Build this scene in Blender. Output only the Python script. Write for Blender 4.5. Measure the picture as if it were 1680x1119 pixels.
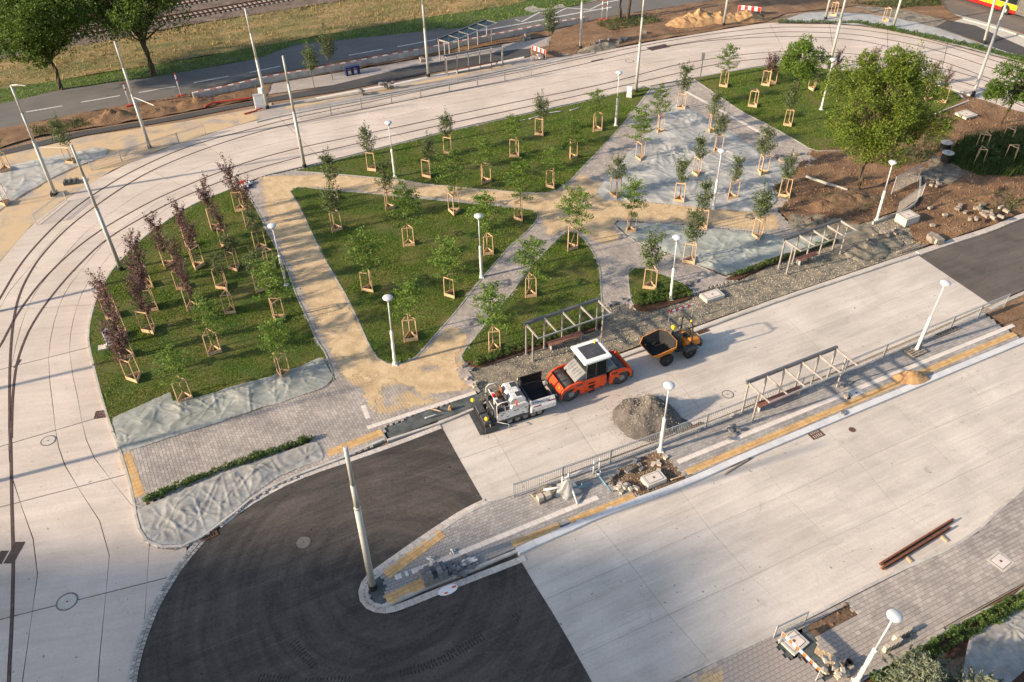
import bpy, bmesh, math, random
import numpy as np
from mathutils import Vector, Matrix, noise, geometry

# ------------------------------------------------------------------ camera, sky, sun, exposure
for o in list(bpy.data.objects): bpy.data.objects.remove(o, do_unlink=True)
scene = bpy.context.scene
col = scene.collection
R = math.radians
random.seed(11); rng = np.random.default_rng(11)

CAM_H, FPX, PITCH, ROLL = 34.0, 1328.0, 0.6925, -0.0165      # drone height in metres, focal length for a 1680 px wide frame
_f = Vector((0, math.cos(PITCH), -math.sin(PITCH))); _r0 = Vector((1, 0, 0)); _u0 = _r0.cross(_f)
_r = _r0*math.cos(ROLL) + _u0*math.sin(ROLL); _u = _u0*math.cos(ROLL) - _r0*math.sin(ROLL)
cam = bpy.data.cameras.new('camera'); cam_o = bpy.data.objects.new('camera', cam); col.objects.link(cam_o)
cam.sensor_width = 36; cam.lens = 36*FPX/1680; cam.clip_end = 2000; cam.clip_start = .5
Mx = Matrix((_r, _u, -_f)).transposed().to_4x4(); Mx.translation = (0, 0, CAM_H); cam_o.matrix_world = Mx
scene.camera = cam_o

SUN_EL, SUN_AZ = R(21), R(20.5)           # shadows run towards +x, a little towards +y
world = bpy.data.worlds.new('World'); scene.world = world; world.use_nodes = True
wn = world.node_tree.nodes; bg = wn['Background']
sky = wn.new('ShaderNodeTexSky'); sky.sky_type = 'NISHITA'; sky.sun_disc = False
sky.sun_elevation = SUN_EL
sd = Vector((-math.cos(SUN_AZ), -math.sin(SUN_AZ), math.tan(SUN_EL))).normalized()   # towards the sun
sky.sun_rotation = math.atan2(sd.x, sd.y)
sky.air_density = 1.0; sky.dust_density = 1.5
world.node_tree.links.new(sky.outputs[0], bg.inputs[0]); bg.inputs[1].default_value = 0.125
sun = bpy.data.lights.new('sun', 'SUN'); sun.energy = 5.0; sun.angle = R(1.2); sun.color = (1, .805, .59)
sun_o = bpy.data.objects.new('sun', sun); col.objects.link(sun_o)
sun_o.rotation_euler = (-sd).to_track_quat('-Z', 'Y').to_euler()
scene.view_settings.view_transform = 'Standard'; scene.view_settings.look = 'None'
scene.view_settings.gamma = 1; scene.view_settings.use_curve_mapping = False
scene.view_settings.exposure = 0.93

# ------------------------------------------------------------------ survey: where a point of the plan lies on the ground (metres)
def G(x, y, z=0.0):
    d = _f*FPX + _r*(x-840) - _u*(y-559.5); t = (z-CAM_H)/d.z
    return (d.x*t, d.y*t)
def P(pts, z=0.0): return [G(x, y, z) for x, y in pts]
def G3(x, y, z=0.0): return Vector((*G(x, y, z), z))
ROAD = R(25.2)                             # bearing of the bus lanes

def spline(pts, step=.5, closed=False):
    p = [Vector((*q, 0)) if len(q) == 2 else Vector(q) for q in pts]; n = len(p); out = []
    for i in range(n if closed else n-1):
        a, b, c, d = (p[(i-1) % n] if closed or i else p[0]), p[i], p[(i+1) % n], (p[(i+2) % n] if closed or i+2 < n else p[-1])
        k = max(2, int((c-b).length/step))
        for j in range(k):
            t = j/k
            out.append(.5*((2*b)+(c-a)*t+(2*a-5*b+4*c-d)*t*t+(3*b-a-3*c+d)*t**3))
    if not closed: out.append(p[-1])
    return [(q.x, q.y) for q in out]
def resample(pts, step):
    p = np.array(pts); s = np.r_[0, np.cumsum(np.hypot(*np.diff(p, axis=0).T))]; n = max(1, int(round(s[-1]/step)))
    t = np.linspace(0, s[-1], n+1); return np.c_[np.interp(t, s, p[:, 0]), np.interp(t, s, p[:, 1])]
def pip(x, y, poly):
    x = np.asarray(x, float); y = np.asarray(y, float); r = np.zeros(x.shape, bool); n = len(poly)
    for i in range(n):
        x0, y0 = poly[i]; x1, y1 = poly[(i+1) % n]
        if y0 == y1: continue
        c = ((y0 > y) != (y1 > y)) & (x < (x1-x0)*(y-y0)/(y1-y0)+x0); r ^= c
    return r
def nz(x, y, z=0, s=1.0): return noise.noise((x*s, y*s, z))
def fbm(x, y, s=1.0, o=4, z=0):
    v = 0; a = 1; t = 0
    for i in range(o): v += a*noise.noise((x*s, y*s, z+i*7.3)); t += a; a *= .5; s *= 2.03
    return v/t

# ------------------------------------------------------------------ objects
def tag(o, label=None, cat=None, group=None, kind=None):
    if label: o['label'] = label
    if cat: o['category'] = cat
    if group: o['group'] = group
    if kind: o['kind'] = kind
    return o
def link(name, me, parent=None):
    o = bpy.data.objects.new(name, me); col.objects.link(o); o.parent = parent; return o
def empty(name, loc=(0, 0, 0), rz=0, label=None, cat=None, group=None, kind=None):
    o = link(name, None); o.location = loc; o.rotation_euler = (0, 0, rz); o.empty_display_size = .2
    return tag(o, label, cat, group, kind)
def copy_tree(o, parent=None):
    c = o.copy(); col.objects.link(c); c.parent = parent
    for ch in list(o.children): copy_tree(ch, c)
    return c
def meshobj(name, v, f, mats=None, parent=None, smooth=False, mi=None):
    me = bpy.data.meshes.new(name); me.from_pydata(v, [], f)
    for m in (mats if isinstance(mats, (list, tuple)) else [mats]):
        if m: me.materials.append(m)
    if mi is not None: me.polygons.foreach_set('material_index', np.array(mi, np.int32))
    if smooth: me.polygons.foreach_set('use_smooth', np.ones(len(me.polygons), bool))
    me.update(); return link(name, me, parent)

class MB:
    def __init__(s): s.v = []; s.f = []; s.m = []
    def add(s, vs, fs, mi=0):
        b = len(s.v); s.v += [tuple(q) for q in vs]; s.f += [tuple(i+b for i in q) for q in fs]; s.m += [mi]*len(fs); return s
    def box(s, c, sz, rz=0, mi=0, M=None, top=1.0):
        x, y, z = sz[0]/2, sz[1]/2, sz[2]/2; k = top
        vs = [Vector(q) for q in ((-x,-y,-z),(x,-y,-z),(x,y,-z),(-x,y,-z),(-x*k,-y*k,z),(x*k,-y*k,z),(x*k,y*k,z),(-x*k,y*k,z))]
        m = M if M else Matrix.Rotation(rz, 3, 'Z'); c = Vector(c)
        return s.add([m@q+c for q in vs], [(0,3,2,1),(4,5,6,7),(0,1,5,4),(1,2,6,5),(2,3,7,6),(3,0,4,7)], mi)
    def bx(s, x0, x1, y0, y1, z0, z1, mi=0): return s.box(((x0+x1)/2, (y0+y1)/2, (z0+z1)/2), (x1-x0, y1-y0, z1-z0), 0, mi)
    def hexa(s, b, t, mi=0): return s.add(list(b)+list(t), [(0,3,2,1),(4,5,6,7),(0,1,5,4),(1,2,6,5),(2,3,7,6),(3,0,4,7)], mi)
    def bar(s, p0, p1, w, h=None, mi=0):
        p0, p1 = Vector(p0), Vector(p1); d = p1-p0; h = h or w
        q = d.to_track_quat('X', 'Z').to_matrix(); return s.box((p0+p1)/2, (d.length, w, h), 0, mi, q)
    def tube(s, p0, p1, r0, r1=None, n=8, mi=0, cap=True):
        p0, p1 = Vector(p0), Vector(p1); r1 = r0 if r1 is None else r1
        q = (p1-p0).to_track_quat('Z', 'Y').to_matrix(); vs = []
        for p, r in ((p0, r0), (p1, r1)):
            vs += [p+q@Vector((math.cos(2*math.pi*i/n)*r, math.sin(2*math.pi*i/n)*r, 0)) for i in range(n)]
        fs = [(i, (i+1) % n, n+(i+1) % n, n+i) for i in range(n)]
        if cap: fs += [tuple(range(n-1, -1, -1)), tuple(range(n, 2*n))]
        return s.add(vs, fs, mi)
    def path(s, pts, r, n=6, mi=0):
        pts = [Vector(p) for p in pts]; vs = []; fs = []; L = len(pts)
        for k, p in enumerate(pts):
            d = (pts[min(k+1, L-1)]-pts[max(k-1, 0)]); q = d.to_track_quat('Z', 'Y').to_matrix()
            rr = r[k] if isinstance(r, (list, tuple)) else r
            vs += [p+q@Vector((math.cos(2*math.pi*i/n)*rr, math.sin(2*math.pi*i/n)*rr, 0)) for i in range(n)]
        for k in range(L-1): fs += [(k*n+i, k*n+(i+1) % n, (k+1)*n+(i+1) % n, (k+1)*n+i) for i in range(n)]
        fs += [tuple(range(n-1, -1, -1)), tuple((L-1)*n+i for i in range(n))]
        return s.add(vs, fs, mi)
    def lathe(s, prof, n=16, c=(0, 0, 0), mi=0, M=None):
        c = Vector(c); vs = []; fs = []
        for r, z in prof:
            for i in range(n):
                q = Vector((math.cos(2*math.pi*i/n)*r, math.sin(2*math.pi*i/n)*r, z)); vs.append((M@q if M else q)+c)
        for k in range(len(prof)-1): fs += [(k*n+i, k*n+(i+1) % n, (k+1)*n+(i+1) % n, (k+1)*n+i) for i in range(n)]
        fs += [tuple(range(n-1, -1, -1)), tuple((len(prof)-1)*n+i for i in range(n))]
        return s.add(vs, fs, mi)
    def prism(s, poly, z0, z1, mi=0):
        n = len(poly); a = sum(poly[i][0]*poly[(i+1) % n][1]-poly[(i+1) % n][0]*poly[i][1] for i in range(n))
        if a < 0: poly = poly[::-1]
        return s.add([(x, y, z0) for x, y in poly]+[(x, y, z1) for x, y in poly],
                     [tuple(range(n-1, -1, -1)), tuple(range(n, 2*n))]+[(i, (i+1) % n, n+(i+1) % n, n+i) for i in range(n)], mi)
    def side(s, prof, y0, y1, mi=0):                     # an outline in x,z drawn out from y0 to y1
        n = len(prof); a = sum(prof[i][0]*prof[(i+1) % n][1]-prof[(i+1) % n][0]*prof[i][1] for i in range(n))
        if a < 0: prof = prof[::-1]
        return s.add([(x, y0, z) for x, z in prof]+[(x, y1, z) for x, z in prof],
                     [tuple(range(n)), tuple(range(2*n-1, n-1, -1))]+[(i, n+i, n+(i+1) % n, (i+1) % n) for i in range(n)], mi)
    def build(s, name, mats, parent=None, smooth=False, bevel=0, seg=2, **kw):
        o = meshobj(name, s.v, s.f, mats, parent, smooth, s.m)
        if bevel:
            b = o.modifiers.new('bevel', 'BEVEL'); b.width = bevel; b.segments = seg; b.limit_method = 'ANGLE'; b.angle_limit = R(40)
        return tag(o, **kw)

def ccw(poly):
    n = len(poly); a = sum(poly[i][0]*poly[(i+1) % n][1]-poly[(i+1) % n][0]*poly[i][1] for i in range(n))
    return list(poly) if a > 0 else list(poly)[::-1]
def flat(name, poly, z, m, parent=None, kind='structure', **kw):       # a level sheet
    poly = ccw(poly); o = meshobj(name, [(x, y, z) for x, y in poly], [tuple(range(len(poly)))], m, parent)
    return tag(o, kind=None if parent else kind, **kw)
def relief(name, poly, zf, m, step=.5, parent=None, smooth=True, edge=None, jit=.25, **kw):     # a sheet with height zf(x, y)
    b = resample(list(poly)+[poly[0]], edge or step)[:-1]; n = len(b)
    x0, y0 = b.min(0); x1, y1 = b.max(0); gx, gy = np.meshgrid(np.arange(x0, x1, step), np.arange(y0, y1, step))
    g = np.c_[gx.ravel(), gy.ravel()]; g = g+rng.uniform(-jit*step, jit*step, g.shape); bl = [tuple(q) for q in b]
    g = g[pip(g[:, 0], g[:, 1], bl)]
    pts = [Vector(q) for q in b]+[Vector(q) for q in g]
    r = geometry.delaunay_2d_cdt(pts, [(i, (i+1) % n) for i in range(n)], [], 1, 1e-4)
    v = [(q.x, q.y, zf(q.x, q.y)) for q in r[0]]; f = []
    for t in r[2]:
        a, c, d = (r[0][t[0]], r[0][t[1]], r[0][t[2]]) if len(t) >= 3 else (None,)*3
        if a is None: continue
        f.append(tuple(t) if (c-a).cross(d-a) > 0 else tuple(t)[::-1])
    return tag(meshobj(name, v, f, m, parent, smooth), **kw)

# ------------------------------------------------------------------ materials
def newmat(name):
    m = bpy.data.materials.new(name); m.use_nodes = True; return m, m.node_tree.nodes, m.node_tree.links, m.node_tree.nodes['Principled BSDF']
def C4(c): return (c[0], c[1], c[2], 1)
def ramp(n, a, b, ca, cb):
    r = n.new('ShaderNodeValToRGB'); e = r.color_ramp.elements; e[0].position = a; e[1].position = b; e[0].color = C4(ca); e[1].color = C4(cb); return r
def mixc(n, l, fac, a, b, mode='MIX'):
    x = n.new('ShaderNodeMix'); x.data_type = 'RGBA'; x.blend_type = mode
    for s, v in ((0, fac), (6, a), (7, b)):
        if isinstance(v, (int, float)): x.inputs[s].default_value = v
        elif isinstance(v, (tuple, list)): x.inputs[s].default_value = C4(v)
        else: l.new(v, x.inputs[s])
    return x.outputs[2]
def tnoise(n, l, scale, detail=5, rough=.6, vec=None, dist=0):
    t = n.new('ShaderNodeTexNoise'); t.inputs['Scale'].default_value = scale; t.inputs['Detail'].default_value = detail
    t.inputs['Roughness'].default_value = rough; t.inputs['Distortion'].default_value = dist
    if vec is not None: l.new(vec, t.inputs['Vector'])
    return t
def coords(n, l, rot=0, sc=(1, 1, 1)):
    c = n.new('ShaderNodeTexCoord')
    if rot == 0 and sc == (1, 1, 1): return c.outputs['Object']
    m = n.new('ShaderNodeMapping'); m.vector_type = 'TEXTURE'; m.inputs['Rotation'].default_value = (0, 0, rot); m.inputs['Scale'].default_value = sc
    l.new(c.outputs['Object'], m.inputs[0]); return m.outputs[0]
def math2(n, l, op, a, b=None, clamp=False):
    x = n.new('ShaderNodeMath'); x.operation = op; x.use_clamp = clamp
    for i, v in enumerate((a, b)):
        if v is None: continue
        if isinstance(v, (int, float)): x.inputs[i].default_value = v
        else: l.new(v, x.inputs[i])
    return x.outputs[0]
def vary(n, l, c, amt, island=False):                      # brighter and darker pieces
    if island: s = n.new('ShaderNodeNewGeometry').outputs['Random Per Island']
    else: s = n.new('ShaderNodeObjectInfo').outputs['Random']
    mr = n.new('ShaderNodeMapRange'); l.new(s, mr.inputs[0]); mr.inputs[3].default_value = 1-amt; mr.inputs[4].default_value = 1+amt
    h = n.new('ShaderNodeHueSaturation'); l.new(mr.outputs[0], h.inputs['Value']); l.new(c, h.inputs['Color']); return h.outputs[0]
def mat(name, c1, c2=None, scale=1.5, rough=.85, bump=0, bscale=40, fine=0, fscale=80, island=0, rand=0, spec=.3, metal=0, rot=0, sc=(1, 1, 1), a=.35, b=.65, detail=6, bdist=.02):
    m, n, l, p = newmat(name); v = coords(n, l, rot, sc); c2 = c2 or c1
    t = tnoise(n, l, scale, detail, .6, v); r = ramp(n, a, b, c1, c2); l.new(t.outputs[0], r.inputs[0]); c = r.outputs[0]
    if fine:
        t2 = tnoise(n, l, fscale, 3, .7); l.new(coords(n, l), t2.inputs['Vector']); mr = ramp(n, .3, .7, (1-fine,)*3, (1+fine,)*3); l.new(t2.outputs[0], mr.inputs[0])
        c = mixc(n, l, 1.0, c, mr.outputs[0], 'MULTIPLY')
    if island: c = vary(n, l, c, island, True)
    if rand: c = vary(n, l, c, rand)
    l.new(c, p.inputs['Base Color']); p.inputs['Roughness'].default_value = rough; p.inputs['Metallic'].default_value = metal
    p.inputs['Specular IOR Level'].default_value = spec
    if bump:
        t3 = tnoise(n, l, bscale, 4, .65); l.new(coords(n, l), t3.inputs['Vector']); bp = n.new('ShaderNodeBump'); bp.inputs['Strength'].default_value = bump
        bp.inputs['Distance'].default_value = bdist; l.new(t3.outputs[0], bp.inputs['Height']); l.new(bp.outputs[0], p.inputs['Normal'])
    return m
def streaked(name, base, dark, light, rough, rot, sweep=None, spots=(.16, .13, .11), spot_amt=.5, crand=.05, bump=.15, scrape=.35, grain=.08):   # concrete and asphalt: drag marks along the lane, blotches, spots
    m, n, l, p = newmat(name); v = coords(n, l)
    vs = coords(n, l, rot, (6, .55, 1)); t1 = tnoise(n, l, .9, 7, .68, vs, .6); t2 = tnoise(n, l, .22, 5, .6, v, .4); t3 = tnoise(n, l, .9, 8, .75, v, 1.0)
    r1 = ramp(n, .32, .68, dark, light); l.new(t1.outputs[0], r1.inputs[0])
    r2 = ramp(n, .38, .62, dark, light); l.new(t2.outputs[0], r2.inputs[0])
    c = mixc(n, l, .45, r1.outputs[0], r2.outputs[0]); c = mixc(n, l, .12, c, base)
    vf = coords(n, l, rot, (9, .12, 1)); t6 = tnoise(n, l, 1.6, 4, .6, vf, .3); r6 = ramp(n, .60, .72, (0, 0, 0), (scrape,)*3); l.new(t6.outputs[0], r6.inputs[0]); c = mixc(n, l, r6.outputs[0], c, spots)
    r3 = ramp(n, .58, .74, (0, 0, 0), (spot_amt,)*3); l.new(t3.outputs[0], r3.inputs[0]); c = mixc(n, l, r3.outputs[0], c, spots)
    t4 = tnoise(n, l, 45, 3, .7, v); r4 = ramp(n, .3, .7, (.9,)*3, (1.1,)*3); l.new(t4.outputs[0], r4.inputs[0]); c = mixc(n, l, 1.0, c, r4.outputs[0], 'MULTIPLY')
    t5 = tnoise(n, l, 3.2, 2, .5, v); r5 = ramp(n, .715, .745, (0, 0, 0), (.8,)*3); l.new(t5.outputs[0], r5.inputs[0]); c = mixc(n, l, r5.outputs[0], c, tuple(q*.35 for q in base))
    t8 = tnoise(n, l, 8, 5, .75, v); r8 = ramp(n, .3, .7, (1-grain,)*3, (1+grain,)*3); l.new(t8.outputs[0], r8.inputs[0]); c = mixc(n, l, 1.0, c, r8.outputs[0], 'MULTIPLY')
    if sweep:                                                # marks left by machines turning about a point
        sx_ = n.new('ShaderNodeVectorMath'); sx_.operation = 'SUBTRACT'; l.new(v, sx_.inputs[0]); sx_.inputs[1].default_value = (*sweep, 0)
        le = n.new('ShaderNodeVectorMath'); le.operation = 'LENGTH'; l.new(sx_.outputs[0], le.inputs[0]); sp = n.new('ShaderNodeSeparateXYZ'); l.new(sx_.outputs[0], sp.inputs[0])
        an = math2(n, l, 'ARCTAN2', sp.outputs[1], sp.outputs[0]); cb = n.new('ShaderNodeCombineXYZ'); l.new(math2(n, l, 'MULTIPLY', le.outputs['Value'], 1.9), cb.inputs[0]); l.new(math2(n, l, 'MULTIPLY', an, 1.1), cb.inputs[1])
        t7 = tnoise(n, l, 1.0, 6, .62, cb.outputs[0], .5); r7 = ramp(n, .36, .66, (.62,)*3, (1.6, 1.55, 1.48)); l.new(t7.outputs[0], r7.inputs[0]); c = mixc(n, l, .5, c, r7.outputs[0], 'MULTIPLY')
    if crand: c = vary(n, l, c, crand)
    l.new(c, p.inputs['Base Color']); p.inputs['Roughness'].default_value = rough; p.inputs['Specular IOR Level'].default_value = .3
    bp = n.new('ShaderNodeBump'); bp.inputs['Strength'].default_value = bump; bp.inputs['Distance'].default_value = .02
    l.new(t4.outputs[0], bp.inputs['Height']); l.new(bp.outputs[0], p.inputs['Normal']); return m
def paver_mat(name, c1, c2, sandc=(.50, .36, .20), sandy=True):     # paving with swept sand lying on it ("sand" says how much)
    m, n, l, p = newmat(name); v = coords(n, l)
    t = tnoise(n, l, .5, 4, .6, v); r = ramp(n, .35, .65, c1, c2); l.new(t.outputs[0], r.inputs[0]); c = vary(n, l, r.outputs[0], .16, True)
    if sandy:
        at = n.new('ShaderNodeAttribute'); at.attribute_name = 'sand'
        ts = tnoise(n, l, .75, 7, .66, v, .7); t2 = tnoise(n, l, 30, 3, .6, v)
        s = math2(n, l, 'ADD', at.outputs['Fac'], math2(n, l, 'MULTIPLY', math2(n, l, 'SUBTRACT', ts.outputs[0], .5), 2.3))
        mr = n.new('ShaderNodeMapRange'); l.new(s, mr.inputs[0]); mr.inputs[1].default_value = .42; mr.inputs[2].default_value = .72
        rs = ramp(n, .3, .7, tuple(q*.85 for q in sandc), tuple(q*1.1 for q in sandc)); l.new(t2.outputs[0], rs.inputs[0])
        c = mixc(n, l, math2(n, l, 'MULTIPLY', mr.outputs[0], .93), c, rs.outputs[0])
    l.new(c, p.inputs['Base Color']); p.inputs['Roughness'].default_value = .88
    t3 = tnoise(n, l, 60, 3, .6, v); bp = n.new('ShaderNodeBump'); bp.inputs['Strength'].default_value = .25; bp.inputs['Distance'].default_value = .015
    l.new(t3.outputs[0], bp.inputs['Height']); l.new(bp.outputs[0], p.inputs['Normal']); return m
def brick_mat(name, c1, c2, mortar, w, h, rot, rough=.85, sandc=None, sand=.5):   # paving too far off to pick apart
    m, n, l, p = newmat(name); v = coords(n, l, rot); b = n.new('ShaderNodeTexBrick'); l.new(v, b.inputs['Vector'])
    b.inputs['Color1'].default_value = C4(c1); b.inputs['Color2'].default_value = C4(c2); b.inputs['Mortar'].default_value = C4(mortar)
    b.inputs['Scale'].default_value = 1; b.inputs['Brick Width'].default_value = w; b.inputs['Row Height'].default_value = h; b.inputs['Mortar Size'].default_value = .012
    t = tnoise(n, l, .6, 6, .65, coords(n, l)); r = ramp(n, .3, .7, (.85,)*3, (1.12,)*3); l.new(t.outputs[0], r.inputs[0]); c = mixc(n, l, 1.0, b.outputs[0], r.outputs[0], 'MULTIPLY')
    if sandc:
        t2 = tnoise(n, l, .35, 7, .65, coords(n, l), .5); r2 = ramp(n, sand-.06, sand+.06, (0, 0, 0), (.92,)*3); l.new(t2.outputs[0], r2.inputs[0]); c = mixc(n, l, r2.outputs[0], c, sandc)
    l.new(c, p.inputs['Base Color']); p.inputs['Roughness'].default_value = rough
    bp = n.new('ShaderNodeBump'); bp.inputs['Strength'].default_value = .4; bp.inputs['Distance'].default_value = .01; l.new(b.outputs[1], bp.inputs['Height']); bp.invert = True
    l.new(bp.outputs[0], p.inputs['Normal']); return m
def leaf_mat(name, c1, c2, var=.3, trans=.35):
    m, n, l, p = newmat(name); g = n.new('ShaderNodeNewGeometry'); r = ramp(n, 0, 1, c1, c2); l.new(g.outputs['Random Per Island'], r.inputs[0])
    c = vary(n, l, r.outputs[0], .12); l.new(c, p.inputs['Base Color']); p.inputs['Roughness'].default_value = .6; p.inputs['Specular IOR Level'].default_value = .25
    tr = n.new('ShaderNodeBsdfTranslucent'); l.new(c, tr.inputs[0]); mx = n.new('ShaderNodeMixShader'); mx.inputs[0].default_value = trans
    l.new(p.outputs[0], mx.inputs[1]); l.new(tr.outputs[0], mx.inputs[2]); l.new(mx.outputs[0], n['Material Output'].inputs[0]); return m
def film_mat(name, c, alpha=.75, rough=.35, scale=1.2):      # thin sheeting
    m, n, l, p = newmat(name); v = coords(n, l); t = tnoise(n, l, scale, 6, .65, v, .5); r = ramp(n, .3, .7, tuple(q*.78 for q in c), tuple(min(1, q*1.15) for q in c)); l.new(t.outputs[0], r.inputs[0])
    l.new(r.outputs[0], p.inputs['Base Color']); p.inputs['Roughness'].default_value = rough; p.inputs['Specular IOR Level'].default_value = .5
    tr = n.new('ShaderNodeBsdfTransparent'); mx = n.new('ShaderNodeMixShader'); r2 = ramp(n, .25, .7, (max(0, alpha-.18),)*3, (min(1, alpha+.15),)*3); t2 = tnoise(n, l, scale*2.3, 4, .6, v)
    tl = n.new('ShaderNodeBsdfTranslucent'); l.new(r.outputs[0], tl.inputs[0]); mt = n.new('ShaderNodeMixShader'); mt.inputs[0].default_value = .35; l.new(p.outputs[0], mt.inputs[1]); l.new(tl.outputs[0], mt.inputs[2])
    l.new(t2.outputs[0], r2.inputs[0]); l.new(r2.outputs[0], mx.inputs[0]); l.new(tr.outputs[0], mx.inputs[1]); l.new(mt.outputs[0], mx.inputs[2]); l.new(mx.outputs[0], n['Material Output'].inputs[0])
    t3 = tnoise(n, l, 7, 3, .5, v, 2.5); bp = n.new('ShaderNodeBump'); bp.inputs['Strength'].default_value = .12; bp.inputs['Distance'].default_value = .03; l.new(t3.outputs[0], bp.inputs['Height']); l.new(bp.outputs[0], p.inputs['Normal'])
    return m
def glass_mat(name, c=(.02, .03, .03)):
    m, n, l, p = newmat(name); p.inputs['Base Color'].default_value = C4(c); p.inputs['Roughness'].default_value = .08; p.inputs['Specular IOR Level'].default_value = .6
    tr = n.new('ShaderNodeBsdfTransparent'); tr.inputs[0].default_value = (.55, .62, .6, 1); mx = n.new('ShaderNodeMixShader'); mx.inputs[0].default_value = .5
    l.new(tr.outputs[0], mx.inputs[1]); l.new(p.outputs[0], mx.inputs[2]); l.new(mx.outputs[0], n['Material Output'].inputs[0]); return m

M = {}
M['concrete'] = streaked('concrete', (.51, .46, .40), (.375, .335, .29), (.625, .565, .50), .8, ROAD, spots=(.27, .235, .20), spot_amt=.62, crand=.03, scrape=.55)
M['ring'] = streaked('tram_concrete', (.51, .44, .37), (.41, .35, .295), (.60, .52, .45), .8, R(10), spots=(.32, .27, .23), spot_amt=.5, crand=.04, scrape=.28)
M['asphalt'] = streaked('fresh_asphalt', (.060, .052, .047), (.031, .028, .026), (.094, .081, .071), .9, ROAD, sweep=G(640, 950), spots=(.14, .124, .11), spot_amt=.4, crand=0, bump=.6, scrape=.5, grain=.3)
M['asphalt_worn'] = streaked('worn_asphalt', (.105, .092, .082), (.065, .057, .05), (.15, .13, .113), .85, ROAD, spots=(.20, .17, .15), spot_amt=.5, crand=0, bump=.4)
M['road'] = streaked('road_asphalt', (.135, .127, .118), (.105, .10, .095), (.17, .158, .145), .85, R(27), spots=(.23, .205, .175), spot_amt=.55, crand=0, bump=.3)
M['cycle'] = streaked('path_asphalt', (.062, .060, .060), (.05, .048, .048), (.08, .077, .075), .85, R(27), spots=(.12, .11, .1), spot_amt=.3, crand=0, bump=.3)
M['ground'] = mat('bare_earth', (.20, .13, .08), (.30, .21, .135), .25, fine=.25, fscale=12, bump=.8, bscale=6, bdist=.1)
M['dirt'] = mat('excavated_soil', (.125, .07, .038), (.275, .17, .095), .55, fine=.3, fscale=9, bump=1.0, bscale=8, bdist=.1, a=.3, b=.7)
M['dirt_dark'] = mat('dark_soil', (.10, .06, .036), (.21, .135, .08), .6, fine=.3, fscale=9, bump=1.0, bscale=8, bdist=.1)
M['mulch'] = mat('bark_mulch', (.06, .027, .016), (.13, .06, .035), 6, fine=.4, fscale=40, bump=1, bscale=30, bdist=.05)
M['gravel'] = mat('crushed_stone', (.10, .10, .09), (.37, .31, .22), 1.3, fine=.65, fscale=22, bump=1.0, bscale=22, bdist=.08, a=.32, b=.68)
M['gravel_dark'] = mat('dark_crushed_stone', (.06, .072, .072), (.13, .14, .135), 1.6, fine=.5, fscale=28, bump=1.0, bscale=26, bdist=.06)
M['dirt_mid'] = mat('damp_soil', (.085, .05, .03), (.20, .12, .068), .8, fine=.35, fscale=8, bump=1.0, bscale=7, bdist=.12)
M['sand'] = mat('building_sand', (.45, .325, .185), (.60, .45, .275), 1.3, fine=.22, fscale=18, bump=.9, bscale=14, bdist=.05)
M['sand_pile'] = mat('yellow_sand_heap', (.27, .155, .075), (.47, .295, .145), 1.2, fine=.2, fscale=25, bump=.8, bscale=14, bdist=.06)
M['stone_pile'] = mat('grey_grit_heap', (.095, .085, .076), (.175, .152, .132), 1.2, fine=.45, fscale=26, bump=1.0, bscale=26, bdist=.06)
M['grass_base'] = mat('lawn_soil', (.042, .085, .009), (.15, .125, .038), .4, fine=.35, fscale=14, bump=1, bscale=25, bdist=.06, a=.33, b=.7)
M['verge'] = mat('green_verge', (.05, .085, .016), (.10, .13, .03), .5, fine=.35, fscale=8, bump=1, bscale=12, bdist=.1)
M['dry'] = mat('dry_meadow', (.12, .13, .04), (.34, .23, .105), .35, fine=.3, fscale=5, bump=1, bscale=8, bdist=.15, rot=R(25), sc=(4, 1, 1))
M['ballast'] = mat('track_ballast', (.10, .073, .055), (.20, .155, .125), .7, fine=.45, fscale=9, bump=1, bscale=12, bdist=.1)
M['kerb'] = mat('kerb_concrete', (.36, .34, .31), (.47, .44, .40), 2, rough=.8, rand=.1, bump=.2, fine=.12)
M['kerb_light'] = mat('pale_platform_edge', (.50, .51, .52), (.58, .58, .58), 1.5, rough=.75, rand=.06, bump=.15, fine=.08)
M['edging'] = mat('lawn_edging', (.30, .285, .26), (.40, .38, .35), 2, rand=.08, bump=.2)
M['gutter'] = mat('stone_gutter', (.40, .36, .32), (.55, .50, .45), 6, fine=.2, fscale=14, bump=.7, bscale=10, rand=.1)
M['setts'] = mat('granite_sett', (.26, .245, .225), (.40, .37, .335), 4, rand=.22, bump=.6, bscale=30)
M['paver'] = paver_mat('grey_paver', (.27, .24, .215), (.385, .34, .30))
M['paver_cool'] = paver_mat('cool_grey_paver', (.25, .235, .22), (.34, .315, .29), sandy=True)
M['paver_bed'] = mat('sand_bed', (.24, .21, .18), (.32, .28, .235), 2, fine=.2, fscale=40)
M['white_pave'] = mat('pale_paver', (.56, .50, .45), (.64, .58, .52), 2, rand=.07, bump=.2, fine=.08)
M['yellow_pave'] = mat('ochre_tactile_paver', (.46, .285, .12), (.56, .36, .165), 2.5, rand=.14, bump=.35, fine=.12)
M['block'] = mat('grey_block', (.125, .125, .13), (.20, .198, .195), 4, rand=.2, bump=.3)
M['block_warm'] = mat('buff_block', (.42, .36, .29), (.52, .45, .37), 4, rand=.15, bump=.3)
M['far_paver'] = brick_mat('far_grey_paving', (.33, .29, .26), (.38, .335, .30), (.22, .2, .18), .4, .2, R(27))
M['far_sandy'] = brick_mat('far_sandy_paving', (.33, .285, .24), (.37, .32, .27), (.24, .2, .17), .4, .2, R(25), sandc=(.50, .365, .21), sand=.45)
M['rail'] = mat('rusty_rail', (.10, .055, .042), (.155, .095, .075), 3, rough=.6, metal=.3, fine=.2)
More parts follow.
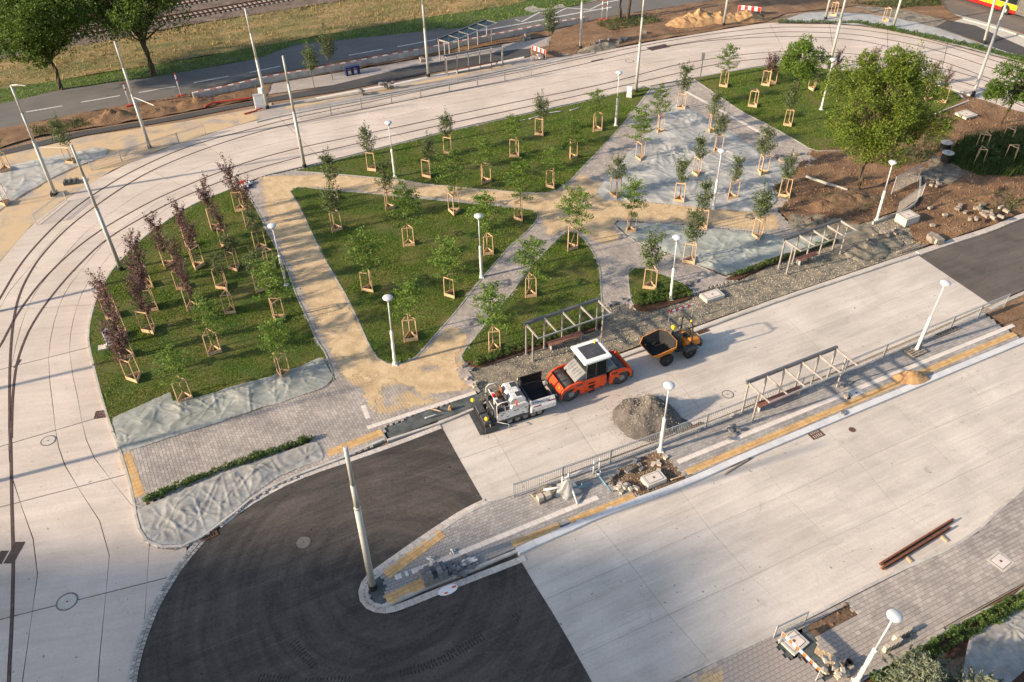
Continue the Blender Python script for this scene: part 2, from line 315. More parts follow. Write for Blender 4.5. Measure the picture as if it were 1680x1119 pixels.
M['groove'] = mat('rail_groove', (.045, .033, .03), (.075, .055, .048), 3, rough=.8)
M['rust'] = mat('rust_red_steel', (.13, .045, .022), (.21, .085, .045), 5, rough=.75, fine=.2, bump=.2)
M['steel'] = mat('galvanised_steel', (.40, .40, .39), (.50, .49, .47), 3, rough=.5, metal=.35, rand=.06)
M['mast'] = mat('mast_paint', (.36, .35, .315), (.43, .415, .37), 1.5, rough=.5, metal=.15, rand=.08, spec=.4)
M['shelter'] = mat('bare_steel_section', (.30, .27, .24), (.40, .365, .33), 3, rough=.55, metal=.3)
M['shelter_dark'] = mat('dark_gutter_channel', (.11, .115, .12), (.16, .165, .17), 3, rough=.5, metal=.3)
M['black'] = mat('black_rubber', (.014, .014, .014), (.025, .024, .023), 6, rough=.75, bump=.2)
M['white'] = mat('white_enamel', (.72, .71, .69), (.80, .79, .77), 3, rough=.45, spec=.4)
M['lamp'] = mat('lamp_white', (.50, .51, .52), (.57, .575, .58), 3, rough=.35, spec=.5)
M['wrap'] = mat('packing_film_wrap', (.58, .55, .50), (.74, .72, .68), 9, rough=.4, bump=.9, bscale=18, bdist=.05, spec=.5)
M['wood'] = mat('raw_timber', (.44, .285, .16), (.60, .41, .25), 5, rough=.8, rand=.13, sc=(.4, .4, 3), bump=.2, island=.08)
M['wood_old'] = mat('weathered_timber', (.20, .165, .13), (.31, .26, .21), 5, rough=.85, rand=.12, bump=.3)
M['bark'] = mat('bark', (.05, .036, .024), (.10, .072, .05), 8, rough=.9, bump=1, bscale=25, bdist=.05)
M['bark_young'] = mat('young_bark', (.10, .075, .05), (.16, .12, .085), 8, rough=.9)
M['bench'] = mat('red_brown_slats', (.20, .085, .06), (.27, .125, .09), 6, rough=.7, bump=.15)
M['cap_red'] = mat('faded_red', (.36, .10, .085), (.44, .15, .13), 3, rough=.7); M['sleeper'] = mat('sleeper_concrete', (.22, .195, .17), (.32, .285, .25), 4, rand=.15)
M['red'] = mat('signal_red', (.55, .03, .02), (.62, .045, .03), 3, rough=.5)
M['orange_red'] = mat('signal_orange', (.72, .10, .02), (.80, .13, .03), 3, rough=.45)
M['signwhite'] = mat('signal_white', (.74, .73, .72), (.80, .79, .78), 3, rough=.45)
M['orange'] = mat('roller_orange', (.60, .06, .012), (.74, .072, .010), 1.6, rough=.42, spec=.45, fine=.14, fscale=9)
M['amber'] = mat('dumper_amber', (.46, .17, .03), (.66, .235, .022), 2.2, rough=.5, spec=.4, fine=.2, fscale=10)
M['mach_dark'] = mat('machine_dark_grey', (.045, .047, .05), (.075, .077, .08), 4, rough=.55)
M['mach_grey'] = mat('machine_grey', (.17, .17, .17), (.25, .245, .235), 4, rough=.6)
M['drum'] = mat('drum_steel', (.085, .075, .066), (.14, .125, .11), 4, rough=.5, metal=.5)
M['cream'] = mat('paver_white', (.47, .44, .39), (.68, .66, .62), 2.0, rough=.5, fine=.2, fscale=8, spec=.4, a=.3, b=.55)
M['glass'] = glass_mat('tinted_glass')
M['seat'] = mat('brown_seat', (.16, .07, .035), (.22, .10, .05), 6, rough=.6)
M['yellow'] = mat('beacon_yellow', (.80, .52, .02), (.85, .58, .03), 3, rough=.4)
M['maroon'] = mat('maroon_stripe', (.20, .012, .03), (.23, .015, .035), 3, rough=.5)
M['ink'] = mat('black_lettering', (.012, .012, .014), None, 3, rough=.6)
M['cast'] = mat('cast_iron', (.15, .13, .115), (.22, .19, .165), 8, rough=.6, metal=.3, bump=.3)
M['rustgrate'] = mat('rusty_grate', (.10, .05, .03), (.17, .09, .055), 8, rough=.7, metal=.2)
M['chamber'] = mat('chamber_concrete', (.42, .385, .33), (.52, .48, .42), 4, fine=.15, bump=.2)
M['blue'] = mat('navy_plastic', (.012, .02, .09), (.02, .03, .13), 3, rough=.4)
M['busred'] = mat('bus_red', (.55, .012, .012), (.60, .016, .015), 2, rough=.25, spec=.5)
M['busyel'] = mat('bus_yellow', (.82, .50, .015), (.86, .54, .02), 2, rough=.25, spec=.5)
M['bellows'] = mat('bellows_grey', (.10, .095, .085), (.16, .15, .135), 3, rough=.7)
M['pipe_red'] = mat('red_conduit', (.33, .03, .015), (.42, .05, .025), 3, rough=.5)
M['pipe_grey'] = mat('grey_pipe', (.45, .45, .45), (.55, .545, .54), 3, rough=.5)
M['pipe_blue'] = mat('blue_pipe', (.10, .20, .27), (.15, .26, .33), 3, rough=.5)
M['stone'] = mat('rubble', (.19, .16, .13), (.34, .295, .245), 6, rand=.2, island=.22, bump=.5)
M['grit'] = mat('loose_chippings', (.17, .165, .15), (.42, .37, .29), 6, island=.6)
M['bed'] = mat('joint_filler', (.27, .24, .21), (.34, .30, .26), 2)
M['film'] = film_mat('clear_sheeting', (.60, .61, .58), .68, .2)
M['fleece'] = film_mat('white_fleece', (.63, .64, .615), .9, .38, .5)
M['fleece_green'] = film_mat('pale_green_fleece', (.54, .585, .54), .90, .38, .5)
M['mark'] = mat('road_paint', (.40, .39, .37), (.60, .585, .56), 4, rough=.7, fine=.15)
M['l_plum'] = leaf_mat('purple_leaf', (.075, .038, .038), (.21, .12, .105), trans=.3)
M['l_pear'] = leaf_mat('pear_leaf', (.06, .095, .03), (.17, .205, .085))
M['l_locust'] = leaf_mat('locust_leaf', (.065, .135, .018), (.20, .285, .052), trans=.4)
M['l_big'] = leaf_mat('maple_leaf', (.062, .115, .012), (.225, .275, .042), trans=.4)
M['l_dark'] = leaf_mat('dark_leaf', (.04, .095, .013), (.15, .22, .036), trans=.42)
M['l_hedge'] = leaf_mat('hedge_leaf', (.05, .10, .02), (.15, .22, .05))
M['l_spruce'] = leaf_mat('spruce_needle', (.10, .13, .09), (.24, .26, .17), trans=.15)
M['l_grass'] = leaf_mat('grass_blade', (.066, .158, .011), (.205, .27, .04), trans=.35)
M['l_dry'] = leaf_mat('dry_stalk', (.16, .15, .05), (.38, .26, .11), trans=.25)
M['l_weed'] = leaf_mat('weed_leaf', (.04, .075, .022), (.11, .15, .045))

# ================================================================== the setting
def kerb(name, pts, w, z0, z1, m, stone=1.0, side=0.0, gap=.012, closed=False, step=.25, kind='structure'):
    """a run of kerb stones along a line; side shifts the run to the left of the line"""
    p = resample(pts, step); root = empty(name, kind=kind)
    s = np.r_[0, np.cumsum(np.hypot(*np.diff(p, axis=0).T))]; n = max(1, int(round(s[-1]/stone)))
    d = np.gradient(p, axis=0); d /= np.maximum(1e-6, np.hypot(d[:, 0], d[:, 1]))[:, None]; nn = np.c_[-d[:, 1], d[:, 0]]
    for i in range(n):
        a, b = s[-1]*i/n+gap/2, s[-1]*(i+1)/n-gap/2; k = max(1, int((b-a)/.6)); t = np.linspace(a, b, k+1)
        c = np.c_[np.interp(t, s, p[:, 0]), np.interp(t, s, p[:, 1])]; q = np.c_[np.interp(t, s, nn[:, 0]), np.interp(t, s, nn[:, 1])]
        L = c+q*(side+w/2); Rr = c+q*(side-w/2); dz = random.uniform(-.004, .004); v = []; f = []
        for j in range(k+1):
            v += [(*Rr[j], z0), (*L[j], z0), (*L[j], z1+dz), (*Rr[j], z1+dz)]
        for j in range(k):
            o = j*4; f += [(o+3, o+7, o+6, o+2), (o, o+4, o+7, o+3), (o+1, o+2, o+6, o+5)]
        f += [(0, 3, 2, 1), (k*4, k*4+1, k*4+2, k*4+3)]
        meshobj('kerb_stone', v, f, m, root)
    return root
def slab(parent, q, z0, z1, m, name='concrete_slab', gap=.018):
    """one cast slab, its edges pulled back from its neighbours"""
    q = ccw(q); n = len(q); c = (sum(x for x, y in q)/n, sum(y for x, y in q)/n)
    b = [(x+(c[0]-x)*gap/max(.5, math.hypot(c[0]-x, c[1]-y)), y+(c[1]-y)*gap/max(.5, math.hypot(c[0]-x, c[1]-y))) for x, y in q]
    mb = MB().prism(b, z0, z1+random.uniform(-.002, .002)); return mb.build(name, m, parent)
def ribbon(name, pts, w, z0, z1, m, parent=None, **kw):
    p = np.array(pts); d = np.gradient(p, axis=0); d /= np.maximum(1e-6, np.hypot(d[:, 0], d[:, 1]))[:, None]; q = np.c_[-d[:, 1], d[:, 0]]*w/2
    v = []; f = []
    for i in range(len(p)): v += [(*(p[i]-q[i]), z0), (*(p[i]+q[i]), z0), (*(p[i]+q[i]), z1), (*(p[i]-q[i]), z1)]
    for i in range(len(p)-1):
        o = 4*i; f += [(o+3, o+7, o+6, o+2), (o, o+4, o+7, o+3), (o+1, o+2, o+6, o+5)]
    e = 4*(len(p)-1); f += [(0, 3, 2, 1), (e, e+1, e+2, e+3)]
    return tag(meshobj(name, v, f, m, parent), **kw)
def pave(name, poly, z, m, ang, size=(.24, .18), excl=(), sand=None, parent=None, h=.07, parts=None, keep=None):
    """rows of paving blocks in running bond"""
    ca, sa = math.cos(ang), math.sin(ang); pa = np.array(poly); u = pa@np.array([ca, sa]); w = pa@np.array([-sa, ca]); sx, sy = size
    rows = np.arange(math.floor(w.min()/sy), math.ceil(w.max()/sy)+1); cols = np.arange(math.floor(u.min()/sx)-1, math.ceil(u.max()/sx)+2)
    cc, rr = np.meshgrid(cols, rows); uu = (cc+.5*(rr % 2))*sx; ww = rr*sy; uu = uu.ravel(); ww = ww.ravel()
    x = uu*ca-ww*sa; y = uu*sa+ww*ca; k = pip(x, y, poly)
    for e in excl:
        ins = np.ones(len(x), bool)
        for dx, dy in ((-.5, -.5), (.5, -.5), (.5, .5), (-.5, .5)):
            ox = (dx*sx)*ca-(dy*sy)*sa; oy = (dx*sx)*sa+(dy*sy)*ca; ins &= pip(x+ox, y+oy, e)
        k &= ~ins
    if keep is not None: k &= keep(x, y)
    x = x[k]; y = y[k]; n = len(x); g = .005
    hx, hy = sx/2-g, sy/2-g; cor = np.array([(-hx, -hy), (hx, -hy), (hx, hy), (-hx, hy)])
    rotc = np.c_[cor[:, 0]*ca-cor[:, 1]*sa, cor[:, 0]*sa+cor[:, 1]*ca]; zt = z+rng.uniform(-.004, .004, n)
    V = np.zeros((n, 8, 3)); V[:, :4, :2] = np.c_[x, y][:, None]+rotc; V[:, 4:, :2] = np.c_[x, y][:, None]+rotc*.985; V[:, :4, 2] = z-h; V[:, 4:, 2] = zt[:, None]+rng.uniform(-.002, .002, (n, 4))
    base = np.array([(4, 5, 6, 7), (0, 1, 5, 4), (1, 2, 6, 5), (2, 3, 7, 6), (3, 0, 4, 7)]); sv = np.zeros(n)
    if sand is not None: sv = sand(x, y)
    pick = np.zeros(n, bool)
    if parts:                                                  # the ones that show largest are pieces of their own
        d = np.hypot(x, y); pick[np.argsort(d+1e3*~parts(x, y))[:300]] = True
        pick &= parts(x, y)
        me = bpy.data.meshes.new('paving_block'); vv = [(*c, -h) for c in rotc]+[(*(c*.985), 0) for c in rotc]; me.from_pydata(vv, [], [tuple(q) for q in base]); me.materials.append(m)
        at = me.attributes.new('sand', 'FLOAT', 'POINT'); me.update()
        for i in np.where(pick)[0]:
            o = link('paving_block', me, parent); o.location = (x[i], y[i], zt[i])
    r = ~pick; V = V[r]; n2 = len(V)
    F = (base[None]+8*np.arange(n2)[:, None, None]).reshape(-1, 4)
    o = meshobj(name, V.reshape(-1, 3).tolist(), F.tolist(), m, parent); o['kind'] = 'stuff'
    at = o.data.attributes.new('sand', 'FLOAT', 'POINT'); at.data.foreach_set('value', np.repeat(sv[r], 8).astype(np.float32))
    return o

# ---- the ground everything stands on
flat('ground', [(-400, -300), (400, -300), (400, 500), (-400, 500)], -.06, M['ground'])

# ---- tram loop: cast concrete slabs between an outer and an inner edge, rails let in
OUT = [(-290,1400),(-260,1250),(-230,1119),(-200,985),(-170,830),(-150,740),(-110,620),(-60,500),(0,430),(50,372),(100,332),(185,280),(260,248),(335,222),(420,198),(520,178),(645,153),(745,134),(840,114),(950,92),(1050,72),(1150,55),(1260,38),(1360,39),(1450,47),(1530,66),(1620,88),(1720,114),(1830,150)]
INN = [(300,1280),(300,1125),(300,993),(300,850),(197,735),(166,641),(146,560),(158,492),(180,452),(225,400),(262,372),(312,339),(382,309),(430,290),(500,273),(595,250),(745,212),(840,191),(940,170),(1040,147),(1140,129),(1230,112),(1300,108),(1370,114),(1450,122),(1520,134),(1592,157),(1690,195),(1790,250)]
o_w = [Vector(G(*q)) for q in OUT]; i_w = [Vector(G(*q)) for q in INN]
def cr(p, t):
    i = min(int(t), len(p)-2); u = t-i; a, b, c, d = p[max(i-1, 0)], p[i], p[i+1], p[min(i+2, len(p)-1)]
    return .5*((2*b)+(c-a)*u+(2*a-5*b+4*c-d)*u*u+(3*b-a-3*c+d)*u**3)
def inner(k): return INN[k]
ring = empty('tram_loop', kind='structure')
NS = len(OUT)-1; stations = []; t = 0.0
while t < NS:
    stations.append(t); L = ((cr(o_w, min(NS, t+.2))-cr(o_w, t)).length+(cr(i_w, min(NS, t+.2))-cr(i_w, t)).length)/2/.2
    t += 6.2/L
stations.append(float(NS))
lanes = [0, .29, .5, .735, .87, 1.0]
for a, b in zip(stations[:-1], stations[1:]):
    for f0, f1 in zip(lanes[:-1], lanes[1:]):
        k = 3; pts = []
        for j in range(k+1):
            tt = a+(b-a)*j/k; pts.append(tuple(cr(o_w, tt).lerp(cr(i_w, tt), f0)))
        for j in range(k, -1, -1):
            tt = a+(b-a)*j/k; pts.append(tuple(cr(o_w, tt).lerp(cr(i_w, tt), f1)))
        slab(ring, pts, -.2, .02, M['ring'], gap=.03)
flat('slab_bed', [tuple(cr(o_w, s/4)) for s in range(4*NS+1)]+[tuple(cr(i_w, s/4)) for s in range(4*NS, -1, -1)], -.03, M['groove'], ring)
RAILS = [[(-120,720),(-85,640),(-45,565),(0,490),(30,440),(62,400),(105,357),(150,322),(220,280),(312,240),(420,210),(482,194),(595,170),(722,143),(840,121),(950,97),(1050,76),(1155,58),(1260,46),(1330,45),(1410,49),(1510,65),(1600,90),(1690,120),(1790,160)],
 [(15,1250),(15,1119),(20,1014),(22,914),(20,840),(18,735),(16,660),(17,590),(22,530),(32,485),(50,447),(75,412),(120,367),(188,317),(250,280),(335,245),(420,218),(490,201),(595,180),(722,154),(840,131),(950,107),(1050,84),(1155,66),(1260,54),(1330,53),(1410,58),(1510,76),(1600,103),(1690,135),(1790,178)],
 [(-40,640),(-20,600),(5,560),(22,527),(45,492),(75,455),(120,412),(175,372),(250,330),(310,303),(365,281),(420,262),(500,241),(595,221),(722,194),(840,169),(990,138),(1105,108),(1180,95),(1260,86),(1330,85),(1400,89),(1485,101),(1560,116),(1620,134),(1700,165)],
 [(19,720),(20,680),(22,642),(28,597),(41,558),(55,530),(82,490),(125,440),(180,390),(262,342),(330,311),(410,281),(500,256),(595,234),(722,206),(840,181),(990,148),(1105,122),(1180,105),(1260,96),(1330,95),(1400,100),(1510,118),(1597,141),(1680,175)],
 [(1050,84),(1155,68),(1260,61),(1330,61),(1410,67),(1485,84),(1560,106),(1620,128),(1700,160)]]
for rl in RAILS:
    sp = spline([G(*q) for q in rl], .8)
    e = ribbon('rail', sp, .17, -.02, .024, M['groove'], ring); ribbon('rail_head', sp, .075, 0, .028, M['rail'], e)
for (x, y, w, h) in ((1080,78,1.1,2.6),(980,99,.25,1.6),(29,597,.2,.8),(24,907,.5,1.3),(2,915,.4,.8)):
    p = G(x, y); MB().box((p[0], p[1], .024), (w, h, .012), R(-64) if x > 900 else 0).build('drain_plate', M['groove'], ring)

# ---- the two bus lanes
bl = empty('bus_lane', kind='structure')
TL = [(832,894),(962,840),(1100,783),(1225,730),(1337,688),(1447,642),(1562,596),(1684,544),(1815,488),(1945,432)]
J1 = [(885,988),(1032,923),(1162,866),(1287,812),(1407,757),(1512,711),(1620,666),(1740,615),(1860,560),(1990,505)]
J2 = [(944,1080),(1097,1009),(1232,946),(1360,885),(1472,834),(1577,779),(1690,727),(1810,670),(1930,615),(2050,560)]
JB = [(1015,1195),(1185,1110),(1330,1035),(1460,965),(1565,905),(1665,845),(1770,790),(1890,730),(2010,670),(2120,620)]
for i in range(9):
    for A, B in ((TL, J1), (J1, J2), (J2, JB)):
        slab(bl, P([A[i], A[i+1], B[i+1], B[i]]), -.2, .02, M['concrete'], gap=.009)
flat('slab_bed', P([TL[0], *TL[1:], *JB[::-1]]), -.01, M['bed'], bl)
ul = empty('machine_lane', kind='structure')
UT = [(716,687),(783,663),(895,624),(1060,566),(1260,494),(1390,450),(1505,411)]
UB = [(795,826),(862,803),(985,757),(1165,691),(1380,606),(1515,548),(1625,500)]
for i in range(6):
    mid = lambda k: ((UT[k][0]*.52+UB[k][0]*.48), (UT[k][1]*.52+UB[k][1]*.48))
    for A, B in ((UT[i], UT[i+1], ), ):
        slab(ul, P([UT[i], UT[i+1], mid(i+1), mid(i)]), -.2, .02, M['concrete'], gap=.012)
        slab(ul, P([mid(i), mid(i+1), UB[i+1], UB[i]]), -.2, .02, M['concrete'], gap=.012)
flat('slab_bed', P(UT+UB[::-1]), -.01, M['bed'], ul)
# ---- fresh asphalt loop and the worn asphalt further up the lane
LOOP = [(722,696),(670,716),(595,743),(520,768),(470,788),(420,815),(390,835),(355,862),(325,899),(295,936),(265,984),(250,1014),(235,1054),(225,1089),(221,1119),(217,1180),(225,1300),(1060,1300),(1010,1187),(970,1117),(936,1056),(905,1003),(876,957),(846,906),(780,940),(700,970),(640,985),(622,965),(640,935),(720,875),(795,826),(760,765)]
flat('asphalt_turning_loop', P(LOOP), .026, M['asphalt'])
flat('asphalt_lane', P([(1507,420),(1560,401),(1680,357),(1830,305),(1960,330),(1900,385),(1760,440),(1625,500)]), .026, M['asphalt_worn'])

# tyre prints of the rollers and lorries: rows of tread bars
def tread(name, pts, w, m, z, parent, pitch=.16, bar=.07, wander=.04):
    p = resample(spline(P(pts), .3), pitch); d = np.gradient(p, axis=0); d /= np.hypot(d[:, 0], d[:, 1])[:, None]; v = []; f = []
    for i in range(len(p)):
        if fbm(p[i, 0], p[i, 1], .6, 2) < -.12: continue
        q = np.array([-d[i, 1], d[i, 0]])
        for s in (-1, 1):
            c = p[i]+q*s*w*.27+rng.normal(size=2)*wander*.4; t = d[i]*bar/2+q*s*.03; k = len(v); u = q*w*.2
            v += [(*(c-u-t), z), (*(c+u-t), z), (*(c+u+t), z), (*(c-u+t), z)]; f.append((k, k+1, k+2, k+3))
    o = meshobj(name, v, f, m, parent); o['kind'] = 'stuff'
alo = bpy.data.objects['asphalt_turning_loop']
M['tyre_dark'] = mat('tyre_print', (.026, .024, .023), (.036, .033, .031), 3, rough=.9); M['tyre_grey'] = mat('dust_print', (.30, .27, .235), (.37, .335, .295), 3, rough=.9); M['scuff'] = mat('pale_scuff', (.085, .079, .073), (.115, .107, .098), 6, rough=.9)
for q in ([(420,1112),(520,1119),(640,1108),(720,1085),(780,1052),(850,1012)], [(455,1025),(490,1065),(515,1092)]): tread('tyre_prints', q, .42, M['tyre_dark'], .029, alo)
# ---- park paving
LAWN = {}
LAWN['plum'] = [(146,560),(150,525),(160,492),(180,452),(200,427),(225,400),(250,380),(312,339),(382,309),(400,312),(420,342),(445,392),(470,440),(487,487),(505,525),(520,560),(531,575),(542,600),(548,625),(520,640),(420,673),(287,714),(200,741),(192,722),(182,700),(170,660),(155,602)]
LAWN['tri'] = [(476,315),(480,310),(492,307),(525,311),(630,320),(695,327),(775,334),(830,339),(872,345),(884,350),(880,362),(865,380),(840,402),(795,452),(745,515),(705,560),(685,585),(665,596),(640,599),(620,589),(605,565),(570,490),(527,415),(495,347)]
LAWN['strip'] = [(482,281),(595,252),(745,214),(840,193),(965,166),(1022,152),(1068,143),(1015,212),(952,280),(932,300),(917,312),(897,317),(872,317),(840,315),(720,305),(657,296),(595,290),(540,285)]
LAWN['small'] = [(922,385),(932,380),(947,382),(962,397),(977,422),(984,442),(986,480),(988,534),(976,539),(956,544),(891,567),(862,577),(840,585),(787,601),(771,602),(760,598),(756,588),(759,577),(775,560),(800,527),(840,480),(865,445),(902,405)]
LAWN['tiny'] = [(1030,450),(1034,442),(1045,439),(1057,440),(1090,452),(1122,466),(1137,475),(1139,482),(1127,490),(1090,502),(1060,510),(1045,507),(1036,500),(1032,475)]
LAWN['far'] = [(1138,130),(1180,121),(1260,109),(1310,109),(1370,115),(1450,123),(1510,133),(1565,150),(1585,170),(1535,186),(1430,240),(1340,248),(1322,240),(1260,205),(1215,182)]
COV1 = [(1112,168),(1140,182),(1190,215),(1230,237),(1260,255),(1300,272),(1290,298),(1265,305),(1275,330),(1240,348),(1225,347),(1165,342),(1065,332),(990,327),(979,318),(982,308),(1000,285),(1025,257),(1065,217),(1100,177)]
COV2 = [(1005,368),(1008,361),(1018,360),(1065,364),(1115,367),(1230,378),(1310,390),(1360,382),(1345,405),(1265,428),(1205,452),(1188,456),(1140,434),(1065,407),(1027,387)]
HEDGE = [(224,829),(300,800),(400,762),(470,733),(508,716),(519,720),(510,730),(450,748),(380,775),(312,800),(240,833)]
COV3 = [(224,836),(312,797),(357,777),(420,755),(495,732),(517,722),(527,737),(531,752),(495,765),(450,784),(420,806),(370,847),(325,880),(300,892),(262,893),(240,880),(230,858)]
ZP = .10
lawn_w = {k: P(v, ZP) for k, v in LAWN.items()}; cov1, cov2, cov3, hedge1 = P(COV1, ZP), P(COV2, ZP), P(COV3, ZP), P(HEDGE, ZP)
PARK = [(222,840),(220,820),(198,742),(182,700),(160,620),(148,560),(152,510),(182,452),(225,402),(312,341),(384,311),(430,291),(500,275),(745,214),(1068,143),(1138,130),(1260,205),(1330,245),(1330,300),(1275,345),(1300,372),(1370,378),(1345,405),(1190,458),(1208,460),(1175,468),(1139,484),(1060,512),(1036,505),(1030,498),(988,500),(988,534),(891,567),(787,601),(765,606),(789,641),(672,684),(655,691),(630,703),(634,722),(560,752),(520,768),(470,789),(420,815),(385,843),(345,873),(300,898),(262,898),(235,884),(228,862)]
park_w = P(PARK, ZP)
pk = empty('park_paving', kind='structure')
flat('paving_bed', park_w, .06, M['paver_bed'], pk)
SANDP = [[(425,292),(540,288),(880,320),(920,316),(955,285),(985,305),(985,325),(1065,335),(1275,352),(1275,380),(1015,362),(1002,372),(1020,400),(990,410),(960,388),(930,378),(900,392),(886,356),(830,338),(690,325),(520,309),(478,312),(495,350),(570,492),(602,560),(622,592),(645,602),(690,590),(740,528),(770,558),(752,590),(752,620),(772,640),(690,672),(615,690),(590,640),(560,615),(535,570),(470,430),(440,360)]]
PATCH = [(700,605,30,8),(650,640,40,10),(745,520,30,20),(720,650,45,8),(640,660,25,14),(780,470,30,16),(860,395,40,14),(1000,410,45,25),(960,330,0,0)]
sand_w = [P(q, ZP) for q in SANDP]; patch_w = [(*G(a, b, ZP), c*.03, d*.045) for a, b, c, d in PATCH if c]
def park_sand(x, y):
    s = np.zeros(len(x))
    for _ in range(14):
        dx, dy = rng.uniform(-.55, .55, 2); xx, yy = x+dx, y+dy
        for q in sand_w: s += pip(xx, yy, q)
    s /= 14
    for a, b, c, d in patch_w: s -= .8*np.exp(-(((x-a)/c)**2+((y-b)/d)**2))
    return np.clip(s, 0, 1)
pave('paving_blocks', park_w, .13, M['paver'], R(118), (.24, .18), [*lawn_w.values(), cov1, cov2, cov3, hedge1], park_sand, pk)

# the sand lies thick enough to hide the joints: a film with ragged edges
gx, gy = np.meshgrid(np.arange(-26, 22, .13), np.arange(32, 66, .13)); sx_ = gx.ravel(); sy_ = gy.ravel()
k = np.zeros(len(sx_), bool)
for q in sand_w: k |= pip(sx_, sy_, q)
for q in [*lawn_w.values(), cov1, cov2]: k &= ~pip(sx_, sy_, q)
sx_, sy_ = sx_[k], sy_[k]; fld = park_sand(sx_, sy_)+np.array([1.0*fbm(a, b, .5, 4)+.5*fbm(a, b*1.6, 1.9, 3) for a, b in zip(sx_, sy_)]); k = fld > .66; sx_, sy_ = sx_[k], sy_[k]
idx = {}; sv_ = []; sf_ = []
def sid(i, j):
    if (i, j) not in idx:
        x = i*.13+random.uniform(-.04, .04); y = j*.13+random.uniform(-.04, .04); idx[(i, j)] = len(sv_); sv_.append((x, y, .1375+.004*nz(x, y, 0, 3)))
    return idx[(i, j)]
for x, y in zip(sx_, sy_):
    i, j = int(round(x/.13)), int(round(y/.13)); sf_.append((sid(i, j), sid(i+1, j), sid(i+1, j+1), sid(i, j+1)))
o = meshobj('sand_film', sv_, sf_, M['sand'], pk, True); o['kind'] = 'stuff'

# kerbs round the park, lawn edging
LOOPK = P([(632,722),(560,754),(520,769),(470,789),(420,815),(385,843),(345,873),(318,891),(300,898),(280,901),(262,898),(240,889),(230,872),(222,840),(219,815),(198,742),(182,700),(168,655),(155,605),(146,560),(149,527),(159,492),(180,452),(200,427),(225,401),(250,381),(312,340),(384,310)])
kerb('park_kerb', spline(LOOPK, .4), .13, -.05, .15, M['kerb'])
kerb('ring_kerb', spline(P([(384,310),(430,291),(500,274),(595,251),(745,213),(840,192),(965,165),(1068,142),(1138,129),(1260,108),(1310,108),(1370,114),(1450,122),(1510,132),(1592,157)]), .5), .12, -.05, .14, M['kerb'])
for k in ('tri', 'strip', 'small', 'tiny', 'far'):
    e = lawn_w[k]; kerb('lawn_edging', spline(e+[e[0]], .5), .09, -.02, .155, M['edging'])
e = lawn_w['plum'][9:19]; kerb('lawn_edging', spline(e, .5), .09, -.02, .155, M['edging'])
for e in (cov1, cov2): kerb('bed_edging', spline(e+[e[0]], .5), .09, -.02, .15, M['edging'])
e = hedge1; kerb('bed_edging', spline(P([(196,742),(222,829),(236,838)][1:]+[(312,801),(400,766),(500,732),(522,722),(512,713),(470,731),(400,760),(300,799),(224,828)], ZP), .5), .08, 0, .15, M['edging'])
# ochre blocks at the crossing points
def strip_blocks(name, a, b, w, z, m, bl_=.3, rows=2, par=None, skip=()):
    """a band of square blocks from a to b (ground points)"""
    a, b = Vector(a), Vector(b); L = (b-a).length; n = int(L/bl_); d = (b-a).normalized(); q = Vector((-d.y, d.x)); rz = math.atan2(d.y, d.x); root = par or empty(name, kind='structure')
    me = bpy.data.meshes.new('paving_block'); t = MB().box((0, 0, -.04), (bl_-.012, w/rows-.012, .08)); me.from_pydata(t.v, [], t.f); me.materials.append(m); me.update()
    for i in range(n):
        if any(s0 <= (i+.5)/n <= s1 for s0, s1 in skip): continue
        for r in range(rows):
            c = a+d*(i+.5)*bl_+q*((r+.5)/rows-.5)*w; o = link('paving_block', me, root); o.location = (c.x, c.y, z+random.uniform(-.003, .003)); o.rotation_euler = (0, 0, rz+random.uniform(-.01, .01))
    return root
strip_blocks('tactile_strip', G(205,745,.13), G(229,815,.13), .62, .136, M['yellow_pave'])
strip_blocks('tactile_strip', G(538,744,.13), G(632,707,.13), .55, .136, M['yellow_pave'])
strip_blocks('white_band', G(596,665,.13), G(606,692,.13), .3, .136, M['white_pave'], rows=1)
strip_blocks('white_band', G(602,702,.13), G(782,643,.13), .3, .136, M['white_pave'], rows=1)
# trench with dark stone between the band and the lane, and the laid gutter along the asphalt
relief('trench_fill', P([(631,701),(638,720),(717,690),(785,666),(800,652),(789,640),(672,682)], .07), lambda x, y: .07+.03*fbm(x, y, 2), M['gravel_dark'], .15, kind='structure')
kerb('asphalt_gutter', spline(P([(722,698),(670,718),(595,745),(520,770),(470,790),(420,817),(390,836),(357,862)]), .4), .32, -.05, .06, M['gutter'], 1.0, side=.14)
# granite setts along the loop: each a stone
gs = spline(P([(335,884),(325,896),(295,933),(265,981),(250,1011),(235,1051),(225,1086),(219,1119),(214,1200)]), .1); gs = resample(gs, .21)
sett = empty('sett_row', kind='structure'); d = np.gradient(gs, axis=0); d /= np.hypot(d[:, 0], d[:, 1])[:, None]
for i in range(len(gs)-1):
    for r in (0, 1):
        q = np.array([-d[i, 1], d[i, 0]])*((r-.5)*.2-.02); p = gs[i]+q+d[i]*(.1*r)
        MB().box((p[0], p[1], .02), (.18+random.uniform(-.015, .012), .17, .06), math.atan2(d[i, 1], d[i, 0])+random.uniform(-.06, .06), top=.94).build('granite_sett', M['setts'], sett)
kerb('flush_kerb', [tuple(p) for p in gs+np.c_[-d[:, 1], d[:, 0]]*-.26], .1, -.05, .045, M['kerb'])

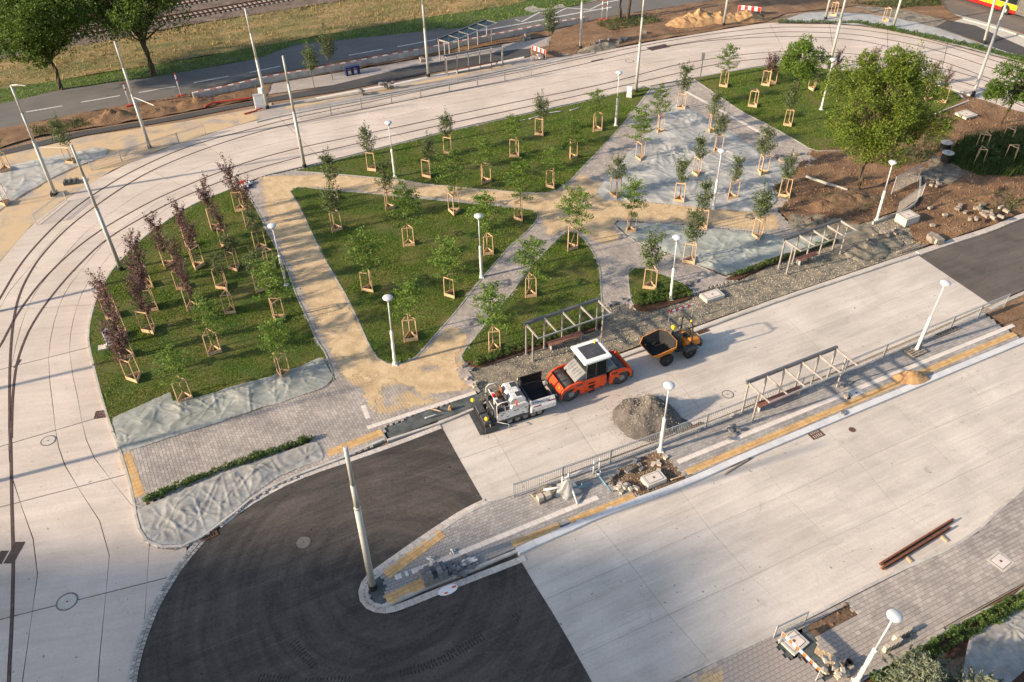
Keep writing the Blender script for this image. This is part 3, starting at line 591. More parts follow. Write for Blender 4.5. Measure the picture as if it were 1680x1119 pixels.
# ---- gravel strip beside the machine lane, kerb of that lane
GRAV = [(790,650),(765,606),(787,601),(891,567),(988,534),(988,500),(1030,498),(1045,507),(1060,512),(1139,484),(1175,468),(1208,460),(1345,405),(1400,372),(1480,345),(1520,370),(1530,400),(1500,412),(1260,493),(1060,563),(895,622),(783,660)]
grav = P(GRAV, .05)
relief('gravel_strip', grav, lambda x, y: .07+.05*fbm(x, y, .9), M['gravel'], .35, kind='structure')
kerb('lane_kerb', spline(P([(635,722),(722,693),(783,668),(895,629),(1060,571),(1145,541),(1260,499),(1390,455),(1507,416)], .14), .6), .15, -.05, .15, M['kerb'], 1.0)
kerb('lane_kerb', spline(P([(1507,414),(1560,396),(1622,376),(1680,353),(1830,300)], .12), .6), .5, -.05, .10, M['gutter'], 1.0)

# ---- the platform between the lanes
ZPL = .15
PLAT = [(622,997),(604,990),(598,978),(600,964),(612,948),(640,925),(700,884),(757,845),(795,824),(842,812),(1000,757),(1160,697),(1380,612),(1510,557),(1610,512),(1680,560),(1510,626),(1260,730),(990,836),(905,868),(850,897),(780,930),(722,952),(650,985)]
plat = P(PLAT, ZPL)
pl = empty('platform', kind='structure')
flat('platform_bed', plat, .085, M['paver_bed'], pl)
HOLE = P([(1010,770),(1083,735),(1128,783),(1050,815),(1020,800),(990,795)], ZPL)
TIP = P([(640,960),(628,940),(606,945),(598,970),(606,990),(625,997),(640,990),(632,975)], ZPL)
SLOT = P([(1118,706),(1150,690),(1155,698),(1122,714)], ZPL); SQ = P([(1378,645),(1398,640),(1402,655),(1388,660)], ZPL)
def plat_sand(x, y):
    s = np.zeros(len(x)); q = P([(1240,690),(1300,665),(1400,640),(1420,620),(1360,635),(1250,670)], ZPL); q2 = P([(850,840),(900,815),(990,780),(960,770),(880,800)], ZPL)
    for _ in range(8):
        dx, dy = rng.uniform(-.5, .5, 2); s += .55*pip(x+dx, y+dy, q)+.25*pip(x+dx, y+dy, q2)
    return s/8
pave('paving_blocks', plat, ZPL, M['paver_cool'], ROAD, (.24, .18), [HOLE, TIP, SLOT, SQ], plat_sand, pl, parts=lambda x, y: x < 1.5)
kerb('platform_kerb', spline(P([(849,904),(880,889),(923,871),(990,841),(1120,793),(1260,732),(1510,628),(1680,557),(1830,492)], ZPL), .6), .38, -.1, ZPL+.012, M['kerb_light'], 1.0)
kerb('island_kerb', spline(P([(851,902),(780,931),(722,953),(655,983),(635,992),(620,994),(606,987),(601,972),(608,955),(640,929),(700,887),(757,847),(800,823)], ZPL), .4), .16, -.1, ZPL+.012, M['kerb'], .4)
kerb('island_gutter', spline(P([(862,915),(785,945),(725,968),(660,994),(635,1001),(612,998),(596,985),(594,966),(606,946),(640,921),(700,879),(757,842),(797,822)], .04), .4), .34, -.1, .05, M['gutter'], .45)
kerb('platform_back_kerb', spline(P([(800,822),(842,811),(1000,756),(1160,696),(1380,611),(1510,556),(1612,510)], ZPL), .6), .15, -.1, ZPL+.008, M['kerb'], 1.0)
a = G(1127,775,ZPL); b = G(1668,546,ZPL)
strip_blocks('tactile_strip', a, b, .42, ZPL+.016, M['yellow_pave'], rows=2)
strip_blocks('tactile_strip', G(840,893,ZPL), G(1043,812,ZPL), .38, ZPL+.016, M['yellow_pave'], rows=2, skip=((.36, .46),))
strip_blocks('tactile_strip', G(634,985,ZPL), G(704,952,ZPL), .6, ZPL+.014, M['yellow_pave'], rows=3)
strip_blocks('tactile_strip', G(633,944,ZPL), G(726,874,ZPL), .55, ZPL+.014, M['yellow_pave'], rows=3)
strip_blocks('white_band', G(1112,758,ZPL), G(1664,533,ZPL), .3, ZPL+.012, M['white_pave'], .4, 1)
strip_blocks('white_band', G(648,948,ZPL), G(704,928,ZPL), .3, ZPL+.012, M['white_pave'], .17, 1, skip=((.18, .27), (.38, .46), (.56, .63)))
strip_blocks('white_band', G(704,928,ZPL), G(990,812,ZPL), .3, ZPL+.012, M['white_pave'], .4, 1)
relief('excavation', [tuple(q) for q in HOLE], lambda x, y: ZPL-.03+.05*fbm(x, y, 1.6), M['dirt_dark'], .18, kind='structure')
relief('stone_fill', [tuple(q) for q in TIP], lambda x, y: ZPL-.035+.02*fbm(x, y, 3), M['gravel_dark'], .12, kind='structure')
flat('open_slot', SLOT, ZPL-.055, M['dirt_dark']); flat('open_slot', SQ, ZPL-.055, M['dirt_dark'])
# bare verge past the platform end
relief('end_verge', P([(1612,510),(1680,478),(1840,415),(1850,470),(1700,550),(1683,560)], .05), lambda x, y: .08+.1*fbm(x, y, .8), M['dirt'], .4, kind='structure')
kerb('verge_kerb', spline(P([(1625,506),(1680,480),(1830,420)], .12), .6), .25, -.05, .12, M['kerb'])

# ---- lower right pavement
PAV = [(1060,1150),(1115,1112),(1260,1046),(1330,1012),(1410,971),(1485,934),(1560,900),(1610,867),(1635,840),(1685,797),(1790,715),(1860,760),(1690,952),(1600,1003),(1500,1062),(1420,1112),(1380,1150)]
pv = P(PAV, .12); rp = empty('pavement', kind='structure')
flat('paving_bed', pv, .05, M['paver_bed'], rp)
HOLE2 = P([(1318,1024),(1382,990),(1395,988),(1412,1008),(1345,1050),(1350,1062),(1385,1085),(1400,1110),(1352,1119),(1330,1090),(1306,1092),(1290,1045)], .12); HOLE3 = P([(1262,1050),(1318,1025),(1306,1092),(1285,1080)], .12)
def pav_sand(x, y):
    q = P([(1040,1160),(1140,1100),(1270,1080),(1330,1119),(1330,1160)], .12); s = np.zeros(len(x))
    for _ in range(8):
        dx, dy = rng.uniform(-.5, .5, 2); s += .62*pip(x+dx, y+dy, q)
    return s/8
pave('paving_blocks', pv, .12, M['paver'], ROAD, (.27, .2), [HOLE2, HOLE3], pav_sand, rp, parts=lambda x, y: (x > 9) & (x < 20))
flat('excavation', HOLE2, .075, M['gravel_dark']); flat('excavation', HOLE3, .075, M['gravel_dark'])
relief('soil_patch', P([(1330,1020),(1385,992),(1408,1007),(1345,1046),(1325,1035)], .1), lambda x, y: .075+.05*abs(fbm(x, y, 2))+.01, M['dirt_dark'], .15, kind='structure')
relief('sand_patch', P([(1345,1050),(1352,1062),(1400,1085),(1412,1105),(1385,1112),(1355,1085),(1335,1070)], .1), lambda x, y: .085+.03*abs(fbm(x, y, 2)), M['sand'], .15, kind='structure')
kerb('pavement_kerb', spline(P([(1060,1140),(1115,1111),(1260,1044),(1330,1010),(1410,969),(1485,932),(1560,898),(1610,865),(1637,838),(1687,795),(1790,713)], .13), .4), .14, -.05, .135, M['kerb'])
kerb('bed_edging', spline(P([(1380,1145),(1420,1112),(1500,1066),(1600,1007),(1690,956),(1860,765)], .13), .4), .09, 0, .15, M['edging'])
flat('planting_bed', P([(1380,1150),(1420,1114),(1500,1067),(1600,1008),(1690,957),(1860,770),(1900,830),(1700,1020),(1560,1080),(1470,1150)], .08), .10, M['mulch'])
# low wall edge seen in the lower right corner
flat('planting_bed', P([(1640,1119),(1690,1080),(1760,1119),(1700,1180)], .08), .104, M['mulch'])

# ---- lawns
lawn_o = {}
for k, w in lawn_w.items():
    lawn_o[k] = relief('lawn', w, lambda x, y: .135+.05*fbm(x, y, .35), M['grass_base'], .7, kind='structure')
for nm, w in (('cover_bed', cov1), ('cover_bed', cov2), ('cover_bed', cov3)):
    flat(nm, w, .105, M['dirt_dark'])
flat('planting_bed', hedge1, .12, M['mulch'])
for q in ([(988,536),(976,541),(891,569),(787,603),(771,602),(762,594),(800,588),(860,566),(930,543),(985,522)], [(1139,484),(1127,492),(1060,512),(1045,509),(1036,502),(1048,498),(1090,492),(1120,482)], [(1190,458),(1208,460),(1265,434),(1345,407),(1375,396),(1370,388),(1300,414),(1220,441)]):
    flat('planting_bed', P(q, .17), .185, M['mulch'])

# ---- the works area on the right: bare soil
DIRT = [(1330,245),(1430,240),(1535,188),(1590,160),(1690,190),(1830,250),(1900,330),(1830,298),(1680,350),(1560,394),(1520,405),(1500,400),(1480,345),(1400,372),(1375,380),(1300,372),(1275,345),(1268,310),(1300,285)]
def dirt_h(x, y): return max(.0, .12+.22*fbm(x, y, .28)+.10*abs(fbm(x, y, 1.1)))
relief('bare_ground', P(DIRT), dirt_h, M['dirt'], .45, kind='structure')
def wob(poly, amt=.12, step=.5):
    q = resample(list(poly)+[poly[0]], step)[:-1]; return [(x+fbm(x, y, .9)*amt*2, y+fbm(x+9, y, .9)*amt*2) for x, y in q]
relief('grey_grit_patch', wob(P([(1300,372),(1290,350),(1345,352),(1420,372),(1480,395),(1440,425),(1380,415)], .2), .5), lambda x, y: max(.07, dirt_h(x, y))+.015, M['gravel'], .35, kind='structure')
relief('damp_soil', wob(P([(1272,305),(1330,285),(1400,303),(1445,335),(1425,362),(1340,362),(1285,345)], .2), .5), lambda x, y: dirt_h(x, y)+.012, M['dirt_mid'], .35, kind='structure')
relief('damp_soil', wob(P([(1450,300),(1500,275),(1540,300),(1530,340),(1460,340)], .2), .6), lambda x, y: dirt_h(x, y)+.01, M['dirt_mid'], .35, kind='structure')
relief('grey_path', wob(P([(1500,285),(1530,255),(1570,262),(1590,285),(1560,300),(1520,300)], .2), .6), lambda x, y: dirt_h(x, y)+.012, M['gravel'], .35, kind='structure')
flat('cross_path', P([(1138,130),(1065,142),(1062,150),(1110,165),(1190,212),(1300,268),(1340,262),(1260,210)], ZP), .108, M['paver_bed'])
strip_blocks('white_band', G(1120,147,.13), G(1262,225,.13), .35, .142, M['white_pave'], .5, 1)
kerb('soil_kerb', spline(P([(1535,187),(1590,166)], .2), .5), .15, 0, .3, M['kerb'])

# ---- beyond the tram loop: stop, cycle path, verge, road, meadow, railway
flat('sandy_verge', P([(-200,330),(-60,270),(7,255),(140,224),(300,200),(430,176),(445,168),(450,192),(420,197),(335,221),(260,247),(185,279),(100,331),(50,371),(0,429),(-60,499),(-110,618),(-400,700)]), .012, M['far_sandy'])
flat('far_platform', P([(430,176),(560,152),(700,128),(845,98),(870,94),(975,84),(950,91),(840,113),(745,133),(645,152),(520,177),(420,197)]), .016, M['far_paver'])
kerb('far_platform_kerb', spline(P([(420,199),(482,185),(645,154),(745,135),(840,115),(975,86)], .12), .8), .3, -.05, .13, M['kerb'], 1.5)
flat('tactile_band', P([(470,180),(645,148),(840,108),(842,104),(645,143),(468,174)]), .03, M['far_sandy'])
flat('white_line', P([(520,163),(645,140),(860,96),(860,93),(645,137),(518,160)]), .034, M['white_pave'])
flat('cycle_path', P([(-150,290),(5,247),(125,217),(250,197),(420,165),(545,140),(670,110),(840,82),(868,80),(870,93),(840,96),(700,121),(555,150),(442,167),(300,195),(140,222),(7,255),(-150,300)]), .02, M['cycle'])
flat('far_pavement', P([(440,155),(445,138),(520,125),(640,106),(700,95),(840,70),(905,60),(900,75),(868,80),(840,82),(670,110),(545,140)]), .018, M['far_paver'])
relief('dug_strip', P([(-150,285),(0,243),(60,225),(125,214),(250,194),(420,163),(440,155),(445,138),(520,124),(640,104),(700,93),(840,69),(905,58),(905,42),(840,53),(640,87),(420,126),(312,156),(207,173),(100,193),(0,212),(-150,250)]), lambda x, y: .0+.30*max(0, fbm(x, y, .35)+.2)+.1*fbm(x, y, 1.4), M['dirt'], .7, kind='structure')
ROADP = [(-500,330),(-150,252),(0,211),(100,192),(207,172),(312,155),(420,125),(640,86),(840,52),(965,33),(1090,13),(1165,1),(1350,-30),(1500,-55),(1480,-75),(1100,-20),(940,11),(840,28),(670,54),(487,73),(420,97),(250,127),(100,147),(0,171),(-150,205),(-500,270)]
flat('road', P(ROADP), .014, M['road'])
flat('far_paving', P([(840,26),(945,9),(1000,-4),(960,-10),(830,14)]), .016, M['far_paver'])
for a, b in (((43,184),(102,174)),((133,168),(197,157)),((228,152),(288,142)),((318,136),(376,125)),((410,119),(460,109)),((572,91),(628,81)),((652,77),(715,65))):
    ribbon('lane_marking', [G(*a), G(*b)], .22, .015, .022, M['mark'], kind='structure')
ribbon('edge_marking', spline(P([(760,55),(840,42),(940,23),(1003,12)]), 1), .3, .015, .022, M['mark'], kind='structure')
zz = [(846,32),(856,36),(886,20),(912,22),(930,13),(968,16),(990,5),(1030,-3)]
ribbon('zigzag_marking', P(zz), .25, .015, .022, M['mark'], kind='structure')
VERGE = [(-500,275),(-150,206),(0,171),(100,147),(250,127),(420,97),(487,73),(600,62),(670,54),(760,46),(840,30),(945,9),(1000,-6),(900,-12),(840,8),(720,25),(595,46),(420,77),(250,106),(0,147),(-150,180),(-500,240)]
relief('verge', P(VERGE), lambda x, y: .02+.06*fbm(x, y, .3), M['verge'], 1.2, kind='structure')
MEAD = [(-500,242),(-150,181),(0,148),(250,107),(420,78),(595,47),(720,26),(840,9),(900,-10),(800,-40),(545,4),(420,24),(312,40),(150,72),(0,97),(-150,125),(-500,190)]
relief('dry_meadow', P(MEAD), lambda x, y: .05+.25*fbm(x, y, .15)+.1*fbm(x, y, .8), M['dry'], 1.3, kind='structure')
BAL = [(-500,192),(-150,126),(0,98),(150,73),(312,41),(420,25),(545,5),(800,-40),(900,-90),(300,-90),(-500,60)]
flat('track_bed', P(BAL), .10, M['ballast'])
flat('far_field', P([(-700,200),(-500,60),(300,-90),(900,-90),(900,-200),(-900,-200)]), .02, M['dry'])
ra, rb = Vector(G(142,60)), Vector(G(420,11)); rd = (rb-ra).normalized(); rq = Vector((-rd.y, rd.x))
sl = MB().box((0, 0, 0), (.26, 2.5, .2), 0, top=.9); sme = bpy.data.meshes.new('sleeper'); sme.from_pydata(sl.v, [], sl.f); sme.materials.append(M['sleeper']); sme.update()
for k, (off, ext) in enumerate(((.7, (-30, 62)), (6.2, (-20, 60)), (10.8, (-20, 60)))):
    tr = empty('railway_track', kind='structure'); rz = math.atan2(rd.y, rd.x)
    for i in range(int((ext[1]-ext[0])/.65)):
        c = ra+rd*(ext[0]+i*.65)+rq*off; o = link('sleeper', sme, tr); o.location = (c.x, c.y, .14); o.rotation_euler = (0, 0, rz)
    for s in (-.75, .75):
        a = ra+rd*ext[0]+rq*(off+s); b = ra+rd*ext[1]+rq*(off+s); MB().bar((a.x, a.y, .32), (b.x, b.y, .32), .09, .16).build('rail', M['rust'], tr)
# upper right: works area, fleece strip, cycle path, road with the bus
relief('works_area', P([(905,58),(965,34),(1090,14),(1165,2),(1300,-20),(1420,-20),(1400,10),(1290,22),(1255,36),(1150,54),(1050,71),(950,91),(872,98),(868,80),(900,75)]), lambda x, y: .02+.4*max(0, fbm(x, y, .2)+.1)+.12*fbm(x, y, 1), M['dirt'], .7, kind='structure')
flat('far_cycle_path', P([(1535,44),(1555,33),(1600,42),(1690,82),(1830,130),(1830,155),(1690,112),(1610,70)]), .022, M['cycle'])
flat('grey_strip', P([(1390,8),(1470,14),(1560,34),(1700,85),(1690,95),(1600,66),(1535,46),(1480,32)]), .016, M['gravel'])
flat('grey_strip', P([(1540,28),(1570,20),(1700,64),(1830,110),(1830,135),(1690,85),(1590,42)]), .018, M['chamber'])
flat('side_road', P([(1540,2),(1560,22),(1600,32),(1700,60),(1850,105),(1950,80),(1800,20),(1650,-60),(1540,-60)]), .02, M['road'])
kerb('side_kerb', spline(P([(1582,30),(1640,46),(1700,66),(1830,112)], .1), 1), .4, -.05, .12, M['kerb'], 1.5)
relief('far_soil', P([(1400,10),(1420,-20),(1540,-30),(1545,5),(1560,22),(1582,30),(1560,36),(1480,12)]), lambda x, y: .02+.3*max(0, fbm(x, y, .3)), M['dirt'], .8, kind='structure')
FLE = P([(1275,37),(1320,22),(1355,20),(1420,24),(1470,30),(1535,46),(1610,72),(1690,98),(1830,140),(1835,152),(1680,104),(1585,80),(1475,52),(1410,42),(1360,39)])
flat('hedge_bed', P([(1270,39),(1360,36),(1410,39),(1475,47),(1585,76),(1690,104),(1690,108),(1585,81),(1475,52),(1410,43),(1360,40)]), .03, M['mulch'])

# ================================================================== planting
def quads(c, nrm, up, w, h):
    """leaf blades: centres c, unit normals and in-plane axis, half sizes"""
    s = np.cross(nrm, up); s /= np.maximum(1e-6, np.linalg.norm(s, axis=1))[:, None]
    w = np.asarray(w)[:, None] if np.ndim(w) else w; h = np.asarray(h)[:, None] if np.ndim(h) else h
    V = np.stack([c-up*h, c+s*w, c+up*h, c-s*w], 1); n = len(c)
    return V.reshape(-1, 3), np.arange(4*n).reshape(-1, 4)
def leaf_obj(name, c, size, m, parent=None, flat_=.4, asp=.6, r=rng):
    n = len(c); nr = r.normal(size=(n, 3)); nr[:, 2] = np.abs(nr[:, 2])+flat_; nr /= np.linalg.norm(nr, axis=1)[:, None]
    t = r.normal(size=(n, 3)); up = np.cross(nr, t); up /= np.maximum(1e-6, np.linalg.norm(up, axis=1))[:, None]; k = r.uniform(.65, 1.25, n)*size/2
    V, F = quads(c, nr, up, k*asp, k); me = bpy.data.meshes.new(name); me.from_pydata(V.tolist(), [], F.tolist()); me.materials.append(m); me.update()
    return link(name, me, parent)
def branchy(mb, base, tip, r0, r1, wob, r, k=5):
    b, t = np.array(base, float), np.array(tip, float); pts = []; rad = []
    for i in range(k+1):
        u = i/k; pts.append(b+(t-b)*u+(r.normal(size=3)*wob*math.sin(math.pi*u))); rad.append(r0+(r1-r0)*u)
    mb.path([tuple(q) for q in pts], rad, 5); return pts

def young_tree(kind, seed):
    r = np.random.default_rng(seed); root = empty('young_tree'); mb = MB()
    if kind == 'plum':
        h = 4.6; tr = branchy(mb, (0, 0, 0), (.05, .02, h*.93), .035, .008, .03, r, 7); C = []
        for i in range(30):
            z = r.uniform(.8, 3.6); a = r.uniform(0, 6.28); L = r.uniform(.7, 1.3)*(1-.08*(z-1)); p0 = (0, 0, z); p1 = (math.cos(a)*L*.5, math.sin(a)*L*.5, z+L*.88)
            pts = branchy(mb, p0, p1, .012, .004, .03, r, 3)
            for u in np.linspace(.1, 1.1, 22): q = np.array(p0)+(np.array(p1)-np.array(p0))*u; C.append(q+r.normal(size=(2, 3))*.07)
        C = np.concatenate(C); leaf_obj('crown', C, .12, M['l_plum'], root, r=r)
    elif kind == 'pear':
        h = 4.7; branchy(mb, (0, 0, 0), (.03, -.04, h*.95), .04, .008, .03, r, 7); C = []
        for i in range(32):
            z = r.uniform(1.6, 3.7); a = r.uniform(0, 6.28); L = r.uniform(.5, 1.0)*(1.15-.2*(z-1.7)); p0 = np.array((0, 0, z)); p1 = np.array((math.cos(a)*L*.8, math.sin(a)*L*.8, z+L*.85))
            branchy(mb, p0, p1, .013, .004, .03, r, 3)
            for u in np.linspace(.25, 1.1, 16): C.append(p0+(p1-p0)*u+r.normal(size=(3, 3))*.1)
        for z in np.linspace(3.4, 4.7, 14): C.append(np.array((0, 0, z))+r.normal(size=(4, 3))*.07)
        leaf_obj('crown', np.concatenate(C), .14, M['l_pear'], root, r=r)
    else:
        h = 4.9; branchy(mb, (0, 0, 0), (.06, .05, h*.92), .045, .008, .06, r, 7); C = []
        for i in range(22):
            z = 1.8+2.6*i/21+r.uniform(-.1, .1); a = i*2.4+r.uniform(-.4, .4); L = r.uniform(.75, 1.25)*(1.15-.5*i/21); p0 = np.array((0, 0, z)); p1 = np.array((math.cos(a)*L, math.sin(a)*L, z+L*.35))
            branchy(mb, p0, p1, .014, .004, .05, r, 3)
            for u in np.linspace(.25, 1.12, 14):
                q = p0+(p1-p0)*u; q = q+np.array((0, 0, .06)); C.append(q+r.normal(size=(7, 3))*np.array((.14, .14, .06)))
        for z in np.linspace(4.2, 4.95, 8): C.append(np.array((.05, .05, z))+r.normal(size=(5, 3))*np.array((.12, .12, .05)))
        leaf_obj('crown', np.concatenate(C), .16, M['l_locust'], root, flat_=1.0, asp=.5, r=r)
    mb.build('trunk', M['bark_young'], root)
    return root
def stake_guard():
    root = empty('tree_guard'); s = .47; H = 1.72; P3 = [(s*math.cos(a), s*math.sin(a)) for a in (R(90), R(210), R(330))]
    for x, y in P3: MB().tube((x, y, -.1), (x*.93, y*.93, H), .036, n=7).build('stake', M['wood'], root)
    for i in range(3):
        (x0, y0), (x1, y1) = P3[i], P3[(i+1) % 3]
        MB().bar((x0*.93, y0*.93, H-.04), (x1*.93, y1*.93, H-.04), .035, .075).build('top_rail', M['wood'], root)
        MB().bar((x0*1.06, y0*1.06, .17), (x1*1.06, y1*1.06, .17), .03, .25).build('base_plank', M['wood'], root)
    MB().path([(P3[0][0]*.93, P3[0][1]*.93, H-.18), (0, 0, H-.2), (P3[1][0]*.93, P3[1][1]*.93, H-.18)], .014, 5).build('tie_strap', M['black'], root)
    return root
protos = {k: [young_tree(k, 100*i+7) for i in range(5)] for k in ('plum', 'pear', 'locust')}
guard0 = stake_guard(); used = set()
KIND = {'plum': ('purple leaved young plum tree', 'tree'), 'pear': ('narrow grey green young pear tree', 'tree'), 'locust': ('airy light green young locust tree', 'tree')}
def put(proto, loc, rz, sc=1.0):
    if id(proto) in used: o = copy_tree(proto)
    else: o = proto; used.add(id(proto))
    o.location = loc; o.rotation_euler = (0, 0, rz); o.scale = (sc*random.uniform(.88, 1.12), sc*random.uniform(.88, 1.12), sc); return o
def plant(x, y, kind, where, z=.13, sc=1.0, guard=True, lean=0, tree=True):
    g = G3(x, y, z)
    if tree:
        t = put(random.choice(protos[kind]), g, random.uniform(0, 6.28), sc*random.uniform(.93, 1.15)); nm, ct = KIND[kind]
        tag(t, nm+' '+where, ct, kind+' trees '+where); t.rotation_euler = (lean+random.uniform(-.06, .06), random.uniform(-.06, .06), t.rotation_euler[2])
    if guard:
        s = put(guard0, g, R(random.choice((10, 28, -15, 60, 95))), random.uniform(.94, 1.05))
        tag(s, 'raw timber stake guard '+where, 'tree guard', 'tree guards '+where)
W = 'on the lawn with the purple trees'
for x, y in ((188,520),(200,552),(210,585),(222,622),(243,470),(252,507),(247,543),(275,435),(300,473),(312,405),(325,438),(352,375),(395,345)): plant(x, y, 'plum', W)
for x, y in ((316,505),(372,404),(412,372)): plant(x, y, 'plum', W, sc=.9)
for x, y in ((386,441),(367,472),(428,408),(430,475)): plant(x, y, 'pear', W, sc=.72)
for x, y in ((379,512),(444,440)): plant(x, y, 'pear', W, tree=False)
for x, y in ((352,578),(304,655),(465,615),(457,525)): plant(x, y, 'locust', W, sc=.88)
W = 'on the triangular lawn'
for x, y, k in ((552,377,'pear'),(547,327,'pear'),(639,342,'pear'),(671,402,'locust'),(605,476,'locust'),(740,485,'locust'),(674,556,'locust'),(801,416,'locust'),(745,349,'locust'),(852,360,'locust')): plant(x, y, k, W)
W = 'on the lawn strip along the tram loop'
for x, y, k in ((612,279,'pear'),(702,290,'pear'),(737,252,'pear'),(796,299,'locust'),(886,221,'pear'),(979,214,'locust'),(939,259,'locust'),(845,257,'locust'),(904,307,'locust')): plant(x, y, k, W, sc=.95 if k == 'pear' else .8)
W = 'on the small pointed lawn'
for x, y in ((937,408),(870,485),(811,575)): plant(x, y, 'locust', W)
plant(1066, 472, 'pear', 'in the small rounded bed by the gravel')
W = 'standing in the white fleece bed'
for x, y, k in ((1117,179,'pear'),(1082,217,'locust'),(1050,262,'locust'),(1167,216,'pear'),(1176,250,'pear'),(1143,287,'pear'),(1010,322,'pear'),(1114,330,'pear'),(1200,325,'pear'),(1250,285,'pear'),(1287,322,'pear')): plant(x, y, k, W, sc=.92)
W = 'standing in the pale green fleece bed'
for x, y, k in ((1034,380,'locust'),(1151,374,'pear'),(1131,430,'pear'),(1243,390,'pear')): plant(x, y, k, W)
W = 'on the far lawn beside the curve'
for x, y, k in ((1187,142,'locust'),(1235,175,'pear'),(1256,140,'plum'),(1265,138,'plum'),(1332,147,'plum'),(1367,135,'plum'),(1292,206,'pear'),(1425,140,'plum'),(1490,148,'plum'),(1520,165,'plum'),(1544,168,'plum')): plant(x, y, k, W, sc=.88, tree=(x not in (1332,1235)))
W = 'on the fleece strip outside the curve'
plant(1367, 26, 'pear', W, .03, tree=False); plant(1452, 35, 'pear', W, .03, tree=False)
W = 'in the tall weeds'
for x, y in ((1607,247),(1650,240),(1602,272),(1655,268)): plant(x, y, 'pear', W, .1, tree=False)
W = 'in the white sheeted bed by the cycle path'
for x, y, k in ((118,267,'pear'),(10,280,'pear'),(8,335,'pear')): plant(x, y, k, W, .06, tree=(y < 300))
W = 'beside the far cycle path'
for x, y, k in ((517,150,'pear'),(546,131,'pear'),(901,87,'pear')): plant(x, y, k, W, .03, guard=False, sc=1.2)

# ---- grown trees
def big_tree(name, base, h, trunk_h, cr_r, cr_h, m, label, n=20000, leaf=.2, seed=1, lobes=26, tr=.28, cat='tree', squash=1.0, gap=.0, small=1.0, cone=.38):
    r = np.random.default_rng(seed); root = empty(name, base, 0, label, cat); mb = MB(); cz = h-cr_h/2
    top = (r.uniform(-.3, .3), r.uniform(-.3, .3), trunk_h+cr_h*.55); branchy(mb, (0, 0, -.1), top, tr, tr*.25, .12, r, 8); C = []
    for i in range(lobes):
        u = r.normal(size=3); u /= np.linalg.norm(u); u[2] = u[2]*.85+.08; k = r.uniform(.45, .9)
        prof = 1.0-cone*max(0, u[2])*1.3
        c = np.array((u[0]*cr_r*k*prof*1.1, u[1]*cr_r*k*prof*1.1, cz+u[2]*cr_h/2*k*1.1)); rad = cr_r*r.uniform(.22, .42)*small
        branchy(mb, (0, 0, trunk_h+r.uniform(0, .4)*cr_h), c, tr*.32, .03, .15, r, 4)
        k2 = int(n/lobes*r.uniform(.6, 1.4)); d = r.normal(size=(k2, 3)); d /= np.linalg.norm(d, axis=1)[:, None]; rr = rad*r.uniform(.45, 1.05, k2)**.6
        nzv = np.array([noise.noise(tuple(q*2.2+c)) for q in d]); rr = rr*(1+.45*nzv); pts = c+d*rr[:, None]*np.array((1, 1, .8)); C.append(pts[nzv > -.35+gap])
        for j in range(5):                                   # sprays that break the outline
            dd = r.normal(size=3); dd /= np.linalg.norm(dd); q = c+dd*rad*r.uniform(.9, 1.35); C.append(q+r.normal(size=(int(n/lobes*.03), 3))*rad*.16)
    leaf_obj('crown', np.concatenate(C), leaf, m, root, r=r); mb.build('trunk', M['bark'], root); return root
big_tree('maple_tree', G3(1408,312,.1), 12.9, 2.3, 4.9, 10.8, M['l_big'], 'large bushy tree with yellow green crown standing on bare soil', 80000, .155, 3, 95, .26, gap=.2, small=.56, cone=.45)
big_tree('roadside_tree', G3(101,147,0), 13, 2.7, 6.2, 10.6, M['l_dark'], 'dark green tree by the road with the slimmer trunk', 56000, .24, 5, 70, .26, gap=.1, small=.75)
big_tree('roadside_tree', G3(252,124,0), 15.5, 3.2, 7.4, 12.6, M['l_dark'], 'dark green tree by the road with the thicker trunk', 64000, .24, 6, 80, .36, gap=.1, small=.75)
big_tree('lawn_tree', G3(1308,150,.1), 5.6, 1.2, 2.5, 4.2, M['l_locust'], 'rounded bright green tree on the far lawn by the curve', 15000, .17, 8, 34, .12, gap=.08, small=.8)
big_tree('path_tree', G3(1642,205,.1), 6.6, 1.8, 2.6, 5.2, M['l_dark'], 'dark green small tree beside the curve on bare soil', 10000, .2, 9, 24, .12, gap=.12, small=.8)
big_tree('shrub_tree', G3(1725,262,.1), 5.2, .8, 2.6, 4.6, M['l_weed'], 'loose grey green shrub at the edge of the weeds', 9000, .17, 10, 18, .08)
t2 = big_tree('twin_trunk_tree', G3(1017,32,0), 13, 6.5, 4.0, 6.5, M['l_dark'], 'tree with two dark trunks beside the far road', 16000, .26, 12, 20, .26)
MB().path([(.9, -.2, -.1), (1.1, -.1, 2.5), (1.3, 0, 5), (1.2, 0, 7.5)], [.24, .2, .18, .12], 7).build('trunk', M['bark'], t2)

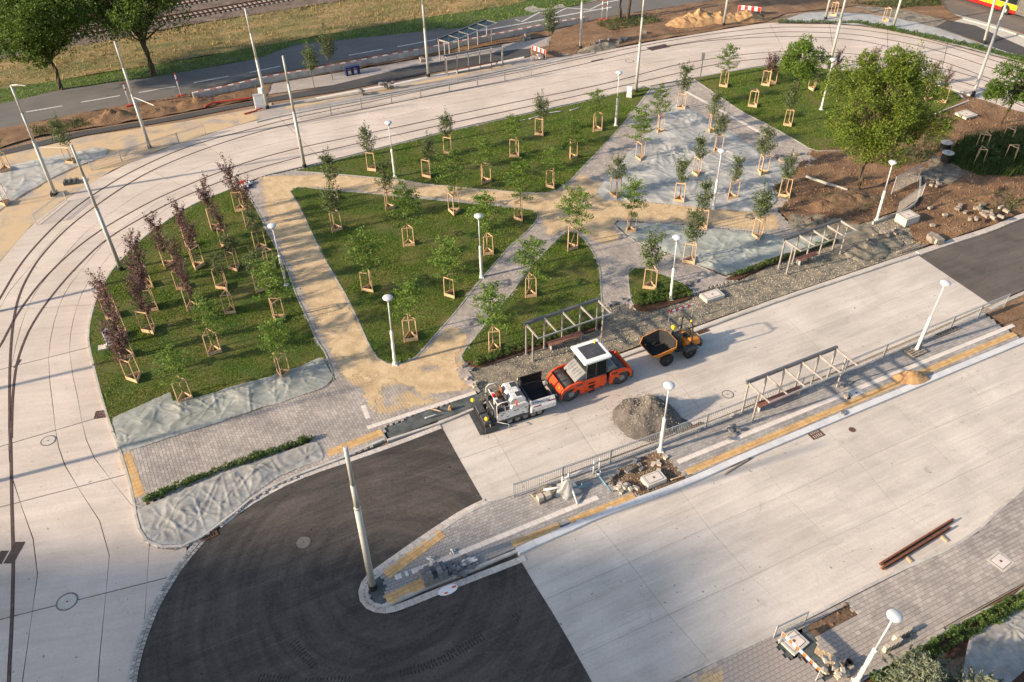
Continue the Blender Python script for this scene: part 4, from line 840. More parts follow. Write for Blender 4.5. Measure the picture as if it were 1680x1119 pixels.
# ---- blue grey spruce in the lower right corner
def spruce(base, label, h=4.6, rad=2.6, seed=4):
    r = np.random.default_rng(seed); root = empty('spruce', base, 0, label, 'tree'); mb = MB(); mb.path([(0, 0, -.1), (.05, 0, h*.5), (0, .05, h)], [.14, .08, .015], 6); C = []; N = []
    for k in range(22):
        z = .35+(h-.6)*k/19; L = rad*(1-k/19.5)*r.uniform(.85, 1.1)+.12; nb = 9
        for j in range(nb):
            a = 6.283*j/nb+k*.7+r.uniform(-.2, .2); e = np.array((math.cos(a)*L, math.sin(a)*L, z+.45*L)); b = np.array((0, 0, z)); mb.path([tuple(b), tuple((b+e)/2+np.array((0, 0, -.05))), tuple(e)], [.022, .014, .006], 4)
            m_ = max(6, int(L*46)); u = r.uniform(.15, 1.05, m_); w = .10*(1.05-u*.8)*L*.5+.035
            side = np.array((-math.sin(a), math.cos(a), 0)); c = b+(e-b)*u[:, None]+side*(r.uniform(-1, 1, m_)*w)[:, None]; c[:, 2] += r.uniform(-.04, .08, m_); C.append(c)
    leaf_obj('crown', np.concatenate(C), .2, M['l_spruce'], root, flat_=.1, asp=.24, r=r); mb.build('trunk', M['bark'], root); return root
spruce(G3(1500,1150,.1), 'blue grey spruce beside the planted strip and pavement', 3.0, 1.7)
spruce(G3(1585,1185,.1), 'paler spruce with sunlit tips next to the clear sheeting', 3.3, 1.75, 9)

# ---- shrubs in rows
def shrub_proto(seed, m, r0=.22, h=.42, n=170, leaf=.095):
    r = np.random.default_rng(seed); root = empty('shrub'); d = r.normal(size=(n, 3)); d /= np.linalg.norm(d, axis=1)[:, None]; d *= (r.uniform(.25, 1, n)**.5)[:, None]
    c = d*np.array((r0, r0, h/2))+np.array((0, 0, h*.55)); leaf_obj('foliage', c, leaf, m, root, r=r); mb = MB()
    for i in range(4): a = i*1.6; mb.path([(0, 0, -.03), (math.cos(a)*r0*.5, math.sin(a)*r0*.5, h*.7)], [.01, .005], 4)
    mb.build('stems', M['bark_young'], root); return root
shr = [shrub_proto(s, M['l_hedge']) for s in (1, 2, 3)]
def row(a, b, n, rows, w, z, label, group, sc=1.0, jit=.06):
    a, b = Vector(a), Vector(b); d = (b-a).normalized(); q = Vector((-d.y, d.x))
    for i in range(n):
        for k in range(rows):
            c = a.lerp(b, (i+.5+.25*(k % 2))/n)+q*((k+.5)/rows-.5)*w+Vector((random.uniform(-jit, jit), random.uniform(-jit, jit)))
            o = put(random.choice(shr), (c.x, c.y, z), random.uniform(0, 6.28), sc*random.uniform(.75, 1.2)); tag(o, label, 'shrub', group)
row(G(236,824,.12), G(350,778,.12), 17, 1, .1, .12, 'small leafy shrub in the curved planted strip between paving and clear sheeting', 'shrubs in the curved strip')
row(G(350,777,.12), G(512,721,.12), 20, 1, .1, .12, 'small leafy shrub in the curved planted strip between paving and clear sheeting', 'shrubs in the curved strip')
row(G(1430,1122,.1), G(1700,972,.1), 26, 2, .75, .1, 'low green shrub in the strip between pavement and clear sheeting', 'shrubs beside the pavement', .95)
row(G(1200,455,.19), G(1368,396,.19), 26, 1, .2, .19, 'low green shrub along the edge of the pale green fleece', 'shrubs below the fleece bed', .9)
row(G(775,597,.19), G(985,528,.19), 22, 2, .75, .19, 'low green shrub in the mulch edge of the small pointed lawn', 'shrubs behind the steel shelter', .85)
row(G(1043,495,.19), G(1128,478,.19), 10, 3, 1.5, .19, 'low green shrub in the small rounded bed', 'shrubs in the rounded bed', .9)
row(G(1275,38), G(1410,39), 26, 1, .3, .03, 'small shrub in the low hedge outside the tram curve', 'far hedge outside the curve', 1.0)
row(G(1410,40), G(1585,77), 40, 1, .3, .03, 'small shrub in the low hedge outside the tram curve', 'far hedge outside the curve', 1.3)
row(G(1585,77), G(1720,113), 26, 1, .3, .03, 'small shrub in the low hedge outside the tram curve', 'far hedge outside the curve', 1.4)

# ---- grass: blades over the lawns, stalks over the meadow, weeds
def blades(name, polys, dens, h, w, m, z, parent=None, patchy=0, lean=.5):
    X = []
    for poly in polys:
        p = np.array(poly); x0, y0 = p.min(0); x1, y1 = p.max(0); n = int((x1-x0)*(y1-y0)*dens); q = np.c_[rng.uniform(x0, x1, n), rng.uniform(y0, y1, n)]; q = q[pip(q[:, 0], q[:, 1], poly)]
        if patchy: q = q[np.array([fbm(a, b, .5, 2) for a, b in q]) > -patchy*rng.uniform(0, 1, len(q))] if len(q) else q
        X.append(q)
    q = np.concatenate(X); n = len(q); a = rng.uniform(0, 6.283, n); hh = h*rng.uniform(.5, 1.3, n); ww = w*rng.uniform(.6, 1.3, n); ln = rng.normal(size=(n, 2))*lean*h
    b = np.c_[q, np.full(n, z)]; s = np.c_[np.cos(a)*ww, np.sin(a)*ww, np.zeros(n)]; t = b+np.c_[ln, hh]
    V = np.stack([b-s, b+s, t], 1).reshape(-1, 3); o = meshobj(name, V.tolist(), np.arange(3*n).reshape(-1, 3).tolist(), m, parent); return o
ALL = [lawn_w[k] for k in lawn_w]
g = blades('grass', ALL, 230, .085, .03, M['l_grass'], .12, patchy=.45); tag(g, 'short green lawn grass', None, kind='stuff'); g['category'] = 'grass'
g = blades('verge_grass', [P(VERGE)], 10, .22, .07, M['l_grass'], .0); tag(g, 'green verge grass along the far road', 'grass', kind='stuff')
g = blades('meadow_grass', [P(MEAD)], 9, .42, .06, M['l_dry'], .0, patchy=.5); tag(g, 'dry straw coloured meadow grass below the railway', 'grass', kind='stuff')
WEED = wob(P([(1560,270),(1575,235),(1610,225),(1690,215),(1830,255),(1850,300),(1690,292),(1600,288)]), .7)
g = blades('tall_weeds', [WEED], 120, .75, .045, M['l_weed'], .1, lean=.25); tag(g, 'tall dark green weeds on the bare ground', 'weeds', kind='stuff')
for x, y, h_, r_, l in ((1622,262,1.5,1.5,'low rounded bush at the near side of the tall weeds'),(1668,250,1.9,1.9,'rounded bush in the middle of the tall weeds'),(1590,255,1.2,1.1,'small rounded bush at the corner of the tall weeds by the shafts')): big_tree('bush', G3(x, y+6, .1), h_, .1, r_, h_*1.1, M['l_weed'], l, 5000, .13, int(x), 16, .05, 'bush', small=.9)
g = blades('scrub_weeds', [P([(1345,322),(1400,318),(1445,330),(1420,350),(1370,345)]), P([(975,40),(1010,30),(1070,28),(1085,36),(1000,52)]), P([(1390,6),(1540,-2),(1545,10),(1470,14)]), P([(1268,300),(1300,305),(1298,330),(1275,328)]), P([(1590,330),(1640,318),(1680,330),(1660,352),(1610,350)]), P([(1450,258),(1500,240),(1540,215),(1560,235),(1520,265),(1470,280)]), P([(60,226),(130,212),(170,196),(120,198),(50,212)])], 34, .35, .05, M['l_weed'], .1, lean=.4); tag(g, 'scrubby weeds on disturbed soil', 'weeds', kind='stuff')

# ================================================================== masts, lamps, shelters, fences
def mast(bx, by, tx=None, ty=None, h=9.9, label='', z=.02, arm=None, light=False, joint=.52, r=.155, box=False):
    b = G3(bx, by, z); root = empty('overhead_line_mast', b, 0, label, 'mast', 'line masts round the tram loop'); top = Vector((0, 0, h))
    if tx is not None:
        t = G3(tx, ty, h+z); top = Vector((t.x-b.x, t.y-b.y, h))
    mid = top*joint; MB().tube((0, 0, 0), mid, r, r*.88, 14).build('lower_tube', M['mast'], root, True)
    MB().tube(mid-top*.006, mid+top*.006, r*.98, r*.8, 14).build('joint_ring', M['mast'], root, True)
    mid2 = top*.77; MB().tube(mid, mid2, r*.74, r*.70, 12).tube(mid2, top, r*.60, r*.56, 12).build('upper_tube', M['mast'], root, True)
    MB().tube(top, top+Vector((0, 0, .03)), r*.62, r*.4, 12).build('cap', M['steel'], root)
    MB().tube((0, 0, -.02), top*.035, r*1.22, r*1.15, 14).build('base_collar', M['black'], root)
    if arm:
        k, L, a = arm; p = top*k; e = p+Vector((math.cos(a)*L, math.sin(a)*L, -.1)); MB().path([p, (p+e)/2+Vector((0, 0, .02)), e], .028, 6).build('bracket_arm', M['wrap'], root)
        MB().tube(p-top*.008, p+top*.008, r*.9, r*.9, 12).build('clamp', M['steel'], root)
    if light: MB().path([top, top+Vector((.5, -.05, .05)), top+Vector((1.15, -.1, -.02))], [.04, .035, .03], 6).build('outreach_arm', M['steel'], root)
    if box: p = top*.2; MB().box((p.x-.25, p.y-.2, p.z), (.4, .3, .5)).build('switch_box', M['white'], root, bevel=.02)
    return root
mast(92,322,18,140,label='pale mast with a side arm at its top beside the sheeted bed', z=.02, arm=(.47, 2.6, R(-2)), light=True)
mast(246,243,188,68,label='pale mast standing on sand between cycle path and outer kerb', arm=(.5, 2.9, R(-35)))
mast(199,444,117,238,label='stout mast at the kerb of the lawn with purple trees', z=.1, arm=None)
mast(439,178,402,14,label='mast beside the white control cabinet and cycle path', arm=None, box=True)
mast(500,275,464,92,label='mast at the corner where sandy path and lawn strip meet the tracks', z=.1)
mast(703,126,None,None,label='mast beside the far tram stop shelter')
mast(952,80,None,None,label='mast with black foot in the grit of the far works area')
mast(1043,152,None,None,label='mast beside the small white cabinet at the end of the lawn strip', z=.1)
mast(1187,42,None,None,label='mast beside the yellow sand mounds')
mast(1354,32,None,None,label='mast on the white fleece strip beside a timber guard', z=.03)
mast(1360,112,None,None,label='mast at the edge of the far lawn by the purple trees', z=.1)
mast(1465,46,None,None,label='mast with black foot in the far hedge')
mast(1614,72,1656,-95,label='slim mast behind the far hedge, rear one of a close pair')
mast(1595,160,1682,-80,label='leaning mast with grey clamps at the bare corner of the curve')
mast(612,965,567,735,label='tall mast on the stone filled tip of the platform island', z=.12, r=.17, joint=.62, arm=None)
mast(-40,520,-130,290,label='pale mast standing outside the outer kerb left of the curve')
mast(-230,690,None,None,label='pale mast standing well outside the tram loop')
mast(-160,830,None,None,label='pale mast standing by the outer rail')

lampn = 0
def lamp(bx, by, hx, hy, label, z=.13, wrapped=True):
    h = 5.15; b = G3(bx, by, z); t = G3(hx, hy, h+z); lean = Vector((t.x-b.x, t.y-b.y, 0)); lean = lean*min(1, .35/max(.01, lean.length)); top = Vector((lean.x, lean.y, h))
    root = empty('park_lamp', b, 0, label, 'lamp', 'white park lamps'); mid = top*.5
    MB().tube((0, 0, 0), mid, .075, .068, 10).build('lower_pole', M['lamp'], root, True)
    MB().tube(mid, top, .045, .038, 10).build('upper_pole', M['lamp'], root, True)
    mb = MB(); r = np.random.default_rng(int(bx)); pts = [top*k for k in np.linspace(.03, .52, 14)]; mb.path(pts, [.098+r.uniform(-.012, .02) for _ in pts], 9); mb.build('film_wrap', M['wrap'], root, True)
    MB().lathe([(.05, -.34), (.13, -.20), (.17, -.16)], 12, top).build('head_neck', M['lamp'], root, True)
    MB().lathe([(.08, -.14), (.22, -.11), (.295, -.05), (.31, 0), (.285, .04), (.20, .09), (.08, .115), (.01, .12)], 24, top).build('lamp_head', M['lamp'], root, True)
    MB().box((0, 0, .03), (.34, .34, .06)).lathe([(.14, .06), (.12, .25)], 12).build('base', M['wrap'], root)
    return root
lamp(648,598,636,488,'white disc lamp at the rounded corner of the triangular lawn')
lamp(790,455,785,354,'white disc lamp on the path edge side of the triangular lawn')
lamp(470,468,446,370,'white disc lamp beside the sandy path at the purple tree lawn')
lamp(648,290,637,201,'white disc lamp on the lawn strip nearest the cross path')
lamp(1010,206,1016,119,'white disc lamp at the narrow end of the lawn strip')
lamp(1170,343,1184,247,'white disc lamp standing in the white fleece bed')
lamp(1100,492,1111,389,'white disc lamp in the small rounded bed')
lamp(1438,362,1465,266,'white disc lamp in front of the large bushy tree')
lamp(1083,740,1098,632,'white disc lamp beside the open excavation on the platform',.15)
lamp(1503,575,1553,463,'white disc lamp beside the wooden pallet on the platform',.15)
lamp(1405,1119,1468,1010,'white disc lamp on the pavement beside the spruce',.12)
lamp(1347,180,1353,140,'white disc lamp on the far lawn behind the large bushy tree')

def shelter(a, b, bays, depth, h, label, z, bench=(.25, .7), front_in=.12, roof=False, cant=.5):
    """bare steel frame: rear posts from a to b, beams forward, thin front rail, bench"""
    a, b = Vector(a), Vector(b); L = (b-a).length; rz = math.atan2((b-a).y, (b-a).x); root = empty('stop_shelter', (a.x, a.y, z), rz, label, 'shelter', 'bare steel stop shelters')
    st = L/bays; D = -depth
    for i in range(bays+1): MB().bx(i*st-.045, i*st+.045, -.045, .045, 0, h).box((i*st, 0, .01), (.2, .2, .02)).build('post', M['shelter'], root)
    for x in (.05, L-.05):
        MB().bx(x-.045, x+.045, -depth*cant-.045, -depth*cant+.045, 0, h-.06).box((x, -depth*cant, .01), (.22, .22, .02)).build('front_post', M['shelter'], root)
    MB().bx(-.12, L+.12, -.02, .14, h, h+.14).build('rear_beam', M['shelter_dark'], root)
    MB().bx(-.12, L+.12, .02, .16, h+.14, h+.17).build('gutter_channel', M['shelter_dark'], root)
    for i in range(bays+1): MB().hexa([(i*st-.03, D, h+.02), (i*st+.03, D, h+.02), (i*st+.03, -.02, h-.05), (i*st-.03, -.02, h-.05)], [(i*st-.03, D, h+.1), (i*st+.03, D, h+.1), (i*st+.03, -.02, h+.12), (i*st-.03, -.02, h+.12)]).build('rafter', M['shelter'], root)
    MB().bx(-.05, L+.05, D-.05, D, h+.02, h+.11).build('front_rail', M['steel'], root)
    if roof:
        for i in range(bays): MB().bx(i*st+.03, (i+1)*st-.03, D+.02, -.03, h+.06, h+.075).build('glass_pane', M['glass'], root)
    if bench:
        x0, x1 = bench[0]*L, bench[1]*L; bb = empty('bench', (0, 0, 0)); bb.parent = root
        for k in range(4): MB().bx(x0, x1, -.5+.115*k, -.5+.115*k+.1, .44, .47).build('slat', M['bench'], bb)
        for x in (x0+.15, x1-.15): MB().bx(x-.03, x+.03, -.45, -.1, 0, .44).build('leg', M['steel'], bb)
    return root
shelter(G(863.5,581,.1), G(978,541,.1), 4, 1.55, 2.38, 'bare steel shelter frame with red bench before the small pointed lawn', .1, (.28, .76))
shelter(G(1217,677,.15), G(1357,620,.15), 5, 1.75, 2.30, 'bare steel shelter frame with long bench on the platform', .15, (.12, .62))
shelter(G(1277,441,.15), G(1366,408,.15), 4, 1.55, 2.38, 'bare steel shelter frame with pale bench by the grit heap', .15, (.28, .62))
shelter(G(722,101,.02), G(799,68,.02), 5, 1.6, 2.4, 'glazed far tram stop shelter behind the cycle path', .02, None, roof=True)
sfar = shelter(G(732,122,.02), G(824,104,.02), 5, .5, 1.9, 'low steel rack of posts with bench at the far tram stop', .02, (.15, .9))

bar_me = {}
def fence(a, b, panel, h, z, label, group, gap=.11, detail=True, lean=0, name='guard_rail_panel', cat='guard rail', m='steel'):
    a, b = Vector(a), Vector(b); L = (b-a).length; n = max(1, int(round(L/panel))); st = L/n; rz = math.atan2((b-a).y, (b-a).x)
    key = (round(h, 2), m)
    if key not in bar_me:
        t = MB().bx(-.008, .008, -.008, .008, .12, h-.12); me = bpy.data.meshes.new('bar'); me.from_pydata(t.v, [], t.f); me.materials.append(M[m]); me.update(); bar_me[key] = me
    for i in range(n):
        p = a.lerp(b, i/n); root = empty(name, (p.x, p.y, z), rz, label, cat, group)
        for x in (.03, st-.03): MB().bx(x-.022, x+.022, -.022, .022, -.05, h).build('post', M[m], root)
        MB().bx(.05, st-.05, -.018, .018, h-.05, h-.015).build('top_rail', M[m], root); MB().bx(.05, st-.05, -.015, .015, h-.15, h-.12).build('middle_rail', M[m], root); MB().bx(.05, st-.05, -.015, .015, .09, .12).build('bottom_rail', M[m], root)
        k = int((st-.16)/gap); xs = [.08+(st-.16)*(j+.5)/k for j in range(k)]
        if detail:
            for x in xs: o = link('bar', bar_me[key], root); o.location = (x, 0, 0)
        else:
            mb = MB()
            for x in xs: mb.bx(x-.009, x+.009, -.009, .009, .12, h-.15)
            mb.build('bars', M[m], root, kind='stuff')
fp = [(842,816),(1001,760),(1158,701),(1385,613),(1510,560)]
for p, q in zip(fp[:-1], fp[1:]): fence(G(*p, .15), G(*q, .15), 3.1, 1.1, .15, 'galvanised guard rail panel along the rear edge of the platform', 'platform guard rail', .125)
fence(G(1512,559,.15), G(1648,503,.15), 3.1, 1.1, .15, 'galvanised guard rail panel running past the bare end of the platform', 'platform end guard rail', .125)
fence(G(492,197,.02), G(872,126,.02), 3.0, 1.1, .02, 'thin guard rail panel standing between the two tram tracks', 'rail between the tracks', .13, False)
fence(G(60,370,.02), G(110,330,.02), 3.0, 1.0, .02, 'site barrier panel on sand near the outer kerb', 'barriers along the outer kerb', .13, False)
fence(G(150,280,.02), G(338,220,.02), 3.0, 1.0, .02, 'site barrier panel on sand beside the outer kerb curve', 'barriers beside the curve', .13, False)

# ================================================================== sheeting
def drape(name, poly, z, amp, m, label, folds=(), step=.11, humps=(), seed=0, tuck=.25, dirn=None, cat='sheeting', ncre=46):
    """a sheet lying loose: low humps, long creases, folds fanning out from where it is pinned"""
    r = np.random.default_rng(seed); bp = np.array(resample(list(poly)+[poly[0]], .3))
    cre = []
    p = np.array(poly); c0 = p.mean(0)
    for i in range(ncre):
        k = r.integers(len(p)); o = p[k]+(c0-p[k])*r.uniform(.1, .9)+r.normal(size=2)*.6; a = r.uniform(0, 3.14) if dirn is None else dirn+r.normal()*.5
        cre.append((o[0], o[1], math.cos(a), math.sin(a), r.uniform(.5, 2.4), r.uniform(.07, .13), r.uniform(.015, .05)))
    def zf(x, y):
        d = np.min(np.hypot(bp[:, 0]-x, bp[:, 1]-y)); e = min(1, d/.45); v = .5*amp*max(0, fbm(x, y, .3, 1, seed)+.35)
        v += .05*max(0, 1-abs(fbm(x*1.0+y*.3, y, .3, 1, seed+5))*9)+.03*max(0, 1-abs(fbm(x, y*1.2, .8, 1, seed+15))*9)
        for ox, oy, ca, sa, L, w, hgt in cre:
            u = (x-ox)*ca+(y-oy)*sa; q = -(x-ox)*sa+(y-oy)*ca
            if abs(u) < L and abs(q) < w: v += hgt*(1-abs(q)/w)*(1-(u/L)**2)
        for fx, fy, rad, kk, hh in folds:
            dd = math.hypot(x-fx, y-fy)
            if dd < rad: v += .38*hh*(1-dd/rad)*abs(((kk*math.atan2(y-fy, x-fx)/6.283+1.6*fbm(x, y, .6, 2)) % 1)*2-1)**1.5*min(1, dd/.3)
        for hx, hy, rad, hh in humps:
            dd = math.hypot(x-hx, y-hy); v += .55*hh*math.exp(-(dd/rad)**2)
        return z+.02+max(-.01, v)*(.25+.75*e)
    return relief(name, poly, zf, m, max(.065, step*.6), edge=.1, smooth=True, jit=.2, label=label, cat=cat)
S1 = P([(184,686),(225,667),(280,642),(283,660),(300,657),(330,650),(385,632),(420,624),(480,605),(527,585),(538,597),(548,622),(530,636),(482,652),(420,672),(287,715),(200,741),(192,722)], .2)
f1 = [(*G(*q, .2), 2.0, k, h) for q, k, h in (((305,672),6,.14),((205,730),7,.14),((470,640),5,.12),((520,600),5,.14))]
drape('clear_sheet', wob(S1, .1), .16, .2, M['film'], 'clear plastic sheeting over the lower edge of the purple tree lawn', f1, humps=[(*G(*q, .2), .8, .3) for q in ((300,668),(470,628),(240,690),(400,650))], seed=2)
f3 = [(*G(*q, .2), 2.2, k, h) for q, k, h in (((322,850),7,.16),((505,745),6,.14),((262,870),7,.16),((400,790),5,.14))]
drape('clear_sheet', wob(P(COV3, .2), .08), .13, .22, M['film'], 'clear crumpled sheeting in the curved bed by the asphalt loop', f3, humps=[(*G(*q, .2), .7, .25) for q in ((300,835),(430,780))], seed=3)
f4 = [(*G(*q, .2), 2.4, k, h) for q, k, h in (((1100,250),9,.3),((1200,270),7,.25),((1130,195),8,.2),((1050,310),8,.15))]
drape('fleece_sheet', wob(P(COV1, .2), .08), .14, .34, M['fleece'], 'white fleece draped round the trees of the bed by the cross path', f4, step=.17, ncre=110, humps=[(*G(*q, .2), 1.0, .3) for q in ((1120,240),(1210,255),(1240,300),(1060,300))], seed=4)
drape('fleece_sheet', wob(P([(1010,366),(1018,362),(1065,366),(1115,369),(1230,380),(1310,391),(1362,384),(1340,402),(1300,412),(1262,424),(1208,446),(1190,452),(1142,433),(1065,405),(1030,387)], .2), .06), .14, .34, M['fleece_green'], 'pale green fleece over the bed behind the low shrubs', [(*G(1150,430,.2), 2.5, 7, .2)], step=.17, ncre=110, humps=[(*G(1165,440,.2), .9, .35), (*G(1200,447,.2), .7, .2)], seed=5, dirn=R(10))
drape('fleece_sheet', wob(P([(-200,345),(-60,300),(0,276),(60,262),(120,250),(160,242),(178,246),(172,256),(130,272),(90,290),(40,318),(0,345),(-80,400),(-200,450)], .05), .1), .05, .34, M['fleece'], 'white sheeting with guarded trees beside the sandy verge', [(*G(165,250), 2.4, 11, .15)], step=.2, seed=6, ncre=100)
drape('fleece_sheet', wob(FLE, .08), .03, .1, M['fleece'], 'white fleece strip outside the tram curve', step=.4, seed=7)
drape('clear_sheet', wob(P([(1590,1046),(1680,990),(1760,930),(1850,960),(1780,1060),(1680,1098),(1648,1130),(1625,1190),(1560,1190),(1575,1119)], .2), .05), .16, .15, M['film'], 'clear sheeting stretched beside the spruce', [(*G(1660,1030,.2), 2.5, 9, .2)], seed=8)

# ================================================================== heaps
def heap(name, px, py, rx, ry, h, m, label, rz=0, seed=0, z=.02, rough=.25, ridge=0, cat='heap', n=44):
    c = G3(px, py, z); v = []; f = []; rr = random.Random(seed)
    for i in range(n):
        for j in range(n+12):
            a = 2*math.pi*j/(n+12); u = i/(n-1); e = 1+.22*fbm(math.cos(a)*1.3+seed, math.sin(a)*1.3, 1.0, 3); x = math.cos(a)*rx*u*e; y = math.sin(a)*ry*u*e
            p = (1-u**1.15); hh = h*p*(1+rough*fbm(x+seed, y, 1.1, 5))+(.13*h*rough*(.5-abs(fbm(x, y+seed, 2.2, 3))*2)*p)
            if ridge: hh *= 1+ridge*fbm(x*.7+seed*3, y*.7, .9, 2)
            v.append((x, y, max(-.01, hh)-(.03 if i == n-1 else 0)))
    k = n+12
    for i in range(n-1):
        for j in range(k): f.append((i*k+j, (i+1)*k+j, (i+1)*k+(j+1) % k, i*k+(j+1) % k))
    o = meshobj(name, v, f, m, None, True); o.location = c; o.rotation_euler = (0, 0, rz); return tag(o, label, cat)
pile_c = G3(1062,690,.02)
heap('grit_heap', 1060, 686, 2.1, 1.85, 1.3, M['stone_pile'], 'grey brown grit heap on the concrete lane', R(20), 3, rough=.75, ridge=.8, n=60)
# tread prints pressed into the heap
heap('asphalt_spill', 1095, 692, 1.5, .8, .16, M['gravel_dark'], 'dark loose chippings spilling from the grit heap', R(-25), 5, z=.02, rough=.8)
heap('sand_heap', 1494, 620, 1.15, .62, .55, M['sand_pile'], 'small brown sand heap on the platform edge', R(5), 8, .15, .7, .4)
heap('grit_mound', 1422, 412, 1.9, 1.2, .7, M['gravel'], 'low greenish grit mound beside the right hand shelter', R(20), 12, .1, .5)
heap('soil_mound', 1395, 330, 3.2, 1.9, .6, M['dirt_dark'], 'dark soil bank at the foot of the large tree', R(20), 14, .05, .8)
heap('soil_mound', 1345, 338, 2.2, 1.2, .45, M['dirt'], 'reddish soil bank left of the large tree trunk', R(10), 15, .05, .8)
for i, (x, y, rx, ry, h, l) in enumerate(((1150,25,3.6,2.4,1.15,'tallest yellow sand mound beside the far road'),(1183,24,3.4,2.2,.9,'yellow sand mound with clods behind the mast'),(1222,22,2.6,1.8,1.0,'yellow sand mound next to the striped barrier'),(1125,30,2.6,1.6,.8,'low yellow sand mound at the end of the row'))):
    heap('sand_mound', x, y+8, rx, ry, h, M['sand_pile'], l, R(15), 20+i, .02, .7, .4, n=46)
for i, (x, y, rx, ry, h, l) in enumerate(((190,193,3.2,1.3,.8,'brown soil mound between far road and cycle path'),(330,170,3.6,1.1,.7,'brown soil mound by the red conduit'),(255,185,2.4,1.0,.6,'rough soil mound behind the leaning mast'),(90,205,2.5,1.0,.5,'dark soil mound with weeds at the cycle path'),(1625,330,2.6,1.3,.5,'sandy mound with rubble by the asphalt lane'),(985,78,3.0,1.2,.5,'pale grit mound at the foot of the far mast'))):
    heap('soil_mound', x, y, rx, ry, h, M['dirt'] if i < 5 else M['gravel'], l, R(25), 40+i, .02, .9, .4, n=28)

# ================================================================== loose things
blk = {}
def block(loc, rz, m, label, group, size=(.24, .18, .12), tilt=(0, 0), name='paving_block', cat='paving block'):
    k = (size, m)
    if k not in blk:
        t = MB().box((0, 0, 0), size, top=.97); me = bpy.data.meshes.new(name); me.from_pydata(t.v, [], t.f); me.materials.append(M[m]); me.update(); blk[k] = me
    o = link(name, blk[k]); o.location = loc; o.rotation_euler = (tilt[0], tilt[1], rz); return tag(o, label, cat, group)
def pallet(px, py, z, rz, label, m='wood_old', L=1.2, Wd=.8):
    root = empty('pallet', G3(px, py, z), rz, label, 'pallet')
    for i in range(5): MB().bx(-L/2, L/2, -Wd/2+i*(Wd-.1)/4, -Wd/2+i*(Wd-.1)/4+.1, .12, .145).build('deck_board', M[m], root)
    for x in (-L/2+.05, 0, L/2-.05):
        MB().bx(x-.05, x+.05, -Wd/2, Wd/2, .02, .12).build('bearer', M[m], root)
    return root
def scatter(px, py, n, sx, sy, m, label, group, z=.15, size=(.24, .18, .12), rz=ROAD, stack=1, tilt=.25):
    c = G3(px, py, z)
    for i in range(n):
        u, v = random.gauss(0, sx), random.gauss(0, sy); k = random.randint(0, stack-1)
        block((c.x+u*math.cos(rz)-v*math.sin(rz), c.y+u*math.sin(rz)+v*math.cos(rz), z+size[2]*(.5+k)), random.uniform(0, 3.1), m, label, group, size, (random.uniform(-tilt, tilt) if k else 0, random.uniform(-tilt, tilt)*.4))
# pallet of blocks on the island
pallet(712, 944, .15, ROAD, 'pallet carrying a stepped stack of grey blocks on the island', 'wood_old', 1.3, .95)
c = G3(712, 944, .15); ca, sa = math.cos(ROAD), math.sin(ROAD); lb, gr = 'dark grey paving block stacked on the island pallet', 'blocks on the island pallet'
for ix in range(5):
    for iy in range(4):
        for iz in range((3, 4, 2, 4, 3)[ix]-(iy == 3)):
            if (ix, iy) in ((2, 0), (2, 1)) and iz > 0: continue
            u = -.52+ix*.25+random.uniform(-.01, .01); v = -.33+iy*.195+random.uniform(-.01, .01); block((c.x+u*ca-v*sa, c.y+u*sa+v*ca, .15+.15+.06+iz*.125), ROAD+random.uniform(-.05, .05), 'block', lb, gr)
scatter(752, 935, 22, .38, .22, 'block', 'dark grey paving block tumbled beside the island pallet', 'tumbled blocks by the island pallet', .15, stack=3)
scatter(1078, 763, 7, .3, .2, 'block_warm', 'buff block lying by the lamp foot at the excavation', 'blocks by the excavation lamp', .13, stack=1)
scatter(1022, 803, 14, .3, .22, 'block_warm', 'buff block heaped beside the open chamber', 'blocks beside the open chamber', .15, stack=3)
scatter(1028, 772, 9, .5, .22, 'block', 'grey block scattered behind the excavation', 'blocks behind the excavation', .15, stack=2)
scatter(1198, 708, 7, .22, .28, 'block', 'grey block lying loose in the middle of the platform', 'loose blocks on the platform', .15, stack=2)
scatter(1146, 706, 1, .02, .02, 'block_warm', 'single buff block by the slot at the guard rail', None, .15); scatter(1202, 683, 1, .02, .02, 'block_warm', 'single buff block near the shelter leg', None, .15)
scatter(1386, 652, 3, .1, .1, 'block_warm', 'buff block beside the platform chamber cover', 'blocks by the chamber cover', .15, stack=2); scatter(1383, 678, 3, .1, .06, 'block', 'grey block on the ochre band', 'blocks on the ochre band', .15, stack=2)
scatter(1388, 632, 2, .2, .03, 'block', 'grey block by the platform chamber', 'blocks near the platform chamber', .15)
scatter(1370, 1100, 18, .4, .32, 'block_warm', 'buff block tumbled by the dug pavement', 'tumbled blocks by the dug pavement', .12, stack=3)
for k, (x, y) in enumerate(((1478,1044),(1462,1062))):
    c = G3(x, y, .12)
    for i in range(4):
        for j in range(3):
            block((c.x+(i-1.5)*.25*ca-(j-1)*.0*sa, c.y+(i-1.5)*.25*sa, .12+.07+j*.13), ROAD+R(8), 'block_warm', ('buff paving block stacked by the pavement edge, larger stack' if k else 'buff paving block stacked by the pavement edge, upper stack'), 'stacked buff blocks %s' % ('near the spruce' if k else 'by the lamp'))
scatter(1488, 1040, 3, .12, .1, 'block', 'dark block behind the stacked buff blocks', 'dark blocks by the stack', .12)
scatter(768, 606, 4, .1, .35, 'block', 'grey block at the ragged end of the park paving', 'blocks at the paving end', .13, stack=1); scatter(778, 632, 7, .12, .4, 'block_warm', 'buff block at the ragged paving end by the paver', 'buff blocks at the paving end', .13, stack=2)
scatter(1010, 497, 8, .5, .12, 'block', 'grey block loose at the broken path end', 'blocks at the broken path end', .12); scatter(1128, 467, 8, .4, .1, 'block', 'grey block at the toothed path end by the fleece', 'blocks at the toothed path end', .12)
